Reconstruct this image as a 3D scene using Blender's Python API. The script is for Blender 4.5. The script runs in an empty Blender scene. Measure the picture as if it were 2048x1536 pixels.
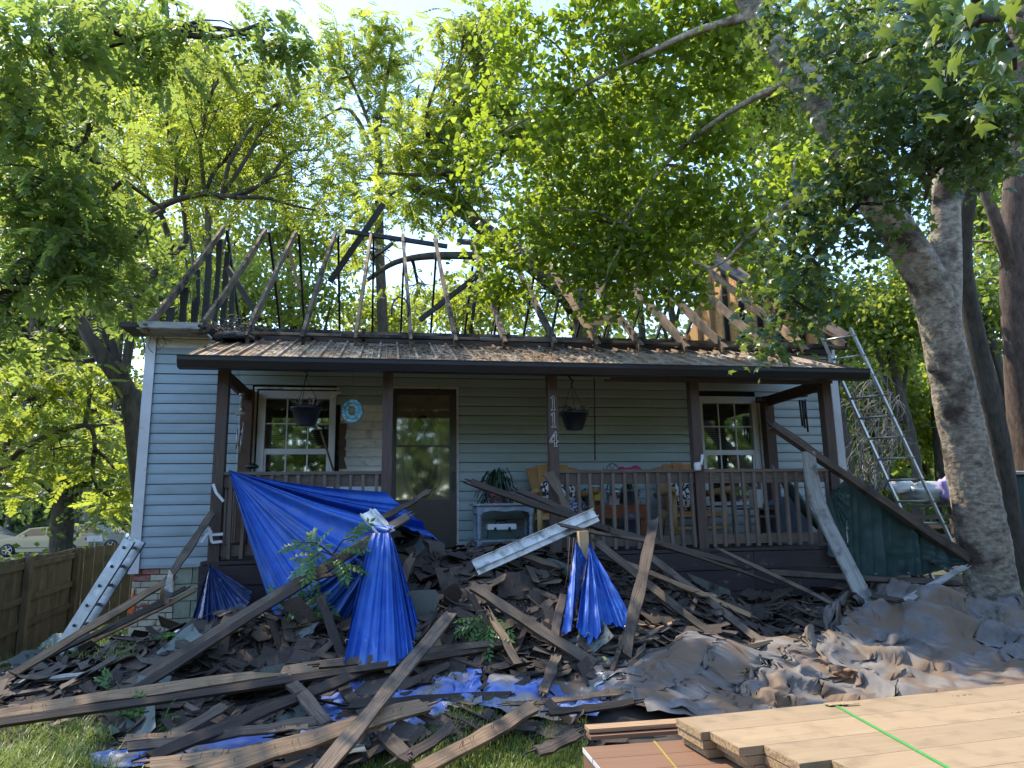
import bpy, math, random
import numpy as np
from mathutils import Vector, Matrix
R = math.radians
random.seed(7)
RNG = np.random.default_rng(11)
sc = bpy.context.scene
col = sc.collection

# ---------------------------------------------------------------- camera
CAM = np.array([3.0475, -9.528, 1.46]); FPX = 1423.4
YAW, PITCH, ROLL = .1734, .1825, -.0167
_f = np.array([math.sin(YAW)*math.cos(PITCH), math.cos(YAW)*math.cos(PITCH), math.sin(PITCH)])
_r = np.array([math.cos(YAW), -math.sin(YAW), 0.]); _u = np.cross(_r, _f)
RT = _r*math.cos(ROLL)+_u*math.sin(ROLL); UPV = -_r*math.sin(ROLL)+_u*math.cos(ROLL)
cam = bpy.data.cameras.new('camera'); camo = bpy.data.objects.new('camera', cam); col.objects.link(camo)
cam.sensor_width = 36; cam.lens = FPX/2048*36; cam.clip_end = 600; cam.clip_start = .05
m = Matrix.Identity(4)
for i in range(3):
    m[i][0] = RT[i]; m[i][1] = UPV[i]; m[i][2] = -_f[i]; m[i][3] = CAM[i]
camo.matrix_world = m
sc.camera = camo

# ---------------------------------------------------------------- light
SUN_EL, SUN_AZ = R(55), R(-45)          # azimuth measured from +Y towards +X
w = bpy.data.worlds.new('World'); sc.world = w; w.use_nodes = True
nt = w.node_tree; bg = nt.nodes['Background']
sky = nt.nodes.new('ShaderNodeTexSky'); sky.sky_type = 'NISHITA'; sky.sun_disc = False
sky.sun_elevation = SUN_EL; sky.sun_rotation = SUN_AZ; sky.air_density = 1.0; sky.dust_density = .2
sky.ozone_density = 1.8; nt.links.new(sky.outputs[0], bg.inputs[0]); bg.inputs[1].default_value = .15
sd = bpy.data.lights.new('sun', 'SUN'); sd.energy = 2.1; sd.angle = R(.53); sd.color = (1, .90, .72)
so = bpy.data.objects.new('sun', sd); col.objects.link(so)
sdir = Vector((math.sin(SUN_AZ)*math.cos(SUN_EL), math.cos(SUN_AZ)*math.cos(SUN_EL), math.sin(SUN_EL)))
so.rotation_euler = sdir.to_track_quat('Z', 'Y').to_euler(); so.location = sdir*60
sc.view_settings.view_transform = 'Standard'; sc.view_settings.look = 'None'
sc.view_settings.exposure = 1.92; sc.view_settings.gamma = 1
sc.view_settings.use_curve_mapping = False
sc.render.engine = 'CYCLES'
cy = sc.cycles; cy.max_bounces = 7; cy.diffuse_bounces = 4; cy.glossy_bounces = 3; cy.transmission_bounces = 5
cy.transparent_max_bounces = 8; cy.caustics_reflective = False; cy.caustics_refractive = False
cy.sample_clamp_indirect = 6; cy.use_denoising = True

# ---------------------------------------------------------------- geometry of the place
def sstep(a, b, x):
    t = np.clip((x-a)/(b-a), 0, 1); return t*t*(3-2*t)
def gz(x, y):
    x = np.asarray(x, float); y = np.asarray(y, float)
    z = -.22*np.clip(-x-.2, 0, 4) - .25*sstep(10, 30, y)*(x < 5)
    z = z + .3*sstep(6.8, 9.6, x)*sstep(-4.2, -2., y)*(1-.0*y) - .10*sstep(1.5, -1.5, x)*sstep(-6, -3, y)*0
    z = z + .02*np.sin(x*1.3+.4)*np.sin(y*1.7)
    z = z + 5.0*sstep(40, 120, y)
    return z
_hx = [-2.2, -1, 0, 1, 2, 2.9, 3.5, 4.4, 5.0, 5.6, 6.5, 8, 9.2, 10]
_hh = [.0, .06, .12, .24, .38, .66, .98, 1.0, .92, .68, .50, .34, .30, .0]
_sy = [-5.75, -5.2, -4.3, -3.6, -2.9, -2.2, -1.6, -1.2]
_sv = [.0, .06, .2, .44, .74, .92, 1, 1]
_nz = RNG.random((64, 64))
def vnoise(x, y, seed=0):
    x = np.asarray(x, float)+seed*17.3; y = np.asarray(y, float)+seed*9.1
    xi = np.floor(x).astype(int); yi = np.floor(y).astype(int); fx = x-xi; fy = y-yi
    fx = fx*fx*(3-2*fx); fy = fy*fy*(3-2*fy)
    g = lambda a, b: _nz[a % 64, b % 64]
    return (g(xi, yi)*(1-fx)+g(xi+1, yi)*fx)*(1-fy)+(g(xi, yi+1)*(1-fx)+g(xi+1, yi+1)*fx)*fy
def mz(x, y):
    x = np.asarray(x, float); y = np.asarray(y, float)
    h = np.interp(x, _hx, _hh)*np.interp(y, _sy, _sv)
    h = h + .34*np.exp(-((x-2.05)/.75)**2-((y+3.0)/.6)**2)
    h = h + .20*np.exp(-((x-3.95)/.7)**2-((y+2.9)/.5)**2)
    h = h + .12*np.exp(-((x-.9)/.7)**2-((y+2.7)/.8)**2)
    h = h + .36*np.exp(-((x-3.25)/.36)**2-((y+2.15)/.42)**2) + .06*np.exp(-((x-4.5)/.7)**2-((y+2.5)/.45)**2) + .12*np.exp(-((x-5.7)/.8)**2-((y+2.5)/.55)**2)
    h = h + (vnoise(x*2.3, y*2.3)-.5)*.22*np.clip(h*4, 0, 1)
    return h
def surf(x, y): return gz(x, y)+np.where((np.asarray(x) > -2.4) & (np.asarray(x) < 10.2) & (np.asarray(y) > -5.8) & (np.asarray(y) < -1.2), mz(x, y), 0)
def ray(u, v): return _f+RT*(u-1024)/FPX-UPV*(v-768)/FPX
def at(u, v, Y=None, Z=None, X=None, D=None):
    d = ray(u, v)
    t = (Y-CAM[1])/d[1] if Y is not None else (Z-CAM[2])/d[2] if Z is not None else (X-CAM[0])/d[0] if X is not None else D
    return CAM+d*t
def hit(u, v, off=.0):
    d = ray(u, v); t = np.arange(2.2, 60, .02)
    P = CAM[:, None]+d[:, None]*t
    k = np.argmax(P[2] < surf(P[0], P[1])+off)
    return P[:, k]

# ---------------------------------------------------------------- helpers
def tag(o, label=None, cat=None, group=None, kind=None):
    if label: o['label'] = label
    if cat: o['category'] = cat
    if group: o['group'] = group
    if kind: o['kind'] = kind
    return o
WL = {}
def thing(name, label, cat, loc, group=None, kind=None):
    o = bpy.data.objects.new(name, None); col.objects.link(o); o.location = [float(c) for c in loc]
    o.empty_display_size = .1
    WL[o.name] = np.array(loc, float)
    return tag(o, label, cat, group, kind)
def vec(a): return np.array(a, float)
def nrm(a):
    a = np.asarray(a, float); return a/max(1e-9, np.linalg.norm(a))
class MB:
    def __init__(s): s.v = []; s.f = []; s.uv = []; s.sm = []; s.n = 0
    def add(s, V, Fs, UV=None, smooth=False):
        V = np.asarray(V, float).reshape(-1, 3); b = s.n; s.v.append(V); s.n += len(V)
        for k, fc in enumerate(Fs):
            s.f.append(tuple(b+i for i in fc)); s.sm.append(smooth)
            s.uv.append(UV[k] if UV is not None else [(V[i][0]+V[i][1]*.7, V[i][2]+V[i][1]*.3) for i in fc])
        return s
    def beam(s, P0, P1, w, t, nor=(0, 0, 1), end0=0, end1=0, taper=1, seg=1, bow=0, rough=0):
        P0 = vec(P0); P1 = vec(P1); a = P1-P0; L = np.linalg.norm(a); a = a/max(L, 1e-9)
        n = vec(nor); n = n-a*(n@a)
        if np.linalg.norm(n) < 1e-4: n = np.array([0, 1., 0]) if abs(a[1]) < .9 else np.array([1., 0, 0]); n = n-a*(n@a)
        n = nrm(n); wd = np.cross(a, n)
        V = []; us = []
        o = random.random()*50
        for i in range(seg+1):
            q = i/seg; k = 1+(taper-1)*q; c = P0+a*L*q+n*bow*4*q*(1-q)
            r1 = rough*(random.random()-.5) if rough else 0; r2 = rough*(random.random()-.5) if rough else 0
            e = (end0 if i == 0 else 0)+(end1 if i == seg else 0)
            for (x, y) in ((-1, -1), (1, -1), (1, 1), (-1, 1)):
                V.append(c+wd*(x*w/2*k+(r1 if x < 0 else r2))+n*y*t/2+a*e*x*w*.5)
            us.append(L*q+o)
        Fs = []; UV = []
        for i in range(seg):
            b = i*4
            for j in range(4):
                k = (j+1) % 4; Fs.append((b+j, b+k, b+4+k, b+4+j)); ww = w if j % 2 == 0 else t
                UV.append([(us[i], j*.3), (us[i], j*.3+ww), (us[i+1], j*.3+ww), (us[i+1], j*.3)])
        Fs.append((3, 2, 1, 0)); UV.append([(0, 0), (0, w*.2), (.02, w*.2), (.02, 0)])
        b = seg*4; Fs.append((b, b+1, b+2, b+3)); UV.append([(1, 0), (1, w*.2), (1.02, w*.2), (1.02, 0)])
        return s.add(V, Fs, UV)
    def box(s, x0, x1, y0, y1, z0, z1):
        d = [(x1-x0), (y1-y0), (z1-z0)]; k = d.index(max(d)); c = vec([(x0+x1)/2, (y0+y1)/2, (z0+z1)/2])
        e = np.eye(3)[k]; P0 = c-e*d[k]/2; P1 = c+e*d[k]/2
        j = (k+1) % 3; l = (k+2) % 3      # beam: wd = a x n
        n = np.eye(3)[l]; return s.beam(P0, P1, d[j], d[l], n)
    def tube(s, pts, rad, n=8, smooth=True, caps=True, wob=0, flat=1.0):
        pts = np.asarray(pts, float); m_ = len(pts); rad = [rad]*m_ if np.isscalar(rad) else rad
        V = []; UV = []; Fs = []; L = 0
        T = [nrm(pts[min(i+1, m_-1)]-pts[max(i-1, 0)]) for i in range(m_)]
        ref = np.array([0, 0, 1.]) if abs(T[0][2]) < .8 else np.array([1., 0, 0])
        us = []
        for i in range(m_):
            x = nrm(np.cross(ref, T[i])); y = np.cross(T[i], x)
            if i: L += np.linalg.norm(pts[i]-pts[i-1])
            us.append(L)
            for j in range(n):
                a = 2*math.pi*j/n; r = rad[i]*(1+wob*math.sin(3*a+i*.7)*.5+wob*(vnoise(i*.6, j*1.1, 3)-.5))
                V.append(pts[i]+x*math.cos(a)*r+y*math.sin(a)*r*flat)
        for i in range(m_-1):
            for j in range(n):
                k = (j+1) % n; Fs.append((i*n+j, i*n+k, i*n+n+k, i*n+n+j)); c = 2*math.pi*max(rad)
                UV.append([(us[i], j/n*c), (us[i], (j+1)/n*c), (us[i+1], (j+1)/n*c), (us[i+1], j/n*c)])
        if caps:
            Fs.append(tuple(range(n))[::-1]); UV.append([(0, 0)]*n)
            Fs.append(tuple((m_-1)*n+j for j in range(n))); UV.append([(0, 0)]*n)
        return s.add(V, Fs, UV, smooth)
    def lathe(s, c, prof, n=20, smooth=True):
        c = vec(c); V = []; Fs = []
        for (r, z) in prof:
            for j in range(n):
                a = 2*math.pi*j/n; V.append(c+vec([r*math.cos(a), r*math.sin(a), z]))
        for i in range(len(prof)-1):
            for j in range(n):
                k = (j+1) % n; Fs.append((i*n+j, i*n+k, i*n+n+k, i*n+n+j))
        Fs.append(tuple(range(n))[::-1]); Fs.append(tuple((len(prof)-1)*n+j for j in range(n)))
        return s.add(V, Fs, None, smooth)
    def prism(s, poly, d):       # poly: 3d points, extruded by vector d
        p = np.asarray(poly, float); n = len(p); d = vec(d); V = np.vstack([p, p+d])
        Fs = [tuple(range(n))[::-1], tuple(range(n, 2*n))]+[(i, (i+1) % n, n+(i+1) % n, n+i) for i in range(n)]
        return s.add(V, Fs)
    def grid(s, G, smooth=True, thick=0):
        G = np.asarray(G, float); a, b = G.shape[:2]; V = G.reshape(-1, 3)
        Fs = [(i*b+j, i*b+j+1, (i+1)*b+j+1, (i+1)*b+j) for i in range(a-1) for j in range(b-1)]
        UV = [[(i/a, j/b), (i/a, (j+1)/b), ((i+1)/a, (j+1)/b), ((i+1)/a, j/b)] for i in range(a-1) for j in range(b-1)]
        return s.add(V, Fs, UV, smooth)
    def build(s, name, mat, parent=None, origin=None):
        V = np.vstack(s.v)
        if origin is None:
            origin = WL[parent.name] if parent is not None else vec([V[:, 0].mean(), V[:, 1].mean(), V[:, 2].min()])
        origin = vec(origin)
        me = bpy.data.meshes.new(name); me.from_pydata((V-origin).tolist(), [], s.f)
        uvl = me.uv_layers.new(name='UVMap')
        uvl.data.foreach_set('uv', np.array([c for f in s.uv for c in f], float).ravel())
        me.polygons.foreach_set('use_smooth', s.sm); me.materials.append(mat); me.update()
        o = bpy.data.objects.new(name, me); col.objects.link(o)
        if parent is not None:
            o.parent = parent; o.location = origin-WL[parent.name]
        else: o.location = origin
        WL[o.name] = origin
        return o
def part(name, mat, parent, fn):
    b = MB(); fn(b); return b.build(name, mat, parent)
def dup(root, loc, label=None):
    r = root.copy(); col.objects.link(r); r.location = [float(c) for c in loc]; WL[r.name] = vec(loc)
    if label: r['label'] = label
    for ch in root.children:
        c = ch.copy(); col.objects.link(c); c.parent = r
        for g in ch.children:
            d = g.copy(); col.objects.link(d); d.parent = c
    return r
def npmesh(name, V, Fv, mat, parent=None, smooth=False, rnd=None, origin=None):
    """V (N,3), Fv (M,k) one polygon size, rnd (M) per-face random"""
    V = np.asarray(V, np.float32); Fv = np.asarray(Fv, np.int32); M_, k = Fv.shape
    if origin is None: origin = WL[parent.name] if parent is not None else vec([V[:, 0].mean(), V[:, 1].mean(), V[:, 2].min()])
    me = bpy.data.meshes.new(name); me.vertices.add(len(V)); me.vertices.foreach_set('co', (V-np.asarray(origin, np.float32)).ravel())
    me.loops.add(M_*k); me.loops.foreach_set('vertex_index', Fv.ravel())
    me.polygons.add(M_); me.polygons.foreach_set('loop_start', np.arange(0, M_*k, k, dtype=np.int32))
    me.polygons.foreach_set('loop_total', np.full(M_, k, np.int32))
    if rnd is not None:
        a = me.attributes.new('rnd', 'FLOAT', 'FACE'); a.data.foreach_set('value', np.asarray(rnd, np.float32))
    me.update(calc_edges=True)
    if smooth: me.polygons.foreach_set('use_smooth', [True]*M_)
    me.materials.append(mat)
    o = bpy.data.objects.new(name, me); col.objects.link(o)
    if parent is not None: o.parent = parent; o.location = vec(origin)-WL[parent.name]
    else: o.location = vec(origin)
    WL[o.name] = vec(origin)
    return o

# ---------------------------------------------------------------- materials
def pmat(name, c1, c2, scale=(1, 1, 1), nscale=8, rough=.7, bump=.3, metal=0, rnd=.25, uv=False, c3=None, s3=2, lo3=.5, hi3=.65,
         detail=6, lo=.3, hi=.7, spec=.5, bdist=.01, coat=0):
    M = bpy.data.materials.new(name); M.use_nodes = True; N = M.node_tree.nodes; L = M.node_tree.links
    b = N['Principled BSDF']; tc = N.new('ShaderNodeTexCoord'); mp = N.new('ShaderNodeMapping')
    oi = N.new('ShaderNodeObjectInfo')
    L.new(tc.outputs['UV' if uv else 'Object'], mp.inputs[0]); mp.inputs['Scale'].default_value = scale
    ad = N.new('ShaderNodeVectorMath'); ad.operation = 'ADD'
    sc_ = N.new('ShaderNodeVectorMath'); sc_.operation = 'SCALE'; sc_.inputs[0].default_value = (37, 11, 23)
    L.new(oi.outputs['Random'], sc_.inputs['Scale']); L.new(mp.outputs[0], ad.inputs[0]); L.new(sc_.outputs[0], ad.inputs[1])
    n = N.new('ShaderNodeTexNoise'); n.inputs['Scale'].default_value = nscale; n.inputs['Detail'].default_value = detail
    n.inputs['Roughness'].default_value = .62
    L.new(ad.outputs[0], n.inputs['Vector'])
    mr = N.new('ShaderNodeMapRange'); mr.inputs['From Min'].default_value = lo; mr.inputs['From Max'].default_value = hi
    L.new(n.outputs['Fac'], mr.inputs['Value'])
    mx = N.new('ShaderNodeMix'); mx.data_type = 'RGBA'; mx.inputs[6].default_value = (*c1, 1); mx.inputs[7].default_value = (*c2, 1)
    L.new(mr.outputs[0], mx.inputs[0]); out = mx.outputs[2]
    if c3 is not None:
        n3 = N.new('ShaderNodeTexNoise'); n3.inputs['Scale'].default_value = s3; n3.inputs['Detail'].default_value = 5
        a3 = N.new('ShaderNodeVectorMath'); a3.operation = 'ADD'
        L.new(tc.outputs['Object'], a3.inputs[0]); L.new(sc_.outputs[0], a3.inputs[1]); L.new(a3.outputs[0], n3.inputs['Vector'])
        m3 = N.new('ShaderNodeMapRange'); m3.inputs['From Min'].default_value = lo3; m3.inputs['From Max'].default_value = hi3
        L.new(n3.outputs['Fac'], m3.inputs['Value']); x3 = N.new('ShaderNodeMix'); x3.data_type = 'RGBA'
        L.new(m3.outputs[0], x3.inputs[0]); L.new(out, x3.inputs[6]); x3.inputs[7].default_value = (*c3, 1); out = x3.outputs[2]
    if rnd:
        hs = N.new('ShaderNodeHueSaturation'); mv = N.new('ShaderNodeMapRange'); mv.inputs['To Min'].default_value = 1-rnd
        mv.inputs['To Max'].default_value = 1+rnd; L.new(oi.outputs['Random'], mv.inputs['Value'])
        L.new(mv.outputs[0], hs.inputs['Value']); L.new(out, hs.inputs['Color']); out = hs.outputs[0]
    L.new(out, b.inputs['Base Color']); b.inputs['Roughness'].default_value = rough; b.inputs['Metallic'].default_value = metal
    b.inputs['Specular IOR Level'].default_value = spec; b.inputs['Coat Weight'].default_value = coat
    if bump:
        bp = N.new('ShaderNodeBump'); bp.inputs['Strength'].default_value = bump; bp.inputs['Distance'].default_value = bdist
        L.new(n.outputs['Fac'], bp.inputs['Height']); L.new(bp.outputs[0], b.inputs['Normal'])
    return M
def leafmat(name, dark, light, trans, rough=.42, tf=.5):
    M = bpy.data.materials.new(name); M.use_nodes = True; N = M.node_tree.nodes; L = M.node_tree.links
    b = N['Principled BSDF']; at_ = N.new('ShaderNodeAttribute'); at_.attribute_name = 'rnd'
    mx = N.new('ShaderNodeMix'); mx.data_type = 'RGBA'; mx.inputs[6].default_value = (*dark, 1); mx.inputs[7].default_value = (*light, 1)
    L.new(at_.outputs['Fac'], mx.inputs[0]); L.new(mx.outputs[2], b.inputs['Base Color']); b.inputs['Roughness'].default_value = rough
    b.inputs['Specular IOR Level'].default_value = .5
    tr = N.new('ShaderNodeBsdfTranslucent'); tm = N.new('ShaderNodeMix'); tm.data_type = 'RGBA'
    tm.inputs[6].default_value = (*[c*.65 for c in trans], 1); tm.inputs[7].default_value = (*trans, 1)
    L.new(at_.outputs['Fac'], tm.inputs[0]); L.new(tm.outputs[2], tr.inputs[0])
    ms = N.new('ShaderNodeAddShader') if tf is None else N.new('ShaderNodeMixShader')
    if tf is not None: ms.inputs[0].default_value = tf; L.new(b.outputs[0], ms.inputs[1]); L.new(tr.outputs[0], ms.inputs[2])
    L.new(ms.outputs[0], N['Material Output'].inputs['Surface'])
    return M
WU = dict(uv=True, scale=(1.5, 48, 1), nscale=2.4)
M = dict(
 grass_ground=pmat('grass_ground', (.045, .06, .015), (.12, .10, .05), nscale=3, rough=.95, bump=.6, rnd=0, c3=(.09, .065, .04), s3=1.1, lo3=.45, hi3=.6),
 soil=pmat('soil', (.02, .016, .012), (.06, .042, .03), nscale=9, rough=.95, bump=.8, rnd=0),
 road=pmat('road', (.05, .05, .05), (.09, .085, .08), nscale=6, rough=.9, rnd=0),
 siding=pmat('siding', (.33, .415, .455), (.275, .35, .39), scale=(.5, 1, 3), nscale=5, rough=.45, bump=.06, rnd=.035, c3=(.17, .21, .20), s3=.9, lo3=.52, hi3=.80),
 siding_shade_lift=pmat('siding_shade_lift', (.40, .49, .49), (.345, .425, .42), scale=(.5, 1, 3), nscale=5, rough=.45, bump=.06, rnd=.035, c3=(.28, .32, .28), s3=.8, lo3=.5, hi3=.9),  # copy of siding for under the porch, bounce light painted into its paler colour
 old_white=pmat('old_white', (.80, .78, .73), (.62, .6, .54), scale=(2, 1, 6), nscale=6, rough=.7, bump=.15, rnd=.06, c3=(.3, .26, .2), s3=5, lo3=.6, hi3=.75),
 white=pmat('white', (.68, .69, .7), (.55, .55, .55), nscale=4, rough=.45, bump=.04, rnd=.04, c3=(.3, .29, .27), s3=6, lo3=.62, hi3=.85),
 brick=pmat('brick', (.50, .47, .36), (.38, .36, .27), nscale=14, rough=.9, bump=.5, rnd=.15, c3=(.24, .08, .06), s3=5, lo3=.6, hi3=.68),
 brick_red=pmat('brick_red', (.25, .07, .06), (.35, .2, .16), nscale=14, rough=.9, bump=.5, rnd=.1),
 block=pmat('block', (.33, .36, .27), (.24, .27, .2), nscale=10, rough=.9, bump=.6, rnd=.08, c3=(.14, .15, .1), s3=3, lo3=.5, hi3=.75),
 mortar=pmat('mortar', (.2, .19, .15), (.14, .13, .1), nscale=20, rough=1, bump=.6, rnd=0),
 post_wood=pmat('post_wood', (.125, .085, .065), (.05, .035, .028), rough=.8, bump=.35, rnd=.15, **WU),
 rail_wood=pmat('rail_wood', (.20, .155, .12), (.085, .062, .048), rough=.85, bump=.3, rnd=.2, **WU),
 deck_wood=pmat('deck_wood', (.05, .034, .034), (.025, .018, .02), rough=.7, bump=.3, rnd=.12, c3=(.12, .09, .08), s3=7, lo3=.62, hi3=.72, **WU),
 rafter=pmat('rafter', (.26, .185, .125), (.06, .04, .029), rough=.85, bump=.5, rnd=.3, c3=(.02, .016, .014), s3=2.6, lo3=.46, hi3=.62, **WU),
 charred=pmat('charred', (.011, .010, .010), (.03, .026, .023), nscale=24, rough=.65, bump=.9, rnd=.3),
 osb=pmat('osb', (.62, .36, .14), (.34, .17, .06), scale=(1, 3, 3), nscale=9, rough=.75, bump=.2, rnd=.1, c3=(.06, .04, .03), s3=2.5, lo3=.62, hi3=.8),
 stud_new=pmat('stud_new', (.5, .32, .15), (.3, .18, .09), rough=.8, rnd=.2, **WU),
 lumber=pmat('lumber', (.19, .138, .095), (.055, .037, .026), rough=.85, bump=.5, rnd=.35, c3=(.03, .024, .02), s3=3.5, lo3=.5, hi3=.7, **WU),
 lumber_dark=pmat('lumber_dark', (.085, .058, .042), (.028, .02, .015), rough=.85, bump=.5, rnd=.4, c3=(.16, .12, .09), s3=6, lo3=.66, hi3=.74, **WU),
 lumber_tan=pmat('lumber_tan', (.44, .28, .155), (.16, .095, .055), rough=.85, bump=.4, rnd=.25, c3=(.06, .04, .03), s3=3.0, lo3=.56, hi3=.72, **WU),
 lumber_new=pmat('lumber_new', (.6, .42, .22), (.48, .31, .15), rough=.8, bump=.1, rnd=.08, **WU),
 gray_board=pmat('gray_board', (.42, .41, .37), (.15, .14, .12), rough=.8, bump=.4, rnd=.08, c3=(.12, .11, .1), s3=7, lo3=.52, hi3=.7, **WU),
 shingle=pmat('shingle', (.040, .030, .024), (.085, .065, .05), nscale=60, rough=.92, bump=.5, rnd=.5, c3=(.15, .11, .08), s3=9, lo3=.62, hi3=.75),
 shingle_brown=pmat('shingle_brown', (.085, .06, .045), (.038, .028, .023), rough=.9, bump=.5, rnd=.4, **WU),
 shingle_green=pmat('shingle_green', (.10, .12, .11), (.2, .22, .2), nscale=120, rough=.95, bump=.5, rnd=.25, c3=(.04, .036, .03), s3=6, lo3=.55, hi3=.7),
 blue=pmat('blue_tarp', (.018, .12, .48), (.012, .07, .34), nscale=9, rough=.5, bump=.35, rnd=0, c3=(.05, .13, .33), s3=2.4, lo3=.52, hi3=.75, bdist=.02, spec=.5),
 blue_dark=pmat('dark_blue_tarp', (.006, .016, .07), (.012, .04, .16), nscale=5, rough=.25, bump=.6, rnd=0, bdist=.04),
 blue_dusty=pmat('dusty_blue_tarp', (.24, .29, .50), (.04, .12, .48), nscale=5, rough=.4, bump=.25, rnd=0, c3=(.28, .24, .22), s3=3.2, lo3=.47, hi3=.57, bdist=.03),
 green=pmat('green_tarp', (.022, .058, .052), (.014, .038, .036), nscale=4, rough=.6, bump=.2, rnd=0, bdist=.02),
 mud_tarp=pmat('muddy_tarp', (.21, .19, .175), (.105, .09, .08), nscale=5, rough=.75, bump=.25, rnd=0, c3=(.17, .11, .068), s3=2.8, lo3=.45, hi3=.56, bdist=.03),
 gutter=pmat('black_gutter', (.012, .012, .013), (.02, .019, .02), nscale=3, rough=.4, bump=.05, rnd=0, spec=.4),
 roofmetal=pmat('roof_metal', (.46, .38, .31), (.27, .19, .13), scale=(1, 1, 1), nscale=6, rough=.42, bump=.15, metal=.25, rnd=.1, c3=(.20, .115, .06), s3=2.6, lo3=.40, hi3=.62),
 litter=pmat('litter', (.16, .10, .055), (.06, .04, .025), nscale=10, rough=.95, bump=0, rnd=0),
 alu=pmat('aluminium', (.42, .42, .41), (.28, .28, .27), nscale=12, rough=.38, bump=.05, metal=.7, rnd=.05, c3=(.5, .5, .48), s3=7, lo3=.6, hi3=.7),
 dark=pmat('painted_dark', (.015, .015, .014), (.02, .02, .02), rough=.9, bump=0, rnd=0),  # near-black; depth shade of window gaps and vent hole put into colour
 black=pmat('black_plastic', (.015, .016, .022), (.022, .023, .03), rough=.4, bump=.03, rnd=0),
 bronze=pmat('bronze_door', (.055, .048, .04), (.07, .06, .05), rough=.35, bump=.02, rnd=0),
 door_paint=pmat('door_paint', (.78, .68, .52), (.7, .6, .45), nscale=2, rough=.5, bump=.03, rnd=0),
 blind=pmat('blind', (.34, .33, .25), (.28, .27, .2), rough=.6, bump=0, rnd=0),
 brass=pmat('brass', (.5, .35, .1), (.4, .28, .08), rough=.35, metal=1, bump=0, rnd=0),
 pine=pmat('pine', (.50, .27, .09), (.33, .16, .05), rough=.5, bump=.1, rnd=.12, **WU),
 pine_log=pmat('pine_log', (.46, .30, .13), (.28, .16, .06), rough=.5, bump=.1, rnd=.12, **WU),
 redwood=pmat('redwood', (.38, .12, .05), (.25, .08, .035), rough=.7, bump=.15, rnd=.08, **WU),
 pattern=pmat('zebra_cushion', (.02, .02, .025), (.6, .6, .58), nscale=26, rough=.9, bump=.1, rnd=0, lo=.49, hi=.51, detail=1),
 dotted=pmat('dotted_cushion', (.05, .08, .2), (.5, .52, .58), nscale=45, rough=.9, bump=.1, rnd=0, lo=.56, hi=.58, detail=0),
 pink=pmat('pink_pot', (.72, .22, .33), (.62, .17, .27), rough=.4, bump=0, rnd=0),
 magenta=pmat('magenta_flower', (.42, .02, .12), (.22, .01, .07), nscale=40, rough=.8, bump=.3, rnd=0),
 tablepaint=pmat('table_paint', (.30, .37, .44), (.20, .25, .30), nscale=9, rough=.6, bump=.2, rnd=0, c3=(.42, .46, .48), s3=14, lo3=.56, hi3=.66),
 greenbox=pmat('green_box', (.04, .075, .06), (.05, .09, .07), rough=.4, bump=0, rnd=0),
 whiteplastic=pmat('white_plastic', (.7, .7, .7), (.62, .62, .62), rough=.4, bump=0, rnd=0),
 bluegrey=pmat('bluegrey_plastic', (.10, .13, .17), (.08, .1, .14), rough=.5, bump=.05, rnd=0),
 yellow=pmat('yellow', (.6, .42, .04), (.5, .33, .03), rough=.6, bump=0, rnd=0),
 orange=pmat('orange', (.75, .12, .02), (.65, .1, .02), rough=.6, bump=0, rnd=0),
 teal=pmat('teal_glass', (.02, .25, .33), (.25, .62, .75), nscale=30, rough=.08, bump=.2, rnd=.3, lo=.4, hi=.6),
 rust=pmat('rust', (.13, .07, .045), (.07, .04, .03), nscale=12, rough=.85, bump=.1, rnd=0),
 plank_new=pmat('plank_new', (.36, .26, .155), (.285, .195, .11), scale=(.7, 30, 1), uv=True, nscale=3, rough=.75, bump=.06, rnd=.07, c3=(.24, .165, .095), s3=7.0, lo3=.5, hi3=.7),
 plank_red=pmat('plank_red', (.23, .125, .075), (.18, .092, .052), scale=(.7, 20, 1), uv=True, nscale=3, rough=.6, bump=.04, rnd=.05),
 plank_end=pmat('plank_end', (.42, .29, .15), (.24, .15, .08), nscale=70, rough=.9, bump=.5, rnd=.1, lo=.42, hi=.58),
 strap_green=pmat('strap_green', (.06, .30, .07), (.08, .36, .09), rough=.35, bump=0, rnd=0),
 strap_yellow=pmat('strap_yellow', (.4, .3, .07), (.32, .22, .05), rough=.4, bump=0, rnd=0),
 foam=pmat('foam', (.7, .55, .2), (.55, .42, .15), nscale=20, rough=.9, bump=.4, rnd=0),
 fence=pmat('fence_wood', (.20, .15, .09), (.09, .066, .04), rough=.9, bump=.4, rnd=.25, c3=(.07, .06, .03), s3=3, lo3=.5, hi3=.7, **WU),
 junk=pmat('junk_tarp', (.30, .29, .27), (.08, .075, .07), nscale=5, rough=.5, bump=.5, rnd=.2, lo=.4, hi=.6, bdist=.04),
 car_tan=pmat('car_tan', (.36, .33, .22), (.38, .35, .24), rough=.25, bump=0, rnd=.1, coat=.6),
 car_grey=pmat('car_grey', (.2, .2, .18), (.22, .22, .2), rough=.25, bump=0, rnd=.1, coat=.6),
 carglass=pmat('carglass', (.03, .035, .04), (.04, .045, .05), rough=.05, bump=0, rnd=0),
 rubber=pmat('rubber', (.02, .02, .02), (.03, .03, .03), rough=.8, bump=0, rnd=0),
 cream=pmat('cream_siding', (.42, .39, .32), (.36, .33, .27), nscale=3, rough=.7, bump=.05, rnd=0),
 roofing=pmat('roofing', (.06, .055, .05), (.1, .09, .08), nscale=10, rough=.9, rnd=0),
 bark_pale=pmat('bark_pale', (.52, .45, .35), (.17, .135, .105), scale=(1, 1, 1.7), nscale=12, lo=.30, hi=.66, rough=.9, bump=.9, rnd=0, c3=(.07, .05, .038), s3=2.6, lo3=.50, hi3=.64, bdist=.03),
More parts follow.
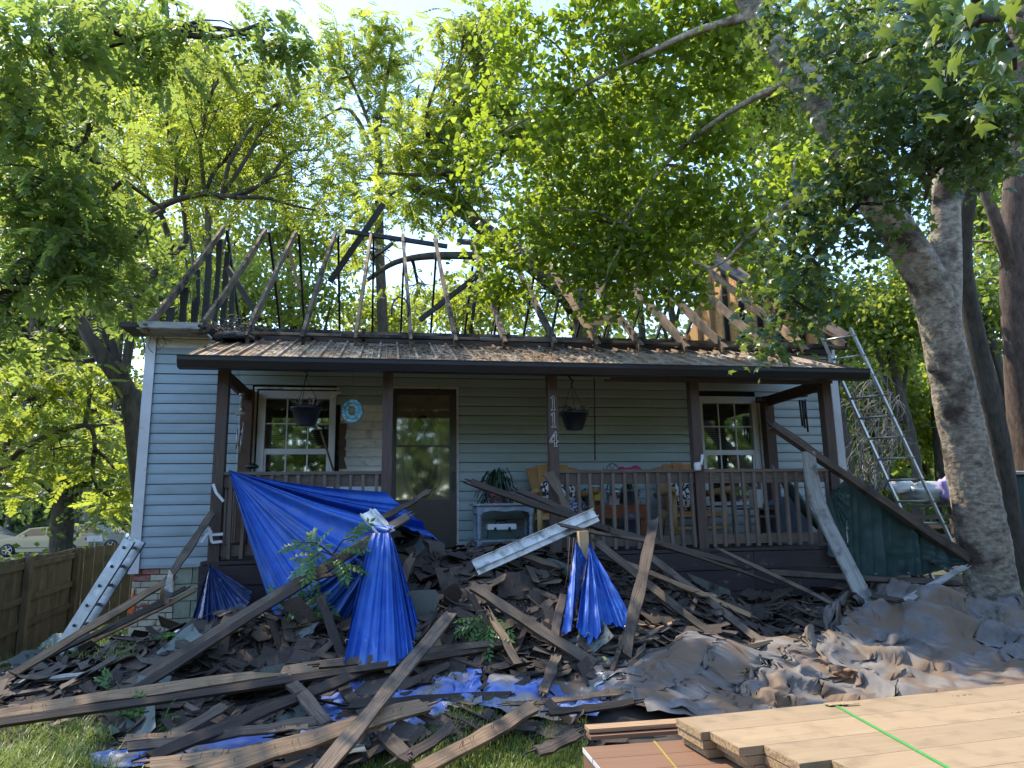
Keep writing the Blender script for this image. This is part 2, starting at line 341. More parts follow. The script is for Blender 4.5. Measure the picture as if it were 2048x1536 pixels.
 bark_brown=pmat('bark_brown', (.15, .10, .075), (.05, .035, .028), scale=(1, 1, .35), nscale=14, rough=.95, bump=1, rnd=.1, bdist=.03),
 bark_grey=pmat('bark_grey', (.10, .085, .065), (.035, .03, .024), scale=(1, 1, .35), nscale=12, rough=.95, bump=1, rnd=.15, bdist=.03),
 plastic=pmat('clear_sheet', (.55, .6, .56), (.3, .34, .32), nscale=6, rough=.2, bump=.5, rnd=0, bdist=.03),
 lilac=pmat('lilac', (.45, .35, .65), (.4, .3, .6), rough=.5, bump=0, rnd=0),
 foil=pmat('foil', (.7, .72, .75), (.3, .32, .36), nscale=20, rough=.2, metal=.7, bump=.5, rnd=0),
)
M['leaf_maple'] = leafmat('leaf_maple', (.045, .08, .015), (.09, .13, .025), (.50, .64, .05), tf=.55)
M['leaf_near'] = leafmat('leaf_near', (.035, .085, .05), (.07, .13, .06), (.30, .40, .06), rough=.32, tf=.4)
M['leaf_walnut'] = leafmat('leaf_walnut', (.04, .085, .02), (.075, .13, .035), (.58, .66, .07), tf=.52)
M['leaf_dark'] = leafmat('leaf_dark', (.055, .10, .04), (.10, .15, .05), (.42, .54, .10), tf=.55)
M['leaf_far'] = leafmat('leaf_far', (.05, .10, .02), (.09, .14, .04), (.60, .68, .08), tf=.52)
M['leaf_back'] = leafmat('leaf_back', (.05, .10, .02), (.11, .15, .035), (.3, .4, .06), tf=.4)
M['leaf_sprig'] = leafmat('leaf_sprig', (.07, .16, .03), (.12, .22, .05), (.25, .4, .08), tf=.3)
M['grass'] = leafmat('grass', (.08, .14, .02), (.2, .24, .05), (.4, .5, .08), tf=.35)
M['houseplant'] = leafmat('houseplant', (.02, .05, .02), (.03, .07, .03), (.05, .1, .02), tf=.2)
def glass(name, tint=(1, 1, 1), blend=.5, rough=.015):
    m_ = bpy.data.materials.new(name); m_.use_nodes = True; N = m_.node_tree.nodes; L = m_.node_tree.links
    N.remove(N['Principled BSDF']); t = N.new('ShaderNodeBsdfTransparent'); t.inputs[0].default_value = (*tint, 1)
    g = N.new('ShaderNodeBsdfGlossy'); g.inputs['Roughness'].default_value = rough
    lw = N.new('ShaderNodeFresnel'); lw.inputs[0].default_value = 1.5; mr = N.new('ShaderNodeMapRange')
    mr.inputs['From Min'].default_value = 0; mr.inputs['From Max'].default_value = 1; mr.inputs['To Min'].default_value = blend; mr.inputs['To Max'].default_value = 1
    L.new(lw.outputs[0], mr.inputs[0]); x = N.new('ShaderNodeMixShader'); L.new(mr.outputs[0], x.inputs[0])
    L.new(t.outputs[0], x.inputs[1]); L.new(g.outputs[0], x.inputs[2]); L.new(x.outputs[0], N['Material Output'].inputs['Surface'])
    return m_
M['glass'] = glass('window_glass', (.8, .85, .8), .24, .03)
M['glass_door'] = glass('door_glass', (.95, .95, .93), .20, .04)
# ================================================================ ground, street
def ground():
    def axis(a, b, n, fine): return np.unique(np.concatenate([np.linspace(a, b, n), np.linspace(fine[0], fine[1], fine[2])]))
    xs = axis(-90, 90, 60, (-6, 12, 90)); ys = axis(-40, 160, 60, (-8, 4, 70))
    X, Y = np.meshgrid(xs, ys); G = np.stack([X, Y, gz(X, Y)], -1)
    MBg = MB(); MBg.grid(G[:, ::1]); o = MBg.build('ground', M['grass_ground'], origin=(0, 0, 0)); tag(o, kind='structure')
    b = MB(); xs = np.linspace(-80, 6, 60); G = np.array([[(x, y, float(gz(x, y))+.03) for x in xs] for y in (31.0, 33, 35, 37.5)])
    b.grid(G); tag(b.build('road', M['road'], origin=(-30, 34, 0)), kind='structure')
ground()
W = 9.64; WT = 3.9; DK = 1.04
# ================================================================ house
H = thing('house', 'small blue-grey lap-sided house with its roof stripped to bare rafters and a front porch', 'house', (0, 0, 0))
def clap(nm, mat, x0, x1, z0, h=.127, y=0., d=.016):
    if x1-x0 > 4:      # lapped joint somewhere along a long course
        xm = x0+(x1-x0)*random.uniform(.3, .7); clap(nm, mat, x0, xm, z0, h, y, d); x0 = xm-.012; y -= .0022
    b = MB(); o = random.uniform(-.0012, .0012); z0 = z0+random.uniform(-.002, .002)
    yb, yt, ym = y-d+o, y-.003, y-.35*d
    P = [(x0, yb, z0), (x0, yb-.001, z0+h*.30), (x0, ym, z0+h*.93), (x0, y+.02, z0+h*.97), (x0, y+.02, z0)]
    b.prism(P, (x1-x0, 0, 0)); return b.build(nm, mat, H)
win1 = (1.32, 2.36, 1.9, 3.06); door = (3.06, 3.97, 1.04, 3.18); win2 = (7.30, 8.32, 1.8, 3.10); oldw = (2.36, 3.03, 1.5, 2.95)
n = 0; z = .9
while z < WT-.01:
    h = min(.127, WT-z)
    segs = [(.1, 1.14)] if z < 3.64 else []
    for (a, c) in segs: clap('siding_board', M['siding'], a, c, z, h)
    if z >= .98:
        cuts = []
        if win1[2]-.6 < z < win1[3]: cuts.append((1.30, 2.36))
        if oldw[2] < z+.05 < oldw[3]: cuts.append((2.34, 3.04))
        if z < door[3]-.04: cuts.append((door[0], door[1]))
        if win2[2]-.3 < z < win2[3]: cuts.append((win2[0], win2[1]))
        cuts.sort(); x = 1.14; pieces = []
        for (a, c) in cuts:
            if a > x+.02: pieces.append((x, a))
            x = max(x, c)
        pieces.append((x, 9.54))
        for (a, c) in pieces:
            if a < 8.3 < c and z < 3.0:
                clap('siding_board', M['siding_shade_lift'], a, 8.2, z, h); clap('siding_board', M['siding'], 8.2, c, z, h)
            else: clap('siding_board', M['siding_shade_lift'], a, c, z, h)
    z += .127
for k in range(2): clap('white_board', M['old_white'], .1, 1.3, 3.65+k*.125, .125, y=.004)
for k in range(13):
    z0 = 1.42+k*.118; b = MB(); b.box(2.42, 3.05, -.004-.003*(k % 2), .03, z0, z0+.113); b.build('old_board', M['old_white'], H)
for k in range(9): 
    z0 = 1.0+k*.118
    if z0 < 1.9: b = MB(); b.box(1.31, 2.42, -.004, .03, z0, z0+.113); b.build('old_board', M['old_white'], H)
# body behind the boards (dark sheathing), side walls with boards
part('sheathing', M['dark'], H, lambda b: (b.box(.02, 9.62, .045, .10, .9, WT-.02), b.box(.02, .08, .1, 6.8, .9, WT-.02), b.box(9.56, 9.62, .1, 6.8, .9, WT-.02), b.box(.02, 9.62, 6.72, 6.8, .9, WT-.02)))
for sx in (0, W):
    for k in range(24):
        z0 = .9+k*.127; b = MB(); x0 = sx-.012 if sx == 0 else sx-.02
        b.box(x0, x0+.03, .1, 6.8, z0, z0+.122); b.build('side_board', M['siding'], H)
for (x0, x1) in ((-.02, .1), (9.54, 9.66)):
    part('corner_board', M['white'], H, lambda b: (b.box(x0, x1, -.045, -.02, .84, WT), b.box(x0 if x0 < 1 else x1-.025, x0+.025 if x0 < 1 else x1, -.02, .11, .84, WT)))
# foundation
part('mortar_bed', M['mortar'], H, lambda b: (b.box(.03, 1.6, .04, .3, -.35, .9), b.box(.03, .3, .3, 6.8, -.4, .9), b.box(9.3, 9.6, .04, 6.8, -.1, .9), b.box(1.6, 9.3, .1, .3, -.2, .9), b.box(.03, 9.6, 6.6, 6.8, -.3, .9)))
for r in range(16):
    z0 = .9-.075*(r+1)
    for c in range(3):
        x0 = .02+c*.205-(0 if r % 2 else .1); x1 = x0+.195; x0 = max(x0, .02); x1 = min(x1, .5)
        if x1-x0 < .05: continue
        b = MB(); o = random.uniform(0, .012); b.box(x0, x1, .012-o, .10, z0+.004, z0+.068)
        b.build('brick', M['brick_red'] if (r, c) in ((0, 0), (0, 1), (1, 0), (5, 2)) else M['brick'], H)
    for c in range(14):
        y0 = .12+c*.205+(.1 if r % 2 else 0); b = MB(); b.box(.005, .1, y0, y0+.195, z0+.004, z0+.068)
        if c < 6: b.build('brick', M['brick'], H)
for r in range(6):
    z0 = .9-.2*(r+1)
    for c in range(4):
        x0 = .505+c*.4-(0 if r % 2 else .2); x1 = x0+.39; x0 = max(.505, x0); x1 = min(1.7, x1)
        if x1-x0 < .05: continue
        b = MB(); b.box(x0, x1, .016, .1, z0+.006, z0+.194); b.build('concrete_block', M['block'], H)
part('vent_hole', M['dark'], H, lambda b: b.tube([(.66, -.0215, 1.16), (.66, -.018, 1.16)], .035, 10))
# windows
WM1 = float(at(590, 903, Y=-.03)[2]); WM2 = float(at(1450, 905, Y=-.03)[2])
def window(x0, x1, mid, z1, extra):
    z0 = mid-(z1-mid)*.92
    fr = part('window', M['white'], H, lambda b: (b.box(x0, x0+.09, -.055, .02, z0, z1), b.box(x1-.08, x1, -.055, .02, z0, z1), b.box(x0+.09, x1-.08, -.055, .02, z1-.10, z1), b.box(x0+.09, x1-.08, -.045, .02, z0, z0+.05)))
    a, c = x0+.09, x1-.08
    part('sash', M['white'], fr, lambda b: (b.box(a, c, -.035, -.005, mid-.035, mid+.035), b.box(a, a+.025, -.035, .0, z0+.05, mid-.035), b.box(c-.025, c, -.035, .0, z0+.05, mid-.035)))
    ia, ic = a, c
    for (s0, s1, nz) in ((mid+.035, z1-.1, 2), (z0+.05, mid-.035, 1)):
        part('pane', M['glass'], fr, lambda b: b.box(ia, ic, -.012, -.008, s0, s1))
        part('muntin', M['white'], fr, lambda b: [b.box(ia+(ic-ia)*k/3-.008, ia+(ic-ia)*k/3+.008, -.024, -.013, s0, s1) for k in (1, 2)] + [b.box(ia, ic, -.022, -.014, s0+(s1-s0)*j/nz-.008, s0+(s1-s0)*j/nz+.008) for j in range(1, nz)])
    nb = int((z1-.1-mid)/.028)
    bl = part('blind', M['blind'], fr, lambda b: [b.beam((ia, .012, z1-.11-k*.028), (ic, .012, z1-.11-k*.028), .022, .002, (0, -1, .5)) for k in range(nb)])
    return fr
w1 = window(1.39, 2.36, WM1, 3.10, 0); w2 = window(7.38, 8.31, WM2, 3.10, 0)
for q_ in ((1.33, 2.40, -.04, -.01, 3.125, 3.15), (1.335, 1.365, -.05, 0, 1.6, 3.12), (7.27, 7.30, -.04, -.01, 1.6, 3.12), (8.335, 8.355, -.06, -.02, 1.6, 3.08)): part('casing', M['old_white'], H, lambda b: b.box(*q_))
part('reveal_shade', M['dark'], H, lambda b: (b.box(1.26, 1.334, -.01, .02, 1.6, 3.12), b.box(1.366, 1.389, -.012, .02, 1.6, 3.1), b.box(1.33, 2.4, -.012, .02, 3.101, 3.124), b.box(2.361, 2.42, -.006, .02, 1.5, 3.0), b.box(8.36, 8.42, -.03, .02, 1.5, 3.1), b.box(7.301, 7.379, -.02, .02, 1.5, 3.1)))  # solid strips around the windows, the shade of the gaps painted as near-black
part('folded_flap', M['old_white'], H, lambda b: b.prism([(2.30, -.062, 3.0), (2.44, -.09, 3.09), (2.30, -.07, 3.1)], (0, .01, 0)))
# door
dx0, dx1, dz0, dz1 = 3.10, 3.94, DK+.02, 3.15
D = part('storm_door', M['bronze'], H, lambda b: (b.box(dx0, dx0+.05, -.06, -.02, dz0, dz1), b.box(dx1-.09, dx1, -.06, -.02, dz0, dz1), b.box(dx0+.05, dx1-.09, -.06, -.02, dz1-.09, dz1), b.box(dx0+.05, dx1-.09, -.055, -.025, dz0, dz0+.62), b.box(dx0+.05, dx1-.09, -.055, -.03, dz0+1.31, dz0+1.335)))
part('glass_pane', M['glass_door'], D, lambda b: b.box(dx0+.05, dx1-.09, -.044, -.04, dz0+.62, dz0+1.31))
part('glass_pane', M['glass_door'], D, lambda b: b.box(dx0+.05, dx1-.09, -.044, -.04, dz0+1.335, dz1-.09))
part('handle', M['black'], D, lambda b: (b.box(dx1-.055, dx1-.03, -.10, -.06, dz0+.78, dz0+.92), b.box(dx1-.06, dx1-.02, -.068, -.06, dz0+.72, dz0+.98)))
inner = part('front_door', M['door_paint'], H, lambda b: b.box(dx0+.03, dx1-.03, .0, .04, dz0, dz1-.02))
def oval(b, cx, cz, rx, rz, y, r=.006, n_=28):
    p = [(cx+rx*math.cos(a), y, cz+rz*math.sin(a)) for a in np.linspace(0, 2*math.pi, n_+1)]; b.tube(p, r, 5, caps=False)
cx_, cz_ = (dx0+dx1)/2-.02, dz0+1.18
part('oval_moulding', M['door_paint'], inner, lambda b: (oval(b, cx_, cz_, .25, .66, -.01, .02), oval(b, cx_, cz_, .22, .60, -.005, .008)))
part('oval_glass', M['bluegrey'], inner, lambda b: b.prism([(cx_+.2*math.cos(a), -.004, cz_+.56*math.sin(a)) for a in np.linspace(0, 2*math.pi, 25)[:-1]], (0, .003, 0)))
def came(b):
    for (rx, rz) in ((.2, .56), (.14, .46), (.075, .36)): oval(b, cx_, cz_, rx, rz, -.008, .004)
    for k in range(-3, 4): b.tube([(cx_+k*.05, -.008, cz_-.4+abs(k)*.06), (cx_+k*.012, -.008, cz_+.05), (cx_+k*.045, -.008, cz_+.42-abs(k)*.05)], .003, 4)
part('leaded_came', M['brass'], inner, came)
part('door_trim', M['old_white'], H, lambda b: (b.box(3.07, 3.97, -.03, .0, 3.153, 3.185), b.box(3.943, 3.972, -.035, .0, DK, 3.15), b.box(3.07, 3.097, -.03, 0, DK, 3.15)))
# eave band and attic frame
def along(nm, mat, y0, y1, z0, z1, x0=-.05, x1=9.7, n_=4):
    e = np.linspace(x0, x1, n_+1)
    for i in range(n_): part(nm, mat, H, lambda b: b.beam((e[i], (y0+y1)/2, (z0+z1)/2+random.uniform(-.01, .01)), (e[i+1]-.01, (y0+y1)/2, (z0+z1)/2+random.uniform(-.01, .01)), y1-y0, z1-z0, (0, 0, 1)))
along('top_plate', M['rafter'], .0, .09, 3.90, 3.94)
along('top_plate', M['charred'], 6.71, 6.8, 3.90, 3.98)
along('eave_board', M['rafter'], -.40, -.31, 3.765, 3.80, 0.6, 9.7, 5)
along('lower_nailer', M['lumber_dark'], -.07, -.03, 3.76, 3.85, 1.3, 9.6, 4)
part('soffit_panel', M['gray_board'], H, lambda b: (b.box(-.02, .74, -.42, -.02, 3.79, 3.80), b.box(.02, .72, -.44, -.425, 3.80, 3.88)))
part('fascia_board', M['charred'], H, lambda b: (b.box(-.22, -.02, -.42, -.40, 3.81, 3.87), b.box(-.22, 0, -.4, .1, 3.81, 3.84)))
RY, RZ = 3.4, 6.68
xs_r = [0.05, .75, 1.32, 1.99, 2.65, 3.27, 3.88, 4.57, 5.20, 5.83, 6.46, 7.06, 7.66, 8.27, 8.9, 9.6]
for i, x in enumerate(xs_r):
    top = (x+random.uniform(-.03, .03), RY, RZ+random.uniform(-.03, .02)); lean = random.uniform(-.04, .04)
    b = MB(); tail = (x+lean, -.42, 3.79)
    b.beam(tail, top, .125, .042, (1, 0, 0), seg=9, rough=.03, bow=random.uniform(-.02, .02), taper=random.uniform(.8, 1))
    rf = b.build('rafter', M[('rafter', 'rafter', 'lumber', 'rafter', 'lumber_tan')[i % 5]], H)
    # split, torn tail end
    b = MB(); b.prism([(tail[0]-.02, -.42, 3.84), (tail[0]-.02, -.60, 3.70), (tail[0]-.02, -.50, 3.71), (tail[0]-.02, -.46, 3.60), (tail[0]-.02, -.33, 3.75)], (.04, 0, 0))
    if 1 < i < 15: b.build('torn_end', M['rafter'], rf)
    b = MB(); b.beam((x, 6.9, 3.95), (top[0]+.05, RY+.02, RZ), .085, .04, (1, 0, 0), seg=5, rough=.02, bow=random.uniform(-.05, .05))
    b.build('rear_rafter', M['charred'], H)
    b = MB(); b.beam((x+.05, .02, 3.94), (x+.05, 6.8, 3.94), .09, .04, (1, 0, 0)); b.build('ceiling_joist', M['lumber_dark'], H)
    if 0 < i < 15:
        b = MB(); b.beam((x+.05, -.38, 3.83), (x+.05, .0, 3.83), .09, .04, (1, 0, 0)); b.build('lookout', M['lumber_dark'], H)
        b = MB(); b.box(x+.25, x+.33, -.03, .0, 3.80, 3.90); b.build('blocking', M['lumber'], H)
def roofz(y): return 3.87+(RZ-.1-3.87)*(y/RY if y < RY else (2*RY-y)/RY)
for y in np.arange(.6, 6.2, .62):
    part('gable_stud', M['charred'], H, lambda b: b.beam((.05, y, 3.94), (.05, y, roofz(y)), .085, .075, (0, 1, 0), seg=6, rough=.03))
    part('gable_stud', M['stud_new'] if int(y*10) % 3 else M['charred'], H, lambda b: b.beam((9.55, y, 3.94), (9.55, y, roofz(y)), .09, .04, (0, 1, 0)))
ys = np.arange(.3, 6.6, .61)
for a, c in zip(ys[:-1], ys[1:]):
    part('osb_panel', M['osb'], H, lambda b: b.prism([(9.605, a+.004, 3.94), (9.605, c-.004, 3.94), (9.605, c-.004, roofz(c)), (9.605, a+.004, roofz(a))], (.012, 0, 0)))
def loose(nm, lab, u0, v0, Y0, u1, v1, Y1, w_, t_=.045, mat='charred'):
    b = MB(); b.beam(at(u0, v0, Y=Y0), at(u1, v1, Y=Y1), w_, t_, (0, -1, .2), seg=3, rough=.01); return b.build(nm, M[mat], H)
loose('ridge_board', '', 690, 462, 3.4, 895, 493, 3.42, .085)
loose('ridge_board', '', 914, 483, 3.4, 985, 487, 3.4, .10)
loose('brace', '', 767, 408, 3.36, 660, 564, 3.5, .11)
loose('brace', '', 785, 487, 3.45, 742, 518, 3.9, .06)
loose('brace', '', 975, 535, 3.2, 840, 640, 4.4, .10)
loose('brace', '', 455, 535, 3.0, 520, 640, 2.2, .09)
loose('brace', '', 972, 600, 3.5, 1000, 545, 3.5, .07, mat='lumber_tan')
loose('brace', '', 960, 500, 3.8, 945, 640, 4.0, .07)
loose('brace', '', 578, 500, 3.2, 600, 580, 3.2, .06, mat='lumber_tan')
loose('cross_tie', '', 1140, 572, 3.3, 1160, 572, 3.3, .07); loose('cross_tie', '', 1148, 596, 3.3, 1188, 596, 3.3, .08)
loose('wall_panel', '', 1160, 640, 2.9, 1230, 640, 2.9, .22, .02, 'osb')
for k in range(2): loose('roof_deck_board', '', 1425+k*18, 520+k*16, 1.9, 1690, 672+k*6, -.3, .2, .025, 'rafter')
# porch roof
PE, PB, ZE, ZB = -1.82, -.05, 3.12, 3.765
X0, X1 = .96, 8.74
prof = []; x = 0
rp = .2286
npan = 9; wp = (X1-X0)/npan
for p_ in range(npan):
    xs = []; k = 0; n_r = 4; rp = wp/n_r
    for r in range(n_r):
        b0 = r*rp
        xs += [(b0, 0), (b0+.01, .028), (b0+.03, .028), (b0+.045, 0), (b0+rp*.42, 0), (b0+rp*.44, .006), (b0+rp*.50, .006), (b0+rp*.52, 0), (b0+rp*.66, 0), (b0+rp*.68, .006), (b0+rp*.74, .006), (b0+rp*.76, 0)]
    xs.append((wp, 0))
    G = []
    sag = random.uniform(-.004, .004)
    for yy in (0, .33, .66, 1):
        e = .05*(p_ % 2)*0
        G.append([(X0+p_*wp+a, PE-.03+(PB-PE+.03)*yy, ZE+sag*(yy*(1-yy)*4)+(ZB-ZE)*yy+h_+.002*(p_ % 2)) for a, h_ in xs])
    G = np.array(G); b = MB(); b.grid(G, smooth=False); b.grid(G[::-1]-np.array([0, 0, .004]), smooth=False)
    b.build('metal_roof_panel', M['roofmetal'], H)
part('gutter', M['gutter'], H, lambda b: b.prism([(X0-.06, PE-.02, ZE), (X0-.06, PE-.13, ZE+.005), (X0-.06, PE-.13, ZE-.035), (X0-.06, PE-.09, ZE-.11), (X0-.06, PE-.02, ZE-.12)], (X1-X0+.10, 0, 0)))
part('gutter_lip', M['lumber_dark'], H, lambda b: b.box(X0-.06, X1+.04, PE-.137, PE-.125, ZE+.005, ZE+.016))
for q_ in (X0-.02, X1+.02): part('rake_trim', M['gutter'], H, lambda b: b.beam((q_, PE, ZE-.03), (q_, PB, ZB-.03), .12, .02, (1, 0, 0)))
part('porch_header', M['post_wood'], H, lambda b: (b.box(1.15, 5.6, -1.53, -1.41, 3.09, 3.2), b.box(5.603, 8.55, -1.53, -1.41, 3.03, 3.2)))
part('flashing', M['old_white'], H, lambda b: b.beam((1.4, -.045, 3.79), (9.2, -.045, 3.79), .012, .05, (0, 0, 1)))
for i in range(13):
    x = 1.2+i*.61; part('porch_rafter', M['post_wood'], H, lambda b: b.beam((x, PE+.02, ZE-.06), (x, -.02, ZB-.07), .09, .04, (1, 0, 0)))
posts = [1.27, 3.033, 4.93, 6.696, 8.46]
P_ = []
for i, x in enumerate(posts):
    b = MB(); b.beam((x, -1.47, .96 if i in (0, 3, 4) else DK), (x, -1.47, 3.088 if x < 5.6 else 3.028), .115, .115, (0, -1, 0), seg=3, rough=.004)
    P_.append(b.build('porch_post', M['post_wood'], H))
for x in (1.27, 8.43): 
    part('rear_post', M['rust'] if x < 2 else M['post_wood'], H, lambda b: b.box(x-.07, x+.07, -.19, -.05, DK, 3.09))
    part('side_beam', M['post_wood'], H, lambda b: b.beam((x, -1.405, 3.02), (x, -.195, 3.02), .14, .05, (1, 0, 0)))
# house number, outlined serif digits on the middle post
one = [(.30, 0), (.70, 0), (.70, .05), (.60, .07), (.60, 1), (.52, 1), (.28, .86), (.30, .81), (.44, .87), (.44, .07), (.30, .05), (.30, 0)]
four = [(.50, 0), (.78, 0), (.78, .04), (.70, .06), (.70, .28), (.88, .28), (.88, .37), (.70, .37), (.70, 1), (.62, 1), (.08, .36), (.08, .28), (.55, .28), (.55, .06), (.50, .04), (.50, 0)]
four_in = [(.55, .37), (.55, .80), (.20, .37), (.55, .37)]
for k, (zz, g) in enumerate(((2.655, one), (2.455, one), (2.235, four))):
    def dig(b):
        s = .17
        for path in ([g] if g is one else [g, four_in]):
            pp = [(4.93-.055+.13*(a)-.01, -1.536, zz+c*s) for a, c in path]
            for q0, q1 in zip(pp[:-1], pp[1:]): b.tube([q0, q1], .0032, 5)
    part('house_number', M['old_white'], P_[2], dig)
# deck
for i in range(11): 
    y0 = -1.53+i*.139; part('deck_board', M['deck_wood'], H, lambda b: b.box(1.15, 9.0, y0, y0+.134, DK-.035, DK))
for (a, z0, z1) in ((-1.545, .80, DK-.045), (-1.54, .56, .79), (-1.535, .30, .55)):
    e = [1.14, 3.4, 5.6, 7.3, 8.98]
    for i in range(4): part('skirt_board', M['deck_wood'], H, lambda b: b.box(e[i], e[i+1]-.006, a+.003*i, a+.03, z0, z1))
part('skirt_end', M['deck_wood'], H, lambda b: b.box(1.14, 1.17, -1.5, 0, .2, DK-.04))
part('step_riser', M['deck_wood'], H, lambda b: (b.box(3.1, 4.9, -1.9, -1.56, .5, .84), b.box(3.1, 4.9, -2.2, -1.9, .2, .6)))
def railing(xa, xb, y=-1.47, spacing=.131):
    r = part('railing', M['rail_wood'], H, lambda b: (b.box(xa, xb, y-.05, y+.05, 1.93, 1.965), b.box(xa, xb, y-.02, y+.02, 1.80, 1.925), b.box(xa, xb, y-.02, y+.02, 1.09, 1.20)))
    n_ = int((xb-xa)/spacing)
    for k in range(n_):
        x = xa+(k+.6)*(xb-xa)/n_; t = random.uniform(-.008, .008)
        b = MB(); b.beam((x+t, y-.042, 1.06), (x-t, y-.042, 1.925), .036, .036, (0, -1, 0)); b.build('baluster', M['rail_wood'], r)
    return r
railing(1.33, 2.975); railing(4.99, 6.64); railing(6.755, 8.40)
r = part('railing', M['rail_wood'], H, lambda b: (b.box(1.23, 1.30, -1.41, -.2, 1.93, 1.965), b.box(1.25, 1.28, -1.41, -.2, 1.80, 1.925), b.box(1.25, 1.28, -1.41, -.2, 1.09, 1.2)))
for k in range(8): part('baluster', M['rail_wood'], r, lambda b: b.beam((1.225, -1.3+k*.14, 1.06), (1.225, -1.3+k*.14, 1.925), .036, .036, (-1, 0, 0)))
part('broken_board', M['lumber'], P_[2], lambda b: b.beam(at(1097, 945, Y=-1.56), at(1145, 1035, Y=-1.7), .12, .03, (.2, -1, .2), seg=4, rough=.05, taper=.6))

# leaf litter on the porch roof: nobody could count it
def scatter_flat(name, n_, mat, f, size, origin=None, kinds='litter'):
    P = np.array([f() for _ in range(n_)]); P = P
    a = RNG.random(n_)*6.28; s = size*(.5+RNG.random(n_)); tl = (RNG.random((n_, 4))-.5)*size*.9
    V = np.zeros((n_, 4, 3))
    for k, (lx, ly) in enumerate(((-1, -.25), (1, -.2), (.9, .25), (-.8, .3))):
        V[:, k, 0] = P[:, 0]+s*(lx*np.cos(a)-ly*np.sin(a)); V[:, k, 1] = P[:, 1]+s*(lx*np.sin(a)+ly*np.cos(a)); V[:, k, 2] = P[:, 2]+tl[:, k]*.5+.004+(P[:, 3]*(V[:, k, 1]-P[:, 1]) if P.shape[1] > 3 else 0)
    return npmesh(name, V.reshape(-1, 3), np.arange(n_*4).reshape(-1, 4), mat, origin=origin)
sl = (ZB-ZE)/(PB-PE)
def on_roof():
    while True:
        x = random.uniform(X0+.05, X1); y = random.uniform(PE, PB)
        d = vnoise(x*1.7, y*2.5, 5)*.6+vnoise(x*6, y*6, 6)*.5
        if d > .50+(x > 7.2)*.12: return (x, y, ZE+(y-PE)*sl+.004, sl)
o = scatter_flat('roof_litter', 7000, M['litter'], on_roof, .017)
tag(o, 'brown leaf crumbs and bark bits strewn over the metal porch roof', 'litter', kind='stuff')
def on_roof2():
    while True:
        x = random.gauss(4.3, .9); y = random.uniform(PE+.1, PB-.2)
        if X0 < x < X1-.1: return (x, y, ZE+(y-PE)*sl+.015+random.random()*.02, sl)
o = scatter_flat('roof_litter', 500, M['shingle_brown'], on_roof2, .045)
tag(o, 'torn dark shingle chips lying on the middle of the porch roof', 'litter', kind='stuff')
# ================================================================ things on the porch
def basket(u, vtop, vrim, vbot, lab, plantlab):
    c = at(u, vrim, Y=-1.15); zt = at(u, vtop, Y=-1.15)[2]; zb = at(u, vbot, Y=-1.15)[2]; h = c[2]-zb
    t = thing('hanging_basket', lab, 'hanging basket', (c[0], c[1], zb), 'hanging baskets under the porch roof')
    part('pot', M['black'], t, lambda b: (b.lathe((c[0], c[1], zb), [(.10, 0), (.10, .01), (.115, .03), (.165, h*.93), (.182, h*.93), (.182, h+.015), (.165, h+.015), (.15, h-.03)], 22)))
    hub = vec([c[0]-.02, c[1], c[2]+.36])
    for a in (0.3, 2.4, 4.5): part('hanger_wire', M['black'], t, lambda b: b.tube([c+vec([.17*math.cos(a), .17*math.sin(a), 0]), hub], .0035, 5))
    hk = [hub+vec([0.0, 0, 0]), hub+vec([.02, 0, .04]), hub+vec([-.03, 0, .10]), hub+vec([-.045, 0, .15]), hub+vec([0, 0, .20]), hub+vec([.045, 0, .16])]
    part('hook', M['black'], t, lambda b: (b.tube(hk, .011, 6), b.tube([hub+vec([-.05, 0, .26]), hub+vec([0, 0, .19]), hub+vec([.04, 0, .28])], .010, 6)))
    V = []; rr = random.Random(int(u))
    def fol(b):
        for k in range(46):
            a = rr.random()*6.28; r0 = rr.random()*.12; L = .05+.08*rr.random(); p = c+vec([r0*math.cos(a)+(.05 if k % 2 else 0), r0*math.sin(a), .01])
            q = p+vec([math.cos(a)*L*.7, math.sin(a)*L*.7, L*.8]); e = q+vec([math.cos(a)*.04, math.sin(a)*.04, -.02])
            sd_ = vec([-math.sin(a), math.cos(a), 0])*.011
            b.add([p-sd_*.4, p+sd_*.4, q+sd_, e, q-sd_], [(0, 1, 2, 4), (4, 2, 3)])
    part('trailing_plant', M['gray_board'], t, fol)
    return t
basket(613, 740, 817, 852, 'black hanging basket of dry silvery plants in front of the left window', '')
basket(1148, 752, 827, 860, 'black hanging basket of wilted plants hanging beside the house number post', '')
# glass sun catcher
c = at(704, 822, Y=-1.2)
t = thing('sun_catcher', 'round turquoise mosaic glass ring hanging between the left window and the door', 'sun catcher', c+vec([0, 0, -.12]))
for j, (r0, r1) in enumerate(((.045, .085), (.089, .128))):
    n_ = 16+j*8
    for k in range(n_):
        a0 = 6.283*k/n_; a1 = 6.283*(k+.86)/n_
        if True:
            q = [(c[0]+r*math.cos(a)*.93, c[1]-.03*math.cos(a), c[2]+r*math.sin(a)*1.08) for r, a in ((r0, a0), (r1, a0), (r1, a1), (r0, a1))]
            part('glass_tile', M['teal'], t, lambda b: b.prism(q, (0, .008, 0)))
part('ring', M['bluegrey'], t, lambda b: (b.tube([(c[0]+.132*math.cos(a)*.93, c[1]-.03*math.cos(a), c[2]+.132*math.sin(a)*1.08) for a in np.linspace(0, 6.2832, 29)], .006, 6, caps=False), b.tube([(c[0]+.042*math.cos(a)*.93, c[1]-.01, c[2]+.042*math.sin(a)*1.08) for a in np.linspace(0, 6.2832, 19)], .005, 6, caps=False), b.tube([(c[0]+.087*math.cos(a)*.93, c[1]-.02, c[2]+.087*math.sin(a)*1.08) for a in np.linspace(0, 6.2832, 25)], .004, 5, caps=False)))
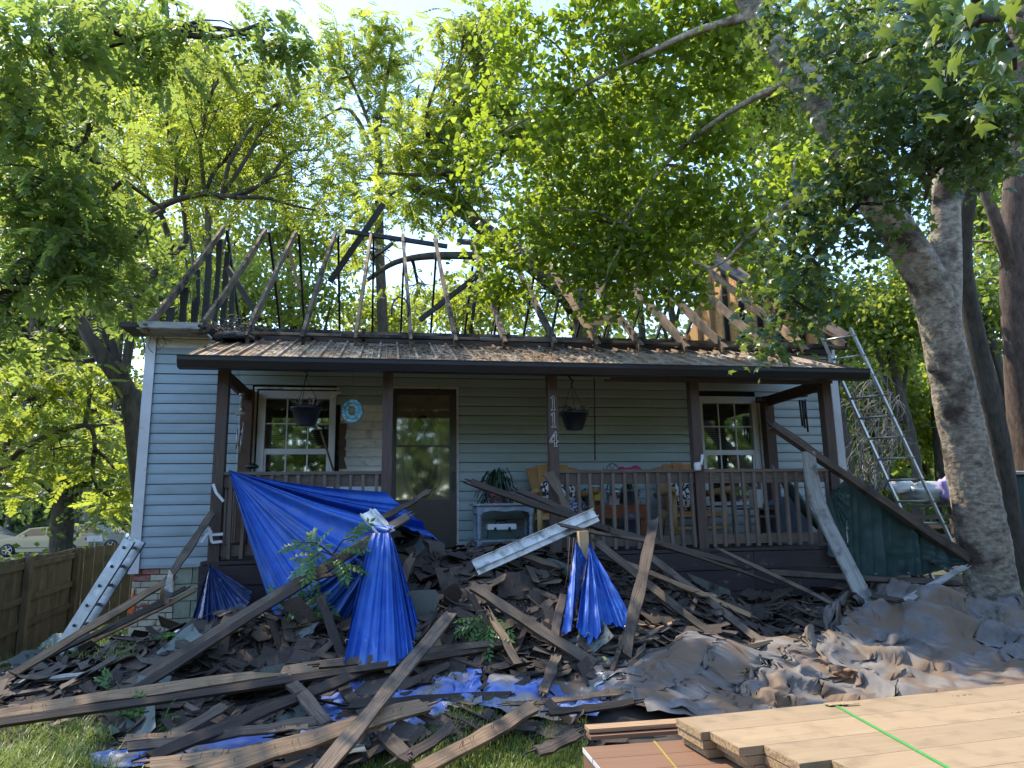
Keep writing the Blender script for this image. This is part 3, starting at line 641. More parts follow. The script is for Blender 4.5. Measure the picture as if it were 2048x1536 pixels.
part('cord', M['gray_board'], t, lambda b: b.tube([(c[0], c[1], c[2]+.14), (c[0], c[1], c[2]+.48)], .003, 4))
# wind chimes
c = at(481, 775, Y=-.75)
t = thing('wind_chime', 'silver wind chime with shiny balls and thin tubes beside the left porch post', 'wind chime', c+vec([0, 0, -1.0]))
def px(u, v, Y): return at(u, v, Y=Y)
part('bead', M['alu'], t, lambda b: [b.lathe(px(484, v, -.75), [(.001, -r), (r*.7, -r*.7), (r, 0), (r*.7, r*.7), (.001, r)], 10) for v, r in ((788, .035), (795, .022), (819, .03), (864, .018))])
part('cord', M['gray_board'], t, lambda b: b.tube([px(483, 765, -.75), px(484, 850, -.75)], .003, 4))
part('driftwood_bar', M['gray_board'], t, lambda b: b.tube([px(472, 829, -.75), px(484, 826, -.75), px(493, 829, -.75)], .02, 6))
for (a, v0, v1) in ((475, 858, 898), (480, 843, 893), (483, 870, 906), (487, 845, 888)):
    part('chime_tube', M['alu'], t, lambda b: b.tube([px(a, v0, -.75), px(a-3, v1, -.75)], .009, 7))
c = at(1606, 790, Y=-.8)
t = thing('wind_chime', 'large wind chime with dark tubes hanging near the right porch post', 'wind chime', c+vec([0, 0, -.5]))
part('disc', M['black'], t, lambda b: (b.lathe(px(1604, 793, -.8), [(.001, -.01), (.08, -.004), (.08, .008), (.001, .02)], 14), [b.tube([px(1604+k*7, 775, -.8), px(1604+k*9, 792, -.8)], .003, 4) for k in (-1, 0, 1)], b.tube([px(1595, 778, -.8), px(1600, 772, -.8), px(1609, 772, -.8), px(1615, 778, -.8), px(1604, 790, -.8), px(1595, 778, -.8)], .004, 4)))
for (a, v0, v1) in ((1599, 800, 852), (1604, 800, 856), (1610, 799, 864), (1606, 802, 838)):
    part('chime_tube', M['black'], t, lambda b: b.tube([px(a, v0, -.8), px(a+6, v1, -.8)], .014, 7))
# small hung sign at the right rear post
c = at(1524, 800, Y=-.25); t = thing('small_sign', 'small dark wooden plaque with pale lettering hung at the right rear porch post', 'sign', c)
part('plaque', M['lumber_dark'], t, lambda b: b.box(c[0]-.09, c[0]+.09, c[1], c[1]+.012, c[2]-.045, c[2]+.045))
part('lettering', M['old_white'], t, lambda b: [b.tube([(c[0]-.07+k*.033, c[1]-.003, c[2]-.015+(k % 2)*.012), (c[0]-.06+k*.033, c[1]-.003, c[2]+.022), (c[0]-.05+k*.033, c[1]-.003, c[2]-.01)], .0028, 4) for k in range(4)])
t = thing('hook_block', 'short pale wood block under the porch header beside the awning rod', 'wood block', at(1211, 752, Y=-1.45))
part('block', M['lumber_tan'], t, lambda b: b.beam(at(1196, 753, Y=-1.56), at(1220, 754, Y=-1.56), .05, .04, (0, -1, 0)))
t = thing('crank_rod', 'long thin crank rod hanging down from the porch header', 'crank rod', at(1192, 940, Y=-1.2))
part('rod', M['gutter'], t, lambda b: b.tube([at(1188, 755, Y=-1.2), at(1189, 770, Y=-1.2), at(1190, 920, Y=-1.2)], .008, 6))
part('crank', M['alu'], t, lambda b: (b.tube([at(1190, 918, Y=-1.2), at(1191, 926, Y=-1.2), at(1206, 927, Y=-1.2), at(1207, 940, Y=-1.2)], .006, 6), b.tube([at(1188, 761, Y=-1.2), at(1198, 761, Y=-1.2)], .008, 6)))
# white lamp-like bracket on the fourth post
c = at(1398, 930, Y=-1.57)
t = thing('post_bracket', 'white plastic fitting fixed to the post at rail height', 'bracket', c+vec([0, 0, -.06]))
part('body', M['whiteplastic'], t, lambda b: (b.lathe(c+vec([-.02, 0, -.07]), [(.03, 0), (.042, .02), (.042, .085), (.03, .10)], 12), b.tube([c+vec([-.005, 0, .03]), c+vec([.02, -.02, 0]), c+vec([.05, 0, .12])], .018, 8)))
# carved totem and leaning stick by the left window
sh = [(-.035, 0), (-.03, .13), (-.045, .15), (-.05, .2), (-.03, .22), (-.045, .26), (-.045, .31), (-.03, .33), (-.035, .36), (-.045, .5), (.045, .5), (.045, .40), (.03, .34), (.045, .31), (.045, .25), (.03, .22), (.045, .2), (.045, .14), (.025, .12), (.06, 0)]
c = at(683, 938, Y=-.12)
b = MB(); b.prism([(c[0]+x*1.1, c[1], c[2]+z*1.18) for x, z in sh], (0, .02, 0)); o = b.build('wooden_cutout', M['rust'])
tag(o, 'brown scroll-cut wooden ornament hanging between the left window and old white boards', 'ornament')
o.data.materials[0] = M['pine'] if False else M['rust']
b = MB(); b.tube([at(641, 860, Y=-.35), at(667, 941, Y=-.35)], .014, 7); o = b.build('leaning_stick', M['lumber_tan']); tag(o, 'thin pale stick leaning across the right edge of the left window', 'stick')
# dark shoe-like things on left rail
for (u, l) in ((503, 'dark crumpled glove lying on the left porch rail below the window'),):
    b = MB(); c = at(u, 938, Y=-.5); b.lathe(c, [(.05, 0), (.09, .02), (.07, .05), (.02, .07)], 9); o = b.build('glove', M['black']); tag(o, l, 'glove')
# console table with pot and box
c = at(986, 1085, Y=-.35); tx0, tx1, ty0, ty1, tz = 4.14, 4.86, -.62, -.2, DK+.57
t = thing('console_table', 'small blue-grey distressed console table with turned legs beside the door', 'table', ((tx0+tx1)/2, -.4, DK))
part('tabletop', M['tablepaint'], t, lambda b: b.box(tx0-.05, tx1+.05, ty0-.03, ty1, tz-.025, tz))
part('apron', M['tablepaint'], t, lambda b: (b.prism([(tx0+.05, ty0+.01, tz-.03), (tx1-.05, ty0+.01, tz-.03), (tx1-.05, ty0+.01, tz-.12), (tx1-.12, ty0+.01, tz-.10), (tx1-.22, ty0+.01, tz-.085), ((tx0+tx1)/2, ty0+.01, tz-.105), (tx0+.22, ty0+.01, tz-.085), (tx0+.12, ty0+.01, tz-.10), (tx0+.05, ty0+.01, tz-.12)], (0, .02, 0)), b.box(tx0, tx0+.02, ty0+.06, ty1-.06, tz-.12, tz-.026), b.box(tx1-.02, tx1, ty0+.06, ty1-.06, tz-.12, tz-.026)))
part('shelf', M['tablepaint'], t, lambda b: b.box(tx0+.0, tx1-.0, ty0+.02, ty1-.02, DK+.10, DK+.125))
for (x, y) in ((tx0+.03, ty0+.03), (tx1-.03, ty0+.03), (tx0+.03, ty1-.03), (tx1-.03, ty1-.03)):
    part('leg', M['tablepaint'], t, lambda b: (b.box(x-.03, x+.03, y-.03, y+.03, tz-.14, tz-.026), b.lathe((x, y, DK+.125), [(.022, 0), (.03, .02), (.018, .04), (.03, .08), (.032, .14), (.018, .18), (.028, .2), (.03, .25), (.02, .28), (.028, .305)], 10), b.box(x-.028, x+.028, y-.028, y+.028, DK+.0, DK+.099)))
c = vec([4.43, -.40, tz]); t = thing('potted_plant', 'bushy dark green trailing plant in a pink pot on the console table', 'potted plant', c)
part('pot', M['pink'], t, lambda b: b.lathe(c, [(.085, 0), (.09, .005), (.105, .10), (.122, .10), (.13, .17), (.11, .17), (.10, .13)], 20))
def droop(b, c, n_, L0, up=.16, wd=.012):
    for k in range(n_):
        a = random.random()*6.28; L = L0*(.35+.8*random.random()); uq = random.uniform(.1, 1.5); pts = []
        for q in np.linspace(0, 1, 6): pts.append(c+vec([math.cos(a)*L*q, math.sin(a)*L*q*.8, up*uq*math.sin(q*2.6)-(.22-.1*uq)*q*q+.012*math.sin(q*9+k)]))
        s_ = vec([-math.sin(a), math.cos(a), .3])*wd
        V = []; 
        for i, p in enumerate(pts): V += [p-s_*(1 if i % 2 else .6), p+s_*(1 if i % 2 else .6)]
        b.add(V, [(2*i, 2*i+1, 2*i+3, 2*i+2) for i in range(5)])
part('foliage', M['houseplant'], t, lambda b: droop(b, c+vec([0, 0, .17]), 170, .27, .20))
c = vec([4.47, -.42, DK+.126]); t = thing('tackle_box', 'tackle box with white lid and dark green base on the console table shelf', 'tackle box', c)
part('base', M['greenbox'], t, lambda b: b.box(c[0]-.17, c[0]+.17, c[1]-.1, c[1]+.1, c[2], c[2]+.12))
part('lid', M['whiteplastic'], t, lambda b: b.prism([(c[0]-.18, c[1]-.11, c[2]+.122), (c[0]-.18, c[1]+.11, c[2]+.122), (c[0]-.18, c[1]+.09, c[2]+.19), (c[0]-.18, c[1]-.09, c[2]+.19)], (.36, 0, 0)))
part('handle', M['black'], t, lambda b: b.tube([c+vec([-.07, 0, .19]), c+vec([-.06, 0, .23]), c+vec([.06, 0, .23]), c+vec([.07, 0, .19])], .009, 6))
part('latch', M['black'], t, lambda b: [b.box(c[0]+k*.09-.015, c[0]+k*.09+.015, c[1]-.125, c[1]-.112, c[2]+.10, c[2]+.15) for k in (-1, 1)])
b = MB(); c = vec([4.72, -.45, tz]); b.prism([c+vec([-.08, 0, .0]), c+vec([.02, .0, .0]), c+vec([.09, 0, .02]), c+vec([.01, 0, .05]), c+vec([-.09, 0, .045])], (0, .05, 0)); o = b.build('garden_sprayer', M['yellow']); tag(o, 'small yellow hose nozzle lying on the console table beside the pink pot', 'hose nozzle')
# rustic log chairs
def chair(x, y, rz, lab, cush):
    t = thing('log_chair', lab, 'chair', (x, y, DK), 'pine log chairs on the porch')
    cs, sn = math.cos(rz), math.sin(rz)
    T = lambda p: vec([x+p[0]*cs-p[1]*sn, y+p[0]*sn+p[1]*cs, DK+p[2]])
    nb = [(-.25, .91), (-.13, .95), (0, .97), (.13, .95), (.25, .91)]
    for (q, h) in nb: part('back_slat', M['pine'], t, lambda b: b.beam(T((q*.72, .10, .34)), T((q*1.15, .42, h+.12)), .115 if q else .13, .022, T((0, -1, .2))-T((0, 0, 0)), seg=2, taper=1.15))
    for s in (-1, 1):
        part('leg', M['pine_log'], t, lambda b: b.tube([T((s*.33, -.33, 0)), T((s*.33, -.30, .70))], .036, 9))
        part('leg', M['pine_log'], t, lambda b: b.tube([T((s*.30, .42, 0)), T((s*.30, .15, .45))], .036, 9))
        part('arm', M['pine_log'], t, lambda b: b.tube([T((s*.37, -.40, .70)), T((s*.36, .0, .68)), T((s*.33, .38, .66))], .045, 9))
    for k in range(4): part('seat_slat', M['pine'], t, lambda b: b.beam(T((-.32, -.28+k*.12, .42-k*.02)), T((.32, -.28+k*.12, .42-k*.02)), .11, .022, (0, 0, 1)))
    for zz in (.22, .38): part('stretcher', M['pine_log'], t, lambda b: b.tube([T((-.33, -.32, zz)), T((.33, -.32, zz))], .03, 8))
    def pil(b, cx, cy2, cz, sx, sy, sz, m_):
        g = []
        for i in range(9):
            row = []
            for j in range(13):
                a = math.pi*i/8; q = 2*math.pi*j/12; e = lambda v: math.copysign(abs(v)**.55, v)
                row.append(T((cx+sx*e(math.sin(a))*e(math.cos(q)), cy2+sy*math.cos(a)-(cz-.5)*-.35, cz+sz*e(math.sin(a))*e(math.sin(q)))))
            g.append(row)
        b.grid(g)
    o = part('cushion', M['pattern'], t, lambda b: pil(b, 0, .04, .66, .24, .07, .22, 0)); o['label'] = 'black and white patterned back cushion'
    if cush: o = part('cushion', M['dotted'], t, lambda b: pil(b, .14, -.16, .50, .16, .08, .09, 0)); o['label'] = 'blue dotted seat cushion'
    return t
chair(5.2, -.62, 0, 'yellow pine log chair with patterned cushion behind the numbered post', True)
chair(6.95, -.62, -.05, 'yellow pine log chair with striped cushion in front of the right window edge', False)
# redwood plant bench with pots
t = thing('plant_bench', 'low red-stained wooden bench holding flower pots between the two log chairs', 'bench', (5.95, -.45, DK))
part('bench_top', M['redwood'], t, lambda b: [b.box(5.55, 6.35, -.62+k*.13, -.50+k*.13, DK+.50, DK+.53) for k in range(3)])
part('apron', M['redwood'], t, lambda b: b.box(5.56, 6.34, -.63, -.605, DK+.36, DK+.498))
for (x, y) in ((5.6, -.58), (6.3, -.58), (5.6, -.28), (6.3, -.28)): part('leg', M['redwood'], t, lambda b: b.box(x-.035, x+.035, y-.02, y+.035, DK, DK+.495))
def pot(x, y, z, r, h, mat, lab, plant=0, cat='flower pot'):
    t = thing('flower_pot', lab, cat, (x, y, z))
    part('pot', M[mat], t, lambda b: b.lathe((x, y, z), [(r*.72, 0), (r*.74, .01), (r*.92, h*.8), (r, h*.8), (r, h), (r*.85, h), (r*.82, h*.9)], 16))
    if plant: part('foliage', M['houseplant'], t, lambda b: droop(b, vec([x, y, z+h*.9]), plant, .16, .10))
zb = DK+.531
pot(5.96, -.45, zb, .10, .19, 'whiteplastic', 'white plastic flower pot in the middle of the red bench', 20)
pot(6.19, -.43, zb, .14, .20, 'bluegrey', 'wide grey flower pot with leafy plant at the right of the red bench', 45)
t = thing('lunch_bag', 'black and teal bag with a yellow front at the left end of the red bench', 'bag', (5.67, -.47, zb))
part('body', M['black'], t, lambda b: b.prism([(5.55, -.56, zb), (5.80, -.56, zb), (5.81, -.56, zb+.17), (5.77, -.56, zb+.23), (5.60, -.56, zb+.23), (5.55, -.56, zb+.18)], (0, .16, 0)))
part('front_panel', M['yellow'], t, lambda b: b.box(5.67, 5.79, -.567, -.561, zb+.06, zb+.16))
part('strap', M['teal'], t, lambda b: b.tube([(5.57, -.55, zb+.2), (5.6, -.56, zb+.26), (5.74, -.56, zb+.27), (5.79, -.55, zb+.22)], .012, 6))
pot(5.66, -.3, zb, .08, .01, 'bluegrey', 'flat grey saucer under the bag on the red bench', 0, 'saucer')
c = at(1225, 938, Y=-1.05); b = MB()
b.tube([c+vec([.075*math.cos(a), 0, .075*math.sin(a)-.01]) for a in np.linspace(0, 6.2832, 21)], .006, 5, caps=False)
for a in (0, 1.05, 2.09): b.tube([c+vec([.075*math.cos(a), 0, .075*math.sin(a)-.01]), c-vec([.075*math.cos(a), 0, .075*math.sin(a)+.01])], .004, 5)
b.tube([c+vec([0, .02, -.35]), c+vec([0, .02, -.01])], .008, 6)
o = b.build('spoked_wheel', M['black']); tag(o, 'thin black spoked wheel ornament just above the right rail', 'ornament')
c = at(1260, 935, Y=-1.0); t = thing('flower_bunch', 'magenta flower heads showing above the rail beside the spoked wheel', 'flowers', c+vec([0, 0, -.4]))
for (dx, r) in ((-.11, .06), (-.02, .05), (.07, .075)):
    part('flower_head', M['magenta'], t, lambda b: b.lathe(c+vec([dx, 0, -.04]), [(.01, -r*.5), (r, -r*.15), (r*.95, r*.4), (r*.4, r*.8), (.005, r*.85)], 11))
    part('stem', M['houseplant'], t, lambda b: b.tube([c+vec([dx, 0, -.08]), c+vec([dx*.5, 0, -.42])], .006, 5))
pot(c[0]-.01, c[1], DK+.0, .12, .42, 'bluegrey', 'tall grey planter under the magenta flowers behind the rail', 0, 'planter')
# small wooden chair, bin, umbrella at the right end
def post4(b, pts, r=.018): b.tube(pts, r, 6)
x, y = 7.78, -.75
t = thing('slatted_chair', 'small weathered grey wooden chair behind the right railing', 'chair', (x, y, DK))
for (a, c_) in ((-.2, -.2), (.2, -.2), (-.2, .2), (.2, .2)): part('leg', M['rail_wood'], t, lambda b: b.box(x+a-.018, x+a+.018, y+c_-.018, y+c_+.018, DK, DK+(.44 if c_ < 0 else .88)))
part('seat', M['rail_wood'], t, lambda b: b.box(x-.23, x+.23, y-.23, y+.18, DK+.441, DK+.465))
for zz in (.12, .34): part('stretcher', M['rail_wood'], t, lambda b: b.box(x-.18, x+.18, y-.215, y-.195, DK+zz, DK+zz+.03))
for zz in (.58, .7, .82): part('back_slat', M['rail_wood'], t, lambda b: b.box(x-.18, x+.18, y+.19, y+.21, DK+zz, DK+zz+.05))
b = MB(); b.box(x-.06, x+.06, y-.1, y+.02, DK+.466, DK+.70); o = b.build('paper_carton', M['white']); tag(o, 'white carton standing on the small grey chair', 'carton')
b = MB(); b.prism([(8.02, -.95, DK), (8.38, -.95, DK), (8.42, -.95, DK+.45), (8.28, -.95, DK+.6), (8.0, -.95, DK+.5)], (0, .5, 0)); o = b.build('storage_bin', M['bluegrey']); tag(o, 'blue-grey storage bin behind the right end of the railing', 'bin')
t = thing('patio_umbrella', 'folded dark green umbrella leaning behind the right end of the railing', 'umbrella', (8.3, -1.1, DK))
part('canopy', M['green'], t, lambda b: b.tube([(7.95, -1.05, DK+.92), (8.1, -1.08, DK+.7), (8.35, -1.12, DK+.3), (8.42, -1.12, DK+.2)], [.02, .07, .06, .03], 9, wob=.4))
part('pole', M['alu'], t, lambda b: b.tube([(7.9, -1.04, DK+1.0), (8.52, -1.14, DK+.02)], .015, 7))
b = MB(); c = at(715, 970, Y=-.9); b.box(c[0]-.25, c[0]+.12, c[1], c[1]+.2, DK, c[2]+.03); o = b.build('white_crate', M['white']); tag(o, 'white box standing on the porch behind the left railing', 'box')

# ================================================================ debris mound
xs = np.linspace(-2.3, 10.1, 220); ys = np.linspace(-5.75, -1.25, 115)
X, Y = np.meshgrid(xs, ys); Z = gz(X, Y)+mz(X, Y)-.03-(mz(X, Y) < .01)*.04
b = MB(); b.grid(np.stack([X, Y, Z], -1)); o = b.build('debris_soil', M['soil'], origin=(4, -3, 0)); tag(o, 'dark dirt and crumbs under the torn roofing', 'debris', kind='stuff')
def scrap_shape(seed, kind):
    rr = random.Random(seed)
    if kind == 'shingle':
        n_ = rr.choice((5, 6, 7)); P = []
        for k in range(n_):
            a = 6.283*(k+rr.random()*.5)/n_; r = .5*(.65+.5*rr.random()); P.append((r*math.cos(a)*1.2, r*math.sin(a)*.75, 0))
        t_ = .035
    else:
        w_ = .10+.08*rr.random(); P = [(-.5-.05*rr.random(), -w_, 0), (.45, -w_*(.5+rr.random()*.5), 0), (.52, 0, 0), (.4+.1*rr.random(), w_*(.6+.4*rr.random()), 0), (-.48, w_, 0)]; t_ = .03
    P = np.array(P); curl = (rr.random()-.3)*.35
    P[:, 2] = curl*P[:, 0]**2+(rr.random()-.5)*.15*P[:, 1]
    return P, t_
def scrap_mesh(seed, kind, mat):
    P, t_ = scrap_shape(seed, kind); b = MB(); b.prism(P, (0, 0, t_))
    V = np.vstack(b.v); me = bpy.data.meshes.new('scrap'); me.from_pydata(V.tolist(), [], b.f)
    uvl = me.uv_layers.new(name='UVMap'); uvl.data.foreach_set('uv', np.array([(V[i][0]*.3, V[i][1]*.3) for f in b.f for i in f], float).ravel())
    me.materials.append(mat); return me
def nrm_at(x, y):
    e = .06; return nrm(vec([-(surf(x+e, y)-surf(x-e, y))/(2*e), -(surf(x, y+e)-surf(x, y-e))/(2*e), 1]))
def rotm(x, y, spin, tilt):
    n_ = nrm_at(x, y)+vec([random.gauss(0, tilt), random.gauss(0, tilt), 0]); n_ = nrm(n_)
    a = vec([math.cos(spin), math.sin(spin), 0]); a = nrm(a-n_*(a@n_)); return np.stack([a, np.cross(n_, a), n_], 1)
def spin_():
    return random.choice((random.gauss(.45, .5), random.gauss(-.5, .6), random.random()*6.28))
def poly_in(pts, x, y):
    r = False; j = len(pts)-1
    for i in range(len(pts)):
        (xi, yi), (xj, yj) = pts[i], pts[j]
        if (yi > y) != (yj > y) and x < (xj-xi)*(y-yi)/(yj-yi)+xi: r = not r
        j = i
    return r
def gpoly(*q): return [tuple(at(u, v, Z=z)[:2]) for u, v, z in q]
CLEAR = [(gpoly((1235, 1445, .05), (1290, 1372, .1), (1400, 1352, .12), (1500, 1342, .15), (1540, 1302, .2), (1640, 1292, .25), (1720, 1242, .3), (1780, 1192, .4), (1860, 1142, .5), (1950, 1190, .4), (2250, 1240, .4), (2250, 1600, 0), (1240, 1600, 0)), 0.0),
         (gpoly((575, 1545, .02), (640, 1462, .06), (870, 1420, .08), (955, 1398, .1), (970, 1470, .05), (860, 1500, .03), (700, 1532, .02)), .04),
         (gpoly((960, 1490, .03), (985, 1440, .05), (1080, 1420, .06), (1300, 1400, .06), (1300, 1500, .03)), .02),
         (gpoly((640, 1462, .05), (655, 1425, .06), (725, 1422, .06), (720, 1455, .05)), .1),
         (gpoly((190, 1545, .02), (180, 1512, .03), (400, 1490, .04), (560, 1482, .05), (560, 1550, .02)), .04)]
def on_mound():
    while True:
        x, y = on_mound0()
        if all(random.random() < k or not poly_in(pg, x, y) for pg, k in CLEAR): return x, y
def on_mound0():
    while True:
        x = random.uniform(-1.9, 9.6); y = random.uniform(-5.5, -1.6); m_ = float(mz(x, y))
        if y < -5.0 and x > 2.9: continue
        if m_ < .02+.03*random.random(): continue
        if x > 6.2 and y < -3.3: continue
        return x, y
# uncountable lower layers: one real mesh
def heap(name, n_, kinds, mat, smin, smax, lab, lift=.05, xr=None):
    V = []; Fq = []; Vn = 0; mesh_v = []; polys = []; uv = []
    lib = [scrap_shape(s, kinds) for s in range(10)]
    b = MB()
    for i in range(n_):
        x, y = on_mound()
        if xr and not (xr[0] < x < xr[1]): continue
        P, t_ = lib[i % 10]; s = smin+(smax-smin)*random.random()**2; A = rotm(x, y, spin_(), .34)
        o = vec([x, y, float(surf(x, y))-.02+random.random()*lift]); q = (P*s)@A.T+o; up = A[:, 2]*max(.006, t_*s*.5); k = len(q)
        b.v.append(q); b.v.append(q+up); base = b.n; b.n += 2*k
        b.f.append(tuple(base+k+j for j in range(k))); b.sm.append(False); b.uv.append([(P[j][0]*s+i*.7, P[j][1]*s) for j in range(k)])
        for j in range(k):
            j2 = (j+1) % k; b.f.append((base+j, base+j2, base+k+j2, base+k+j)); b.sm.append(False); b.uv.append([(0, 0), (.02, 0), (.02, .02), (0, .02)])
    o = b.build(name, mat, origin=(4, -3, 0)); tag(o, lab, 'debris', kind='stuff')
heap('shingle_debris', 10500, 'shingle', M['shingle'], .06, .22, 'mass of small broken dark asphalt shingle bits')
heap('wood_debris', 6000, 'splinter', M['shingle_brown'], .07, .26, 'mass of small splintered brown cedar shingle bits')
heap('wood_debris', 2200, 'splinter', M['lumber_dark'], .10, .40, 'dark charred splinters of lath in the heap', .1)
# the large pieces, each a thing of its own
zones = [(-9, .9, 'at the far left edge of the heap by the ladder'), (.9, 2.6, 'on the left heap under the long leaning boards'), (2.6, 3.7, 'around the hanging blue tarp'),
         (3.7, 5.0, 'on the centre heap below the console table'), (5.0, 6.6, 'below the railing right of the torn blue tarp'), (6.6, 12, 'on the right heap near the muddy tarp')]
libs = {'shingle': [scrap_mesh(s, 'shingle', M['shingle']) for s in range(20, 26)], 'wood': [scrap_mesh(s, 'splinter', M['shingle_brown']) for s in range(30, 36)], 'tan': [scrap_mesh(s, 'splinter', M['lumber_tan']) for s in range(40, 43)]}
def piece(kind, x, y, s, lift, tilt, nm, lab, cat, grp):
    o = bpy.data.objects.new(nm, random.choice(libs[kind])); col.objects.link(o)
    A = rotm(x, y, spin_(), tilt); mt = Matrix.Identity(4)
    sv = (s, s*(1 if kind == 'shingle' else .9), s*.6)
    for i in range(3):
        for j in range(3): mt[i][j] = A[i, j]*sv[j]
    mt.translation = Vector((x, y, float(surf(x, y))+lift)); o.matrix_world = mt
    tag(o, lab, cat, grp)
def felt_mesh(seed, mat):
    rr = random.Random(seed); nx, ny = 8, 5; R_ = rr.uniform(.35, 1.2); G = []
    for i in range(nx):
        row = []
        for j in range(ny):
            x = (i/(nx-1)-.5)*(1+.10*rr.random()); y = (j/(ny-1)-.5)*.7*(1+.14*rr.random()); a = x/R_
            row.append((R_*math.sin(a), y+.03*math.sin(i*1.3+seed), R_*(1-math.cos(a))*(1 if seed % 2 else -1)+.06*y*y+.02*rr.random()))
        G.append(row)
    G = np.array(G); b = MB(); b.grid(G); b.grid(G[::-1]-np.array([0, 0, .012])); V = np.vstack(b.v); me = bpy.data.meshes.new('felt'); me.from_pydata(V.tolist(), [], b.f); me.materials.append(mat); return me
libs['felt'] = [felt_mesh(k, M[('shingle_green', 'shingle', 'shingle')[k % 3]]) for k in range(7)]
def zone(x): return next(t_ for a, c, t_ in zones if a <= x < c)
for i in range(285):
    x, y = on_mound(); piece('shingle', x, y, random.uniform(.18, .42), random.uniform(.0, .07), .34, 'shingle_scrap', 'torn dark asphalt shingle scrap '+zone(x), 'shingle scrap', 'torn shingle scraps '+zone(x))
for i in range(250):
    x, y = on_mound(); piece('wood', x, y, random.uniform(.16, .36), random.uniform(.0, .07), .42, 'wood_scrap', 'splintered brown cedar scrap '+zone(x), 'wood scrap', 'cedar scraps '+zone(x))
for i in range(26):
    x, y = on_mound(); piece('tan', x, y, random.uniform(.14, .30), random.uniform(.03, .07), .25, 'split_wood', 'fresh tan split wood piece '+zone(x), 'wood scrap', 'tan split wood '+zone(x))
for i in range(46):
    x, y = on_mound(); piece('felt', x, y, random.uniform(.22, .48), random.uniform(.03, .10), .4, 'felt_scrap', 'curled roofing felt '+zone(x), 'felt scrap', 'curled roofing felt '+zone(x))
# named large shingle sheets
def sheet(pts, Y, mat, nm, lab, cat, t_=.012, curl=.05):
    P = [at(u, v, Y=Y+(0 if not isinstance(Y, tuple) else 0)) for u, v in pts]
    c = np.mean(P, 0); b = MB(); n_ = len(P)
    P = [p+vec([0, -.5*(c[2]-p[2])*-1*.6, 0]) for p in P]
    b.prism(P, (0, t_, -t_*.6)); o = b.build(nm, M[mat]); tag(o, lab, cat); return o
SH = [([(800, 1195), (822, 1180), (870, 1178), (880, 1195), (868, 1230), (912, 1262), (860, 1268), (815, 1240)], -3.35, 'shingle_green', 'large grey-green curled roofing sheet just right of the blue tarp cone'),
      ([(988, 1340), (1020, 1332), (1072, 1352), (1055, 1370), (1010, 1362)], -3.7, 'shingle_green', 'leaf-shaped grey-green roofing sheet lying low in the centre of the heap'),
      ([(1050, 1320), (1078, 1313), (1092, 1330), (1080, 1350), (1058, 1345)], -3.6, 'shingle_green', 'small round grey-green roofing piece under the crossed boards'),
      ([(888, 1180), (910, 1165), (925, 1185), (912, 1215), (886, 1208)], -3.3, 'shingle', 'dark slate-like shingle square near the centre of the heap'),
      ([(1370, 1145), (1460, 1180), (1465, 1215), (1420, 1205)], -2.5, 'shingle_green', 'grey tar paper corner standing up below the right railing'),
      ([(1280, 1290), (1350, 1276), (1345, 1305), (1300, 1315)], -3.2, 'shingle', 'broad flat shingle by the foot of the upright post'),
      ([(560, 1075+130), (600, 1190), (640, 1240), (600, 1250)], -3.3, 'shingle', 'dark shingle slab on the left heap below the leafy branch'),
      ([(1170, 1345), (1250, 1352), (1235, 1362), (1190, 1362)], -3.9, 'shingle_green', 'greenish flat roofing strip at the front of the right heap'),
      ([(505, 1340), (570, 1325), (555, 1352), (520, 1365)], -3.8, 'shingle_green', 'speckled roofing piece under the long double board')]
for p_, Y_, m_, l_ in SH: sheet(p_, Y_, m_, 'roofing_sheet', l_, 'roofing sheet')

# ================================================================ loose lumber
GR = 'loose boards thrown on the debris heap'
def lumber(name, lab, a, c, w_=.10, t_=.035, mat='lumber', rest=.06, seg=5, bow=0, taper=1., rough=.012, nor=None, e0=0, e1=0, cat='board', grp=GR):
    def p(q):
        if len(q) == 3 and q[2] is not None: return at(q[0], q[1], Y=q[2])
        return hit(q[0], q[1], rest if q[1] < 1400 else rest+.09)
    P0, P1 = p(a), p(c); qs = np.linspace(.03, .97, 15)
    for _ in range(40):      # a board lies on the heap, not in it
        S_ = P0[None]+(P1-P0)[None]*qs[:, None]
        if (S_[:, 2]-surf(S_[:, 0], S_[:, 1])).min() > .035: break
        P0 = P0+(CAM-P0)*.012; P1 = P1+(CAM-P1)*.012; w_ *= .988; t_ *= .988
    w_ *= .74; t_ *= .8
    mid = (P0+P1)/2
    nn = nrm(CAM-mid)*.7+vec([0, 0, .5]) if nor is None else vec(nor)
    b = MB(); b.beam(P0, P1, w_, t_, nn, seg=seg+2, bow=bow or random.uniform(-.02, .02), taper=taper, rough=rough*1.3, end0=e0, end1=e1)
    for P_, sg in ((P0, -1), (P1, 1)):      # frayed end
        a_ = nrm(P1-P0)*sg; wd2 = nrm(np.cross(nn, a_))
        for _ in range(3):
            q_ = P_+wd2*random.uniform(-.42, .42)*w_; b.beam(q_-a_*.02, q_+a_*random.uniform(.02, .10), w_*random.uniform(.12, .3), t_*.5, nn, taper=.15)
    o = b.build(name, M[mat])
    if mat == 'lumber_tan' and a[1] > 1400:      # nails standing up from the board
        for _ in range(9):
            q_ = P0+(P1-P0)*random.uniform(.05, .95)+nrm(nn)*t_*.5+vec([0, 0, .0]); d_ = nrm(nrm(nn)+vec([random.gauss(0, .3), random.gauss(0, .3), .2]))
            b = MB(); b.tube([q_-d_*.005, q_+d_*.035], .0016, 4); b.build('nail', M['rust'], o)
    return tag(o, lab, cat, grp)
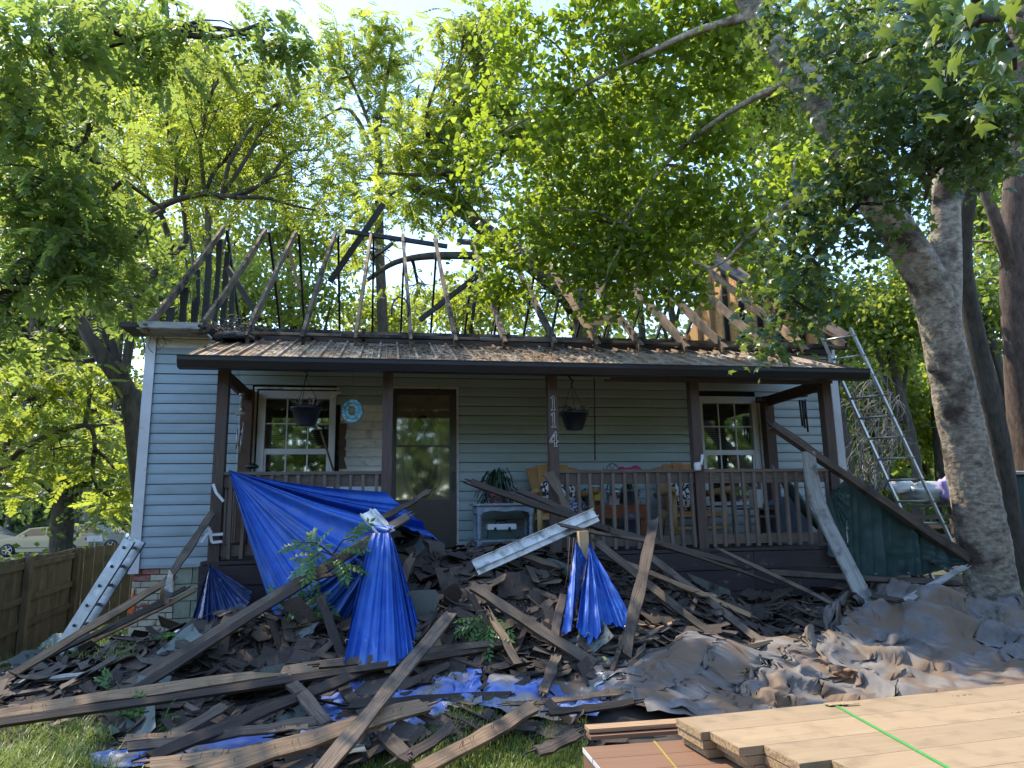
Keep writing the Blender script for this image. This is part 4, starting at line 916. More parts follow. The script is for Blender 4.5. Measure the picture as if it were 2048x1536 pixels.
LB = [
 ('long weathered board rising from the lower left to the white flashing', (222, 1392), (815, 1033, -2.75), .10, .04, 'lumber'),
 ('twin darker board just under the long rising board', (240, 1400), (770, 1062, -2.85), .08, .035, 'lumber_dark'),
 ('long double-edged board running across the lower left', (-20, 1432), (700, 1325, -3.55), .10, .04, 'lumber_tan'),
 ('dark beam lying along the lower left below its lighter twin', (-20, 1450), (1020, 1290, -3.4), .07, .045, 'lumber_dark'),
 ('bent pole leaning from the lower left up to the left porch post', (330, 1168, -1.95), (424, 1026, -1.62), .09, .04, 'lumber'),
 ('lower half of the bent pole with sunlight painted in as paler wood', (-10, 1372), (335, 1163, -1.97), .09, .04, 'lumber_tan'),  # same pole as above; sunlight is put into the paler colour
 ('thin strip lying beside the foundation at left', (30, 1345), (372, 1176, -1.2), .05, .025, 'lumber_dark'),
 ('thin pale-edged strip in front of the foundation', (150, 1300), (390, 1180, -1.25), .05, .025, 'lumber_tan'),
 ('third thin strip fanned out at the left of the heap', (60, 1330), (330, 1205, -1.4), .05, .025, 'lumber_dark'),
 ('wide sunlit board in the left foreground pointing right', (400, 1548), (848, 1410), .13, .04, 'lumber_tan'),
 ('broad board leaning from the bottom edge up into the centre heap', (640, 1550), (902, 1228, -3.25), .12, .04, 'lumber'),
 ('heavy brown board slanting down right across the centre heap', (943, 1172, -3.3), (1189, 1332), .11, .05, 'lumber'),
 ('sunlit nailed board in the foreground grass pointing up right', (832, 1545), (1066, 1414), .11, .04, 'lumber_tan'),
 ('dark board sloping down to the right in the foreground left of centre', (684, 1375), (812, 1515), .11, .035, 'lumber_dark'),
 ('dark short board crossing the blue ground tarp at left', (546, 1332), (655, 1448), .11, .035, 'lumber'),
 ('charred board crossing low from left centre under others', (300, 1515), (766, 1325), .10, .04, 'lumber_dark'),
 ('splintered pale stake below the green leafy sprig', (980, 1228, -3.6), (1048, 1348), .07, .03, 'lumber_tan'),
 ('brown upright post leaning in front of the railing', (1248, 1318), (1308, 1043, -2.75), .13, .05, 'lumber'),
 ('long dark board pointing at the pink flower pot', (942, 965, -2.55), (1215, 1058, -2.35), .10, .035, 'lumber_dark'),
 ('dark board running down right along the foot of the railing', (1180, 1050, -2.3), (1470, 1128, -1.9), .09, .035, 'lumber_dark'),
 ('short dark board behind the one pointing at the flower pot', (1035, 980, -2.3), (1190, 1050, -2.3), .09, .035, 'lumber_dark'),
 ('thin brown lath resting on the new wood stake', (1121, 1049, -2.75), (1310, 1085, -2.4), .05, .025, 'lumber'),
 ('thin dark lath continuing right over the skirt boards', (1300, 1083, -2.4), (1545, 1165, -2.0), .05, .025, 'lumber_dark'),
 ('short weathered board across the foot of the white flashing', (1003, 1098, -2.8), (1118, 1133, -2.8), .08, .035, 'lumber'),
 ('long board sloping down right from the torn blue tarp', (1195, 1085, -2.6), (1446, 1286), .09, .035, 'lumber'),
 ('second long sloping board right of the upright post', (1300, 1112, -2.2), (1536, 1294), .09, .04, 'lumber'),
 ('board with pale broken end behind the upright post', (1262, 1130, -2.5), (1500, 1232), .08, .035, 'lumber_tan'),
 ('thin grey pole reaching the foot of the bent grey plank', (1442, 1100, -1.8), (1752, 1250), .045, .03, 'lumber'),
 ('long low beam lying at the foot of the green tarp', (1545, 1146, -1.9), (1919, 1168, -2.2), .10, .04, 'lumber'),
 ('dark beam just below the long low beam', (1548, 1156), (1800, 1202), .09, .04, 'lumber_dark'),
 ('grey board sloping up toward the maple trunk', (1772, 1226), (1930, 1134, -1.9), .10, .03, 'gray_board'),
 ('short grey board end near the maple trunk', (1866, 1125, -1.9), (1912, 1150), .07, .03, 'lumber'),
 ('short stub of board standing in the front of the centre heap', (1085, 1388), (1114, 1308, -3.5), .10, .04, 'lumber'),
 ('thin stick behind the leafy branch', (632, 1158, -3.2), (738, 1130, -3.1), .035, .03, 'lumber'),
 ('pale thin board at the far left edge', (32, 1366), (175, 1348), .06, .03, 'gray_board'),
 ('thin tan strip near the grass at left', (250, 1477), (420, 1466), .05, .02, 'lumber_tan'),
 ('short brown board in the patch of sunlight at left', (340, 1474), (448, 1412), .09, .03, 'lumber'),
 ('tiny pale lath beside the blue ground tarp', (546, 1463), (616, 1453), .04, .02, 'lumber_tan'),
 ('dark board lying in front of the muddy tarp', (1098, 1426), (1266, 1403), .06, .03, 'lumber_dark'),
 ('rotten board end at the left of the red planks', (1074, 1502), (1155, 1468), .09, .03, 'lumber'),
 ('dark board crossing the bunched blue tarp in front', (800, 1520), (905, 1450), .08, .03, 'lumber_dark'),
 ('pointed splinter sticking up in front of the storm door', (763, 1037, -2.75), (856, 983, -2.5), .07, .03, 'lumber'),
 ('flat board among shingles below the flashing', (765, 1262), (822, 1118, -3.1), .10, .03, 'shingle_brown'),
 ('board lying level at the front of the centre heap', (700, 1408), (1020, 1392), .09, .03, 'lumber_dark'),
 ('brown board level under the leafy sprig in the centre', (640, 1330), (1010, 1284), .08, .04, 'lumber'),
 ('tan board among the front scraps at left', (255, 1495), (640, 1440), .08, .03, 'lumber'),
 ('sunlit brown board at the very front left', (300, 1530), (520, 1500), .10, .03, 'lumber_tan'),
 ('long thin lath at the front edge of the heap', (1020, 1408), (1262, 1380), .05, .02, 'lumber_tan'),
 ('dark plank tilting up behind the blue tarp cone', (690, 1330), (640, 1195, -3.3), .09, .03, 'shingle_brown'),
 ('short upright scrap board left of the torn tarp', (1105, 1290), (1125, 1190, -3.0), .09, .03, 'shingle_brown'),
 ('broken board on the right slope of the centre heap', (1010, 1300), (940, 1190, -3.4), .07, .03, 'lumber_dark'),
 ('narrow board half buried on the right heap', (1480, 1300), (1660, 1262), .06, .03, 'lumber_dark'),
 ('brown lath under the bent grey plank', (1590, 1215), (1720, 1262), .05, .03, 'lumber'),
]
for k, (lab, a, c, w_, t_, m_) in enumerate(LB): lumber('board', lab, a, c, w_, t_, m_, rough=.014, e0=random.uniform(-.5, .5), e1=random.uniform(-.6, .6))
for k in range(34):      # more splinters lying about, alike
    x, y = on_mound(); a = spin_(); L = random.uniform(.3, .8); q = vec([math.cos(a), math.sin(a), 0])*L/2
    p0 = vec([x, y, 0])-q; p1 = vec([x, y, 0])+q
    p0[2] = float(surf(p0[0], p0[1]))+.05; p1[2] = float(surf(p1[0], p1[1]))+.07
    b = MB(); b.beam(p0, p1, random.uniform(.02, .05), .018, (0, -.3, 1), seg=3, rough=.012, end0=.4, end1=-.5)
    o = b.build('lath', M[random.choice(['lumber', 'lumber_dark', 'lumber_dark', 'lumber_tan'])]); tag(o, 'broken lath lying '+zone(x), 'lath', 'broken laths '+zone(x))
# nails: bent roofing nails along the sunlit boards (real, tiny)
o = lumber('leaning_pole', 'long dark rafter pole leaning down to the maple over the green tarp', (1545, 850, -2.0), (1935, 1118, -1.9), .11, .10, 'lumber', taper=1.5, seg=6, rough=.02, nor=(0, -1, .3), cat='pole')
# bent grey-white plank, one mesh in two runs
b = MB(); pts = [at(1617, 903, Y=-2.0), at(1622, 950, Y=-2.0), at(1634, 1000, Y=-2.03), at(1655, 1050, Y=-2.1), at(1690, 1120, Y=-2.3), at(1752, 1243, Y=-2.62)]
V = []; UV = []; Fs = []
wd_ = [.15, .17, .17, .17, .18, .19]
for i, p in enumerate(pts):
    a = nrm(pts[min(i+1, 5)]-pts[max(i-1, 0)]); s_ = nrm(np.cross(a, vec([0, -1, .2])))*wd_[i]/2; n_ = np.cross(s_, a); n_ = nrm(n_)*.015
    V += [p-s_-n_, p+s_-n_, p+s_+n_, p-s_+n_]
for i in range(5):
    for j in range(4):
        k = (j+1) % 4; Fs.append((i*4+j, i*4+k, i*4+4+k, i*4+4+j)); UV.append([(i*.3, j*.2), (i*.3, j*.2+.17), (i*.3+.3, j*.2+.17), (i*.3+.3, j*.2)])
Fs += [(0, 1, 2, 3), (23, 22, 21, 20)]; UV += [[(0, 0)]*4]*2
b.add(V, Fs, UV); o = b.build('warped_plank', M['gray_board']); tag(o, 'warped pale grey plank bending down in front of the right railing', 'plank')
# white flashing channels
def channel(lab, P0, P1, w_, nor):
    P0 = vec(P0); P1 = vec(P1); a = nrm(P1-P0); n_ = nrm(vec(nor)-a*(a@vec(nor))); wd = np.cross(a, n_)
    b = MB(); prof = [(-.5, 0), (-.5, .03), (-.47, .03), (-.47, .004), (.10, .004), (.12, .035), (.16, .035), (.18, .004), (.5, .004), (.5, -.02), (.49, -.02), (.49, 0)]
    b.prism([P0+wd*(x*w_)+n_*y for x, y in prof], P1-P0); o = b.build('flashing_channel', M['gray_board']); o.data.materials[0] = M['flash']; tag(o, lab, 'metal flashing'); return o
M['flash'] = pmat('flash', (.8, .8, .78), (.6, .6, .57), nscale=16, rough=.6, bump=.1, rnd=0, c3=(.22, .22, .19), s3=9, lo3=.5, hi3=.7)
channel('long white weathered metal channel lying across the centre heap', at(950, 1136, Y=-3.05), at(1192, 1030, Y=-2.5), .14, (0, -1, .35))
channel('short white metal channel poking up beside the blue tarp cone', at(775, 1068, Y=-2.9), at(735, 1024, Y=-2.75), .17, (.5, -1, .3))
# stakes of the stair rail
t = thing('rail_stake', 'new yellow wood stake with torn blue tarp around it', 'stake', at(1170, 1230, Y=-2.9))
part('stake', M['lumber_new'], t, lambda b: b.beam(at(1172, 1260, Y=-2.9), at(1165, 1062, Y=-2.9), .09, .09, (0, -1, 0)))
b = MB(); b.beam(at(762, 1260, Y=-2.95), at(762, 1072, Y=-2.95), .09, .09, (0, -1, 0)); o = b.build('rail_stake', M['lumber_dark']); tag(o, 'dark stake holding up the cone of blue tarp', 'stake')

# ================================================================ draped tarps
def poly(pts, s):
    pts = np.asarray(pts, float); d = np.r_[0, np.cumsum(np.linalg.norm(np.diff(pts, axis=0), axis=1))]; d /= d[-1]
    return np.stack([np.interp(s, d, pts[:, i]) for i in range(3)], -1)
def drape(name, lab, ap, edge, mat, folds=18, amp=.05, sag=.0, nr=34, na=220, nor=(0, -1, .3), seed=1, top=None, cat='tarp', ragged=0.0, kind=None):
    a = np.linspace(0, 1, na); E = poly(edge, a); r = np.linspace(0, 1, nr)[:, None, None]
    A = vec(ap) if top is None else poly(top, a)[None]
    rr = r
    if ragged: E = E+ (E-(vec(ap) if top is None else poly(top, a)))*((vnoise(a*25, a*0, seed)-.5)*ragged)[:, None]
    P = A+(E[None]-A)*rr
    n_ = nrm(nor); a = a+.05*(vnoise(a*4, a*0+.3, seed+8)-.5)
    nz1 = lambda f, s_: 1-np.abs(2*vnoise(a*f, a*0+s_*.37, seed+s_)-1)
    w1 = 2.2*(nz1(folds*1.1, 1)**2-.35)+1.0*(nz1(folds*2.6, 2)**2-.35); w2 = 1.6*(nz1(folds*5, 3)-.5)
    R1 = r[:, :, 0]; prof = np.sin(np.clip(R1*1.1, 0, 1)*math.pi/2)**.7
    disp = amp*prof*(w1[None]*(.55+.9*vnoise(np.broadcast_to(a*6, (nr, na)), R1*2+0*a, seed+4))+.14*w2[None])
    disp = disp+.02*(vnoise(R1*14+0*a, np.broadcast_to(a*18, (nr, na)), seed+7)-.5)
    P = P+n_*disp[:, :, None]; P[:, :, 2] -= sag*4*(R1*(1-R1))
    b = MB(); b.grid(P); o = b.build(name, M[mat])
    if mat in ('blue', 'green'):
        for k in range(3):      # eyelets along the hem
            g = P[-2, int(na*(.2+.3*k))]
            b = MB(); b.tube([g+vec([.014*math.cos(a_), -.012, .014*math.sin(a_)]) for a_ in np.linspace(0, 6.2832, 11)], .005, 4, caps=False); b.build('eyelet', M['alu'], o)
    return tag(o, lab, cat)
yt = -1.60
# large tarp pinned at the left rail corner
drape('draped_tarp', 'large royal blue tarp pinned at the left rail and fanned out over the steps', at(457, 940, Y=yt),
      [at(560, 1262, Y=-2.3), at(600, 1235, Y=-2.6), at(690, 1215, Y=-2.85), at(735, 1130, Y=-2.95), at(775, 1065, Y=-2.95), at(800, 1055, Y=-2.6), at(880, 1082, Y=-1.9), at(868, 1072, Y=-1.85), at(820, 1025, Y=-1.8), at(772, 985, Y=-1.72)], 'blue', folds=13, amp=.06, sag=.05, seed=3)
# back panel between tarp and cone, low blue
drape('draped_tarp', 'lower blue tarp panel hanging behind the leafy branch', at(772, 1068, Y=-2.97), [at(560, 1215, Y=-2.7), at(610, 1300, Y=-2.9), at(700, 1310, Y=-3.0)], 'blue', folds=6, amp=.04, sag=.04, seed=9, na=120)
# cone over the stake
drape('draped_tarp', 'cone of bright blue tarp hanging from the dark stake', at(762, 1070, Y=-3.02), [hit(702, 1240, .16), hit(688, 1330, .14), hit(730, 1338, .16), hit(790, 1332, .16), hit(826, 1300, .15), hit(835, 1240, .15)], 'blue', folds=7, amp=.055, sag=-.02, seed=5, na=160,
      top=[at(738, 1082, Y=-3.0), at(745, 1066, Y=-3.04), at(780, 1066, Y=-3.04), at(790, 1090, Y=-3.0)])
# dark blue skirt at the left of the deck
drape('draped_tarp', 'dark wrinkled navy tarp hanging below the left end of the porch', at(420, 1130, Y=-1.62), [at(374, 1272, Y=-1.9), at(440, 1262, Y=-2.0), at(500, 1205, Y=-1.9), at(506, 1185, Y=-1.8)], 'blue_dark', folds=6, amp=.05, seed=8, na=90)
# torn tarp on the new stake
drape('torn_tarp', 'torn blue tarp strip hanging on the left of the new wood stake', at(1152, 1080, Y=-2.98), [hit(1122, 1275, .12), hit(1140, 1265, .12), at(1160, 1180, Y=-3.02), at(1172, 1120, Y=-2.98)], 'blue', folds=4, amp=.03, seed=12, na=60, ragged=.12)
drape('torn_tarp', 'ragged blue tarp spreading down right of the new wood stake', at(1178, 1085, Y=-2.95), [hit(1150, 1255, .13), hit(1180, 1283, .13), hit(1225, 1250, .13), hit(1254, 1260, .13), hit(1262, 1232, .13)], 'blue', folds=5, amp=.04, seed=14, na=110, ragged=.1)
# green tarp at the right
g0 = [at(1690, 955, Y=-1.75), at(1750, 985, Y=-1.8), at(1830, 1042, Y=-1.85), at(1925, 1112, Y=-1.9)]
g1 = [at(1700, 1158, Y=-1.7), at(1760, 1152, Y=-1.75), at(1850, 1150, Y=-1.85), at(1930, 1128, Y=-1.9)]
drape('green_tarp', 'dark green tarp hanging from the leaning pole at the right end of the porch', None if False else g0[0], g1, 'green', folds=6, amp=.045, seed=21, na=200, top=g0, nor=(-.2, -1, 0))
drape('green_tarp', 'bunched end of dark green tarp thrown over the leaning pole', at(1660, 985, Y=-1.66), [at(1655, 1110, Y=-1.62), at(1692, 1130, Y=-1.7), at(1694, 955, Y=-1.75)], 'green', folds=4, amp=.03, seed=22, na=60)
# ground tarps
def gp(u, v, z=.1):
    p = at(u, v, Z=z); return (p[0], p[1])
def lay(name, lab, bot, topl, mat, k0, k1, seed, sp=.028, iters=190, lift=.05, mounds=(), cat='tarp', hold=.02, bend=.16):
    """a sheet larger than its footprint, settled on the ground so that it buckles into folds"""
    bot = np.array([(*gp(*q), 0) for q in bot]); topl = np.array([(*gp(*q), 0) for q in topl]); rr = np.random.default_rng(seed)
    Lx = np.linalg.norm(np.diff(bot, axis=0), axis=1).sum(); Ly = np.linalg.norm(bot.mean(0)-topl.mean(0))
    nx, ny = max(8, int(Lx/sp)), max(6, int(Ly/sp)); a = np.linspace(0, 1, nx); tt = np.linspace(0, 1, ny)
    P = poly(bot, a)[:, None]*(1-tt)[None, :, None]+poly(topl, a)[:, None]*tt[None, :, None]
    def floor_(P):
        z = surf(P[..., 0], P[..., 1])+.03
        for (bx, by, br, bh) in mounds: z = z+bh*np.exp(-((P[..., 0]-bx)**2+(P[..., 1]-by)**2)/br**2)
        return z
    A, B2 = np.meshgrid(a*Lx, tt*Ly, indexing='ij')
    P[..., 2] = floor_(P)+lift*.5+lift*(1.3*vnoise(A*1.8, B2*2.6, seed)+.8*vnoise(A*4, B2*5, seed+1)+.35*vnoise(A*11, B2*11, seed+2))
    home = P.copy(); k = k0+(k1-k0)*np.clip(vnoise(A*1.6, B2*1.6, seed+3)*1.5-.25, 0, 1)
    flat = home.copy(); flat[..., 2] = 0; C_2 = []
    for (di, dj, st) in ((1, 0, 1.), (0, 1, 1.), (1, 1, .6), (1, -1, .6), (2, 0, bend), (0, 2, bend)):
        i0 = slice(0, nx-di); i1 = slice(di, nx)
        j0, j1 = (slice(0, ny-dj), slice(dj, ny)) if dj >= 0 else (slice(-dj, ny), slice(0, ny+dj))
        L0 = np.linalg.norm(flat[i0, j0]-flat[i1, j1], axis=-1)*(1+(k[i0, j0]+k[i1, j1])/2); C_2.append((i0, j0, i1, j1, L0, st))
    vel = np.zeros_like(P)
    for it in range(iters):
        old = P.copy(); P = P+vel*.86; P[..., 2] -= .0011
        for _ in range(4):
            acc = np.zeros_like(P); cnt = np.zeros(P.shape[:2])
            for (i0, j0, i1, j1, L0, st) in C_2:
                d = P[i1, j1]-P[i0, j0]; l = np.linalg.norm(d, axis=-1)+1e-9; c = (d*((l-L0)/l*.5*st)[..., None])
                acc[i0, j0] += c; acc[i1, j1] -= c; cnt[i0, j0] += 1; cnt[i1, j1] += 1
            P = P+acc*(1.5/cnt)[..., None]
            z = floor_(P); P[..., 2] = np.maximum(P[..., 2], z)
        P[..., :2] += (home[..., :2]-P[..., :2])*hold; vel = np.clip(P-old, -.02, .02)
    tri = lambda q: 2*np.abs(q-np.floor(q+.5)); X, Y = A, B2      # sharp small creases of stiff sheeting
    for f_, am_ in ((2.2, .024), (3.9, .014), (6.5, .006), (11, .003)):
        for _ in range(2):
            a_ = rr.uniform(0, 3.14); wp_ = vnoise(X*f_*.5+f_, Y*f_*.5, seed+int(f_*3))*1.8
            P[..., 2] += am_*(1-tri((X*np.cos(a_)+Y*np.sin(a_))*f_+wp_))**2.2*(.2+1.3*vnoise(X*f_*.7, Y*f_*.7+3, seed+int(f_)))
    b = MB(); b.grid(P); o = b.build(name, M[mat]); return tag(o, lab, cat)
lay('muddy_tarp', 'big crumpled grey-brown muddy tarp spread over the ground at right', [(1235, 1440, .05), (1340, 1455, .05), (1700, 1440, .1), (2150, 1420, .2)],
    [(1290, 1378, .1), (1400, 1352, .12), (1500, 1345, .15), (1540, 1312, .2), (1640, 1300, .25), (1720, 1245, .3), (1780, 1180, .4), (1860, 1130, .5), (1950, 1180, .4), (2150, 1230, .4)], 'mud_tarp', .07, .38, 31, sp=.027, lift=.10, iters=170,
    mounds=((5.6, -4.0, .30, .10), (6.5, -3.6, .28, .11), (7.3, -3.1, .25, .17), (7.8, -2.8, .28, .20), (8.3, -3.1, .3, .14)))
lay('muddy_tarp', 'loose brown-grey tarp fold lying against the back edge of the tan boards', [(1300, 1462, .04), (1560, 1446, .06), (1900, 1418, .1)], [(1260, 1405, .06), (1500, 1385, .12), (1900, 1372, .15)], 'mud_tarp', .05, .4, 33, sp=.024, lift=.09)
lay('blue_ground_tarp', 'bunched bright blue tarp on the ground in front of the heap', [(575, 1545, .02), (700, 1532, .02), (860, 1500, .03), (960, 1470, .05)], [(640, 1462, .06), (760, 1442, .06), (870, 1420, .08), (955, 1398, .1)], 'blue_dusty', .08, .38, 41, sp=.02, lift=.09)
lay('blue_ground_tarp', 'dusty blue and brown tarp strip on the ground left of the muddy tarp', [(960, 1478, .03), (1060, 1492, .03), (1190, 1485, .03)], [(985, 1440, .05), (1080, 1420, .06), (1235, 1428, .06)], 'blue_dusty', .07, .34, 43, sp=.018, lift=.07)
lay('blue_ground_tarp', 'dusty edge of blue tarp beside the long grass at lower left', [(190, 1540, .02), (380, 1555, .02), (560, 1550, .02)], [(180, 1512, .03), (400, 1490, .04), (560, 1482, .05)], 'blue_dusty', .07, .34, 45, sp=.02, lift=.06)
lay('blue_ground_tarp', 'small bright blue tarp corner poking out among the front left boards', [(640, 1462, .05), (720, 1455, .05)], [(655, 1425, .06), (725, 1422, .06)], 'blue_dusty', .1, .4, 46, sp=.016, lift=.06)
lay('clear_sheet', 'crinkled clear plastic sheet at the edge of the muddy tarp', [(1165, 1420, .08), (1265, 1408, .08)], [(1180, 1385, .1), (1260, 1378, .1)], 'plastic', .1, .4, 47, sp=.014, lift=.07)
lay('brown_sheet', 'dusty brown groundsheet between the blue tarp strip and muddy tarp', [(1090, 1440, .05), (1240, 1448, .05), (1360, 1452, .05)], [(1110, 1405, .08), (1240, 1392, .08), (1330, 1385, .08)], 'mud_tarp', .05, .25, 49, sp=.022, lift=.05)

# ================================================================ new lumber stack, right foreground
def flatbeam(b, p0, p1, w_, t_, ax_w):
    pass
TZ = .40
A0 = at(1352, 1436, Z=TZ); A1 = at(2048, 1367, Z=TZ); ax = nrm(A1-A0); ax[2] = 0; ax = nrm(ax); pw = vec([ax[1], -ax[0], 0])    # pw points to the camera
t = thing('lumber_stack', 'stack of wide new tan boards with a green strap in the right foreground', 'lumber stack', A0+pw*.6+vec([0, 0, -TZ]))
offs = [0, .045, .16, .33, .44, .60]
BW = .262
for layer in range(3):
    for k in range(6):
        s0 = offs[k]+(.035 if k % 2 else .012)*layer+random.uniform(-.01, .01)
        p0 = A0+ax*s0+pw*(BW*k+BW/2); p1 = p0+ax*3.66; zc = TZ-.02-layer*.042
        p0[2] = zc; p1[2] = zc
        pl = part('new_board', M['plank_new'], t, lambda b: b.beam(p0, p1, BW-.003, .038, (0, 0, 1)))
        if k < 4: part('end_grain', M['plank_end'], pl, lambda b: b.beam(p0-ax*.0025, p0-ax*.0005, BW-.008, .034, (0, 0, 1)))
for s_ in (.9, 2.8): 
    p0 = A0+ax*s_+pw*.0; p1 = p0+pw*1.6; p0[2] = p1[2] = TZ-.2; part('bunk', M['lumber'], t, lambda b: b.beam(p0, p1, .09, .10, (0, 0, 1)))
    p0 = p0.copy(); p1 = p1.copy(); p0[2] = p1[2] = TZ-.31
    part('bunk', M['lumber_dark'], t, lambda b: b.beam(p0, p1, .12, .11, (0, 0, 1)))
g0 = at(1668, 1409, Z=TZ+.003); g1 = at(1905, 1540, Z=TZ+.003); g1 = g0+(g1-g0)*1.25
gn = nrm(g1-g0)
part('strap', M['strap_green'], t, lambda b: b.beam(g0, g1, .018, .002, (0, 0, 1), seg=6))
part('strap_tail', M['strap_green'], t, lambda b: b.beam(g0+vec([-.06, -.01, .004]), g0+vec([.01, 0, .004]), .012, .003, (0, 0, 1)))
part('edge_guard', M['plank_end'], t, lambda b: (b.beam(g0+vec([-.05, -.005, .004]), g0+vec([.07, .003, .004]), .05, .004, (0, 0, 1)), b.beam(g0+vec([.03, -.03, .006]), g0+vec([.13, -.03, .006]), .018, .003, (0, 0, 1))))
# stamped marks printed on two boards (flat print, illegible in the photograph)
for (u, v) in ((1905, 1392), (2025, 1425)):
    c = at(u, v, Z=TZ+.002)
    part('ink_stamp', M['lumber'], t, lambda b: [b.beam(c+ax*(k*.022)+pw*.0, c+ax*(k*.022+.010)+pw*.018*(1 if k % 2 else -.6), .003, .001, (0, 0, 1)) for k in range(6)])
# red-brown boards
RZ2 = .27
r0 = at(1166, 1494, Z=RZ2); r1 = at(1385, 1478, Z=RZ2); rx = nrm(r1-r0); rx[2] = 0; rx = nrm(rx); rp_ = vec([rx[1], -rx[0], 0])
t = thing('trim_board_stack', 'low stack of red-brown primed boards with a yellow strap beside the tan boards', 'lumber stack', r0+rp_*.3+vec([0, 0, -RZ2]))
for layer in range(4):
    for k in range(4):
        p0 = r0+rp_*(.19*k+.095)+rx*(.0 if k else .0); p1 = p0+rx*2.4; p0[2] = p1[2] = RZ2-.012-.026*layer
        pl = part('trim_board', M['plank_red'], t, lambda b: b.beam(p0, p1, .186, .024, (0, 0, 1)))
        if layer == 0 and k < 3: part('end_cap', M['white'], pl, lambda b: b.beam(p0-rx*.004, p0-rx*.001, .18, .022, (0, 0, 1)))
for k in (0.2, 1.5):
    p0 = r0+rx*k; p1 = p0+rp_*.8; p0[2] = p1[2] = RZ2-.16; part('bunk', M['lumber'], t, lambda b: b.beam(p0, p1, .09, .10, (0, 0, 1)))
s0 = at(1308, 1482, Z=RZ2+.002); s1 = at(1360, 1545, Z=RZ2+.002)
part('strap', M['strap_yellow'], t, lambda b: b.beam(s0, s1, .010, .002, (0, 0, 1)))
for (dz, y0) in ((.012, 0), (.040, .03)):
    p0 = at(1178, 1478, Z=RZ2+.0)-rp_*(.01+y0); p1 = p0+rx*.85; p0 = p0.copy(); p0[2] = p1[2] = RZ2+dz
    b = MB(); b.beam(p0, p1, .09, .02, (0, 0, 1)); o = b.build('loose_trim_strip', M['lumber_tan' if y0 else 'plank_red']); tag(o, ('upper' if y0 else 'lower')+' thin striped strip lying on the back edge of the red-brown boards', 'trim strip')

# ================================================================ ladders
def ladder(lab, P0, P1, side, rail=.075, n_=8, rt=.03):
    P0, P1, side = vec(P0), vec(P1), vec(side); a = nrm(P1-P0); nn = nrm(np.cross(side, a)); L = np.linalg.norm(P1-P0)
    t = thing('ladder', lab, 'ladder', (P0+side/2))
    for s_ in (0, 1):
        part('rail', M['alu'], t, lambda b: b.prism([P0+side*s_+nn*(x*rail)+nrm(side)*y for x, y in ((-.5, 0), (.5, 0), (.5, .03), (.38, .03), (.38, .006), (-.38, .006), (-.38, .03), (-.5, .03))], P1-P0))
    for k in range(n_):
        q = P0+a*L*(k+.6)/n_; part('rung', M['alu'], t, lambda b: b.tube([q-nrm(side)*.012, q+side+nrm(side)*.04], .017, 8))
        part('rung_end', M['black'], t, lambda b: b.tube([q-nrm(side)*.004-nn*0, q-nrm(side)*.016], .016, 8))
    for s_ in (0, 1): part('foot', M['rubber'], t, lambda b: b.beam(P0+side*s_-a*.04, P0+side*s_+a*.05, .10, .05, nn))
    return t
p0 = hit(108, 1316, .06); p1 = at(258, 1080, Y=p0[1]+.12)
ladder('aluminium ladder leaning low against the left end of the house', p0, p1, vec([.05, .17, -.01]), .125, 6)
q1 = at(1703, 655, Y=-.75); q0 = at(1902, 1075, Y=-1.15)
ladder('tall aluminium extension ladder leaning on the right eave of the house', q0+nrm(q0-q1)*.9, q1, vec([-.26, .33, 0]), .085, 13)

# ================================================================ fence at the left
def gat(u, v): return hit(u, v, 0)
F0 = vec([-1.55, -.6, 0]); FC = vec([-3.15, 6.6, 0]); F2 = vec([-1.0, 8.2, 0])
def fz(u, v, X, Y): pass
t = thing('wood_fence', 'brown weathered picket privacy fence along the left yard with a corner', 'fence', (-2.4, 3, -.6))
def run(a, c, zt0, zt1, zb0, zb1, posts_, rails=True, front=1):
    L = np.linalg.norm(c-a); n_ = int(L/.145); d = (c-a)/L; nn = vec([d[1], -d[0], 0])*front
    for k in range(n_):
        q = (k+.5)/n_; p = a+d*L*q; zt = zt0+(zt1-zt0)*q+random.uniform(-.012, .012); zb = zb0+(zb1-zb0)*q
        part('picket', M['fence'], t, lambda b: b.beam((p[0], p[1], zb), (p[0], p[1], zt), L/n_*.965, .02, nn))
    if rails:
        for h in (.12, .62, 1.0):
            q0 = vec([a[0], a[1], zt0-h])+nn*.03; q1 = vec([c[0], c[1], zt1-h])+nn*.03; part('fence_rail', M['fence'], t, lambda b: b.beam(q0, q1, .09, .038, nn, seg=4))
    for q in posts_:
        p = a+d*L*q+nn*.075; zt = zt0+(zt1-zt0)*q+.02; part('fence_post', M['fence'], t, lambda b: b.box(p[0]-.045, p[0]+.045, p[1]-.045, p[1]+.045, zb0+(zb1-zb0)*q-.1, zt))
PA = at(-60, 1135, D=9.0); PB_ = at(150, 1097, D=13.2); PC = at(285, 1083, D=13.9)
a_ = vec([PA[0], PA[1], 0]); c_ = vec([PB_[0], PB_[1], 0]); e_ = vec([PC[0], PC[1], 0])
run(a_, c_, PA[2], PB_[2], -.55, -.8, (.42, .98), True, 1)
run(c_, e_, PB_[2]-.0, PC[2], -.8, -.8, (), False)

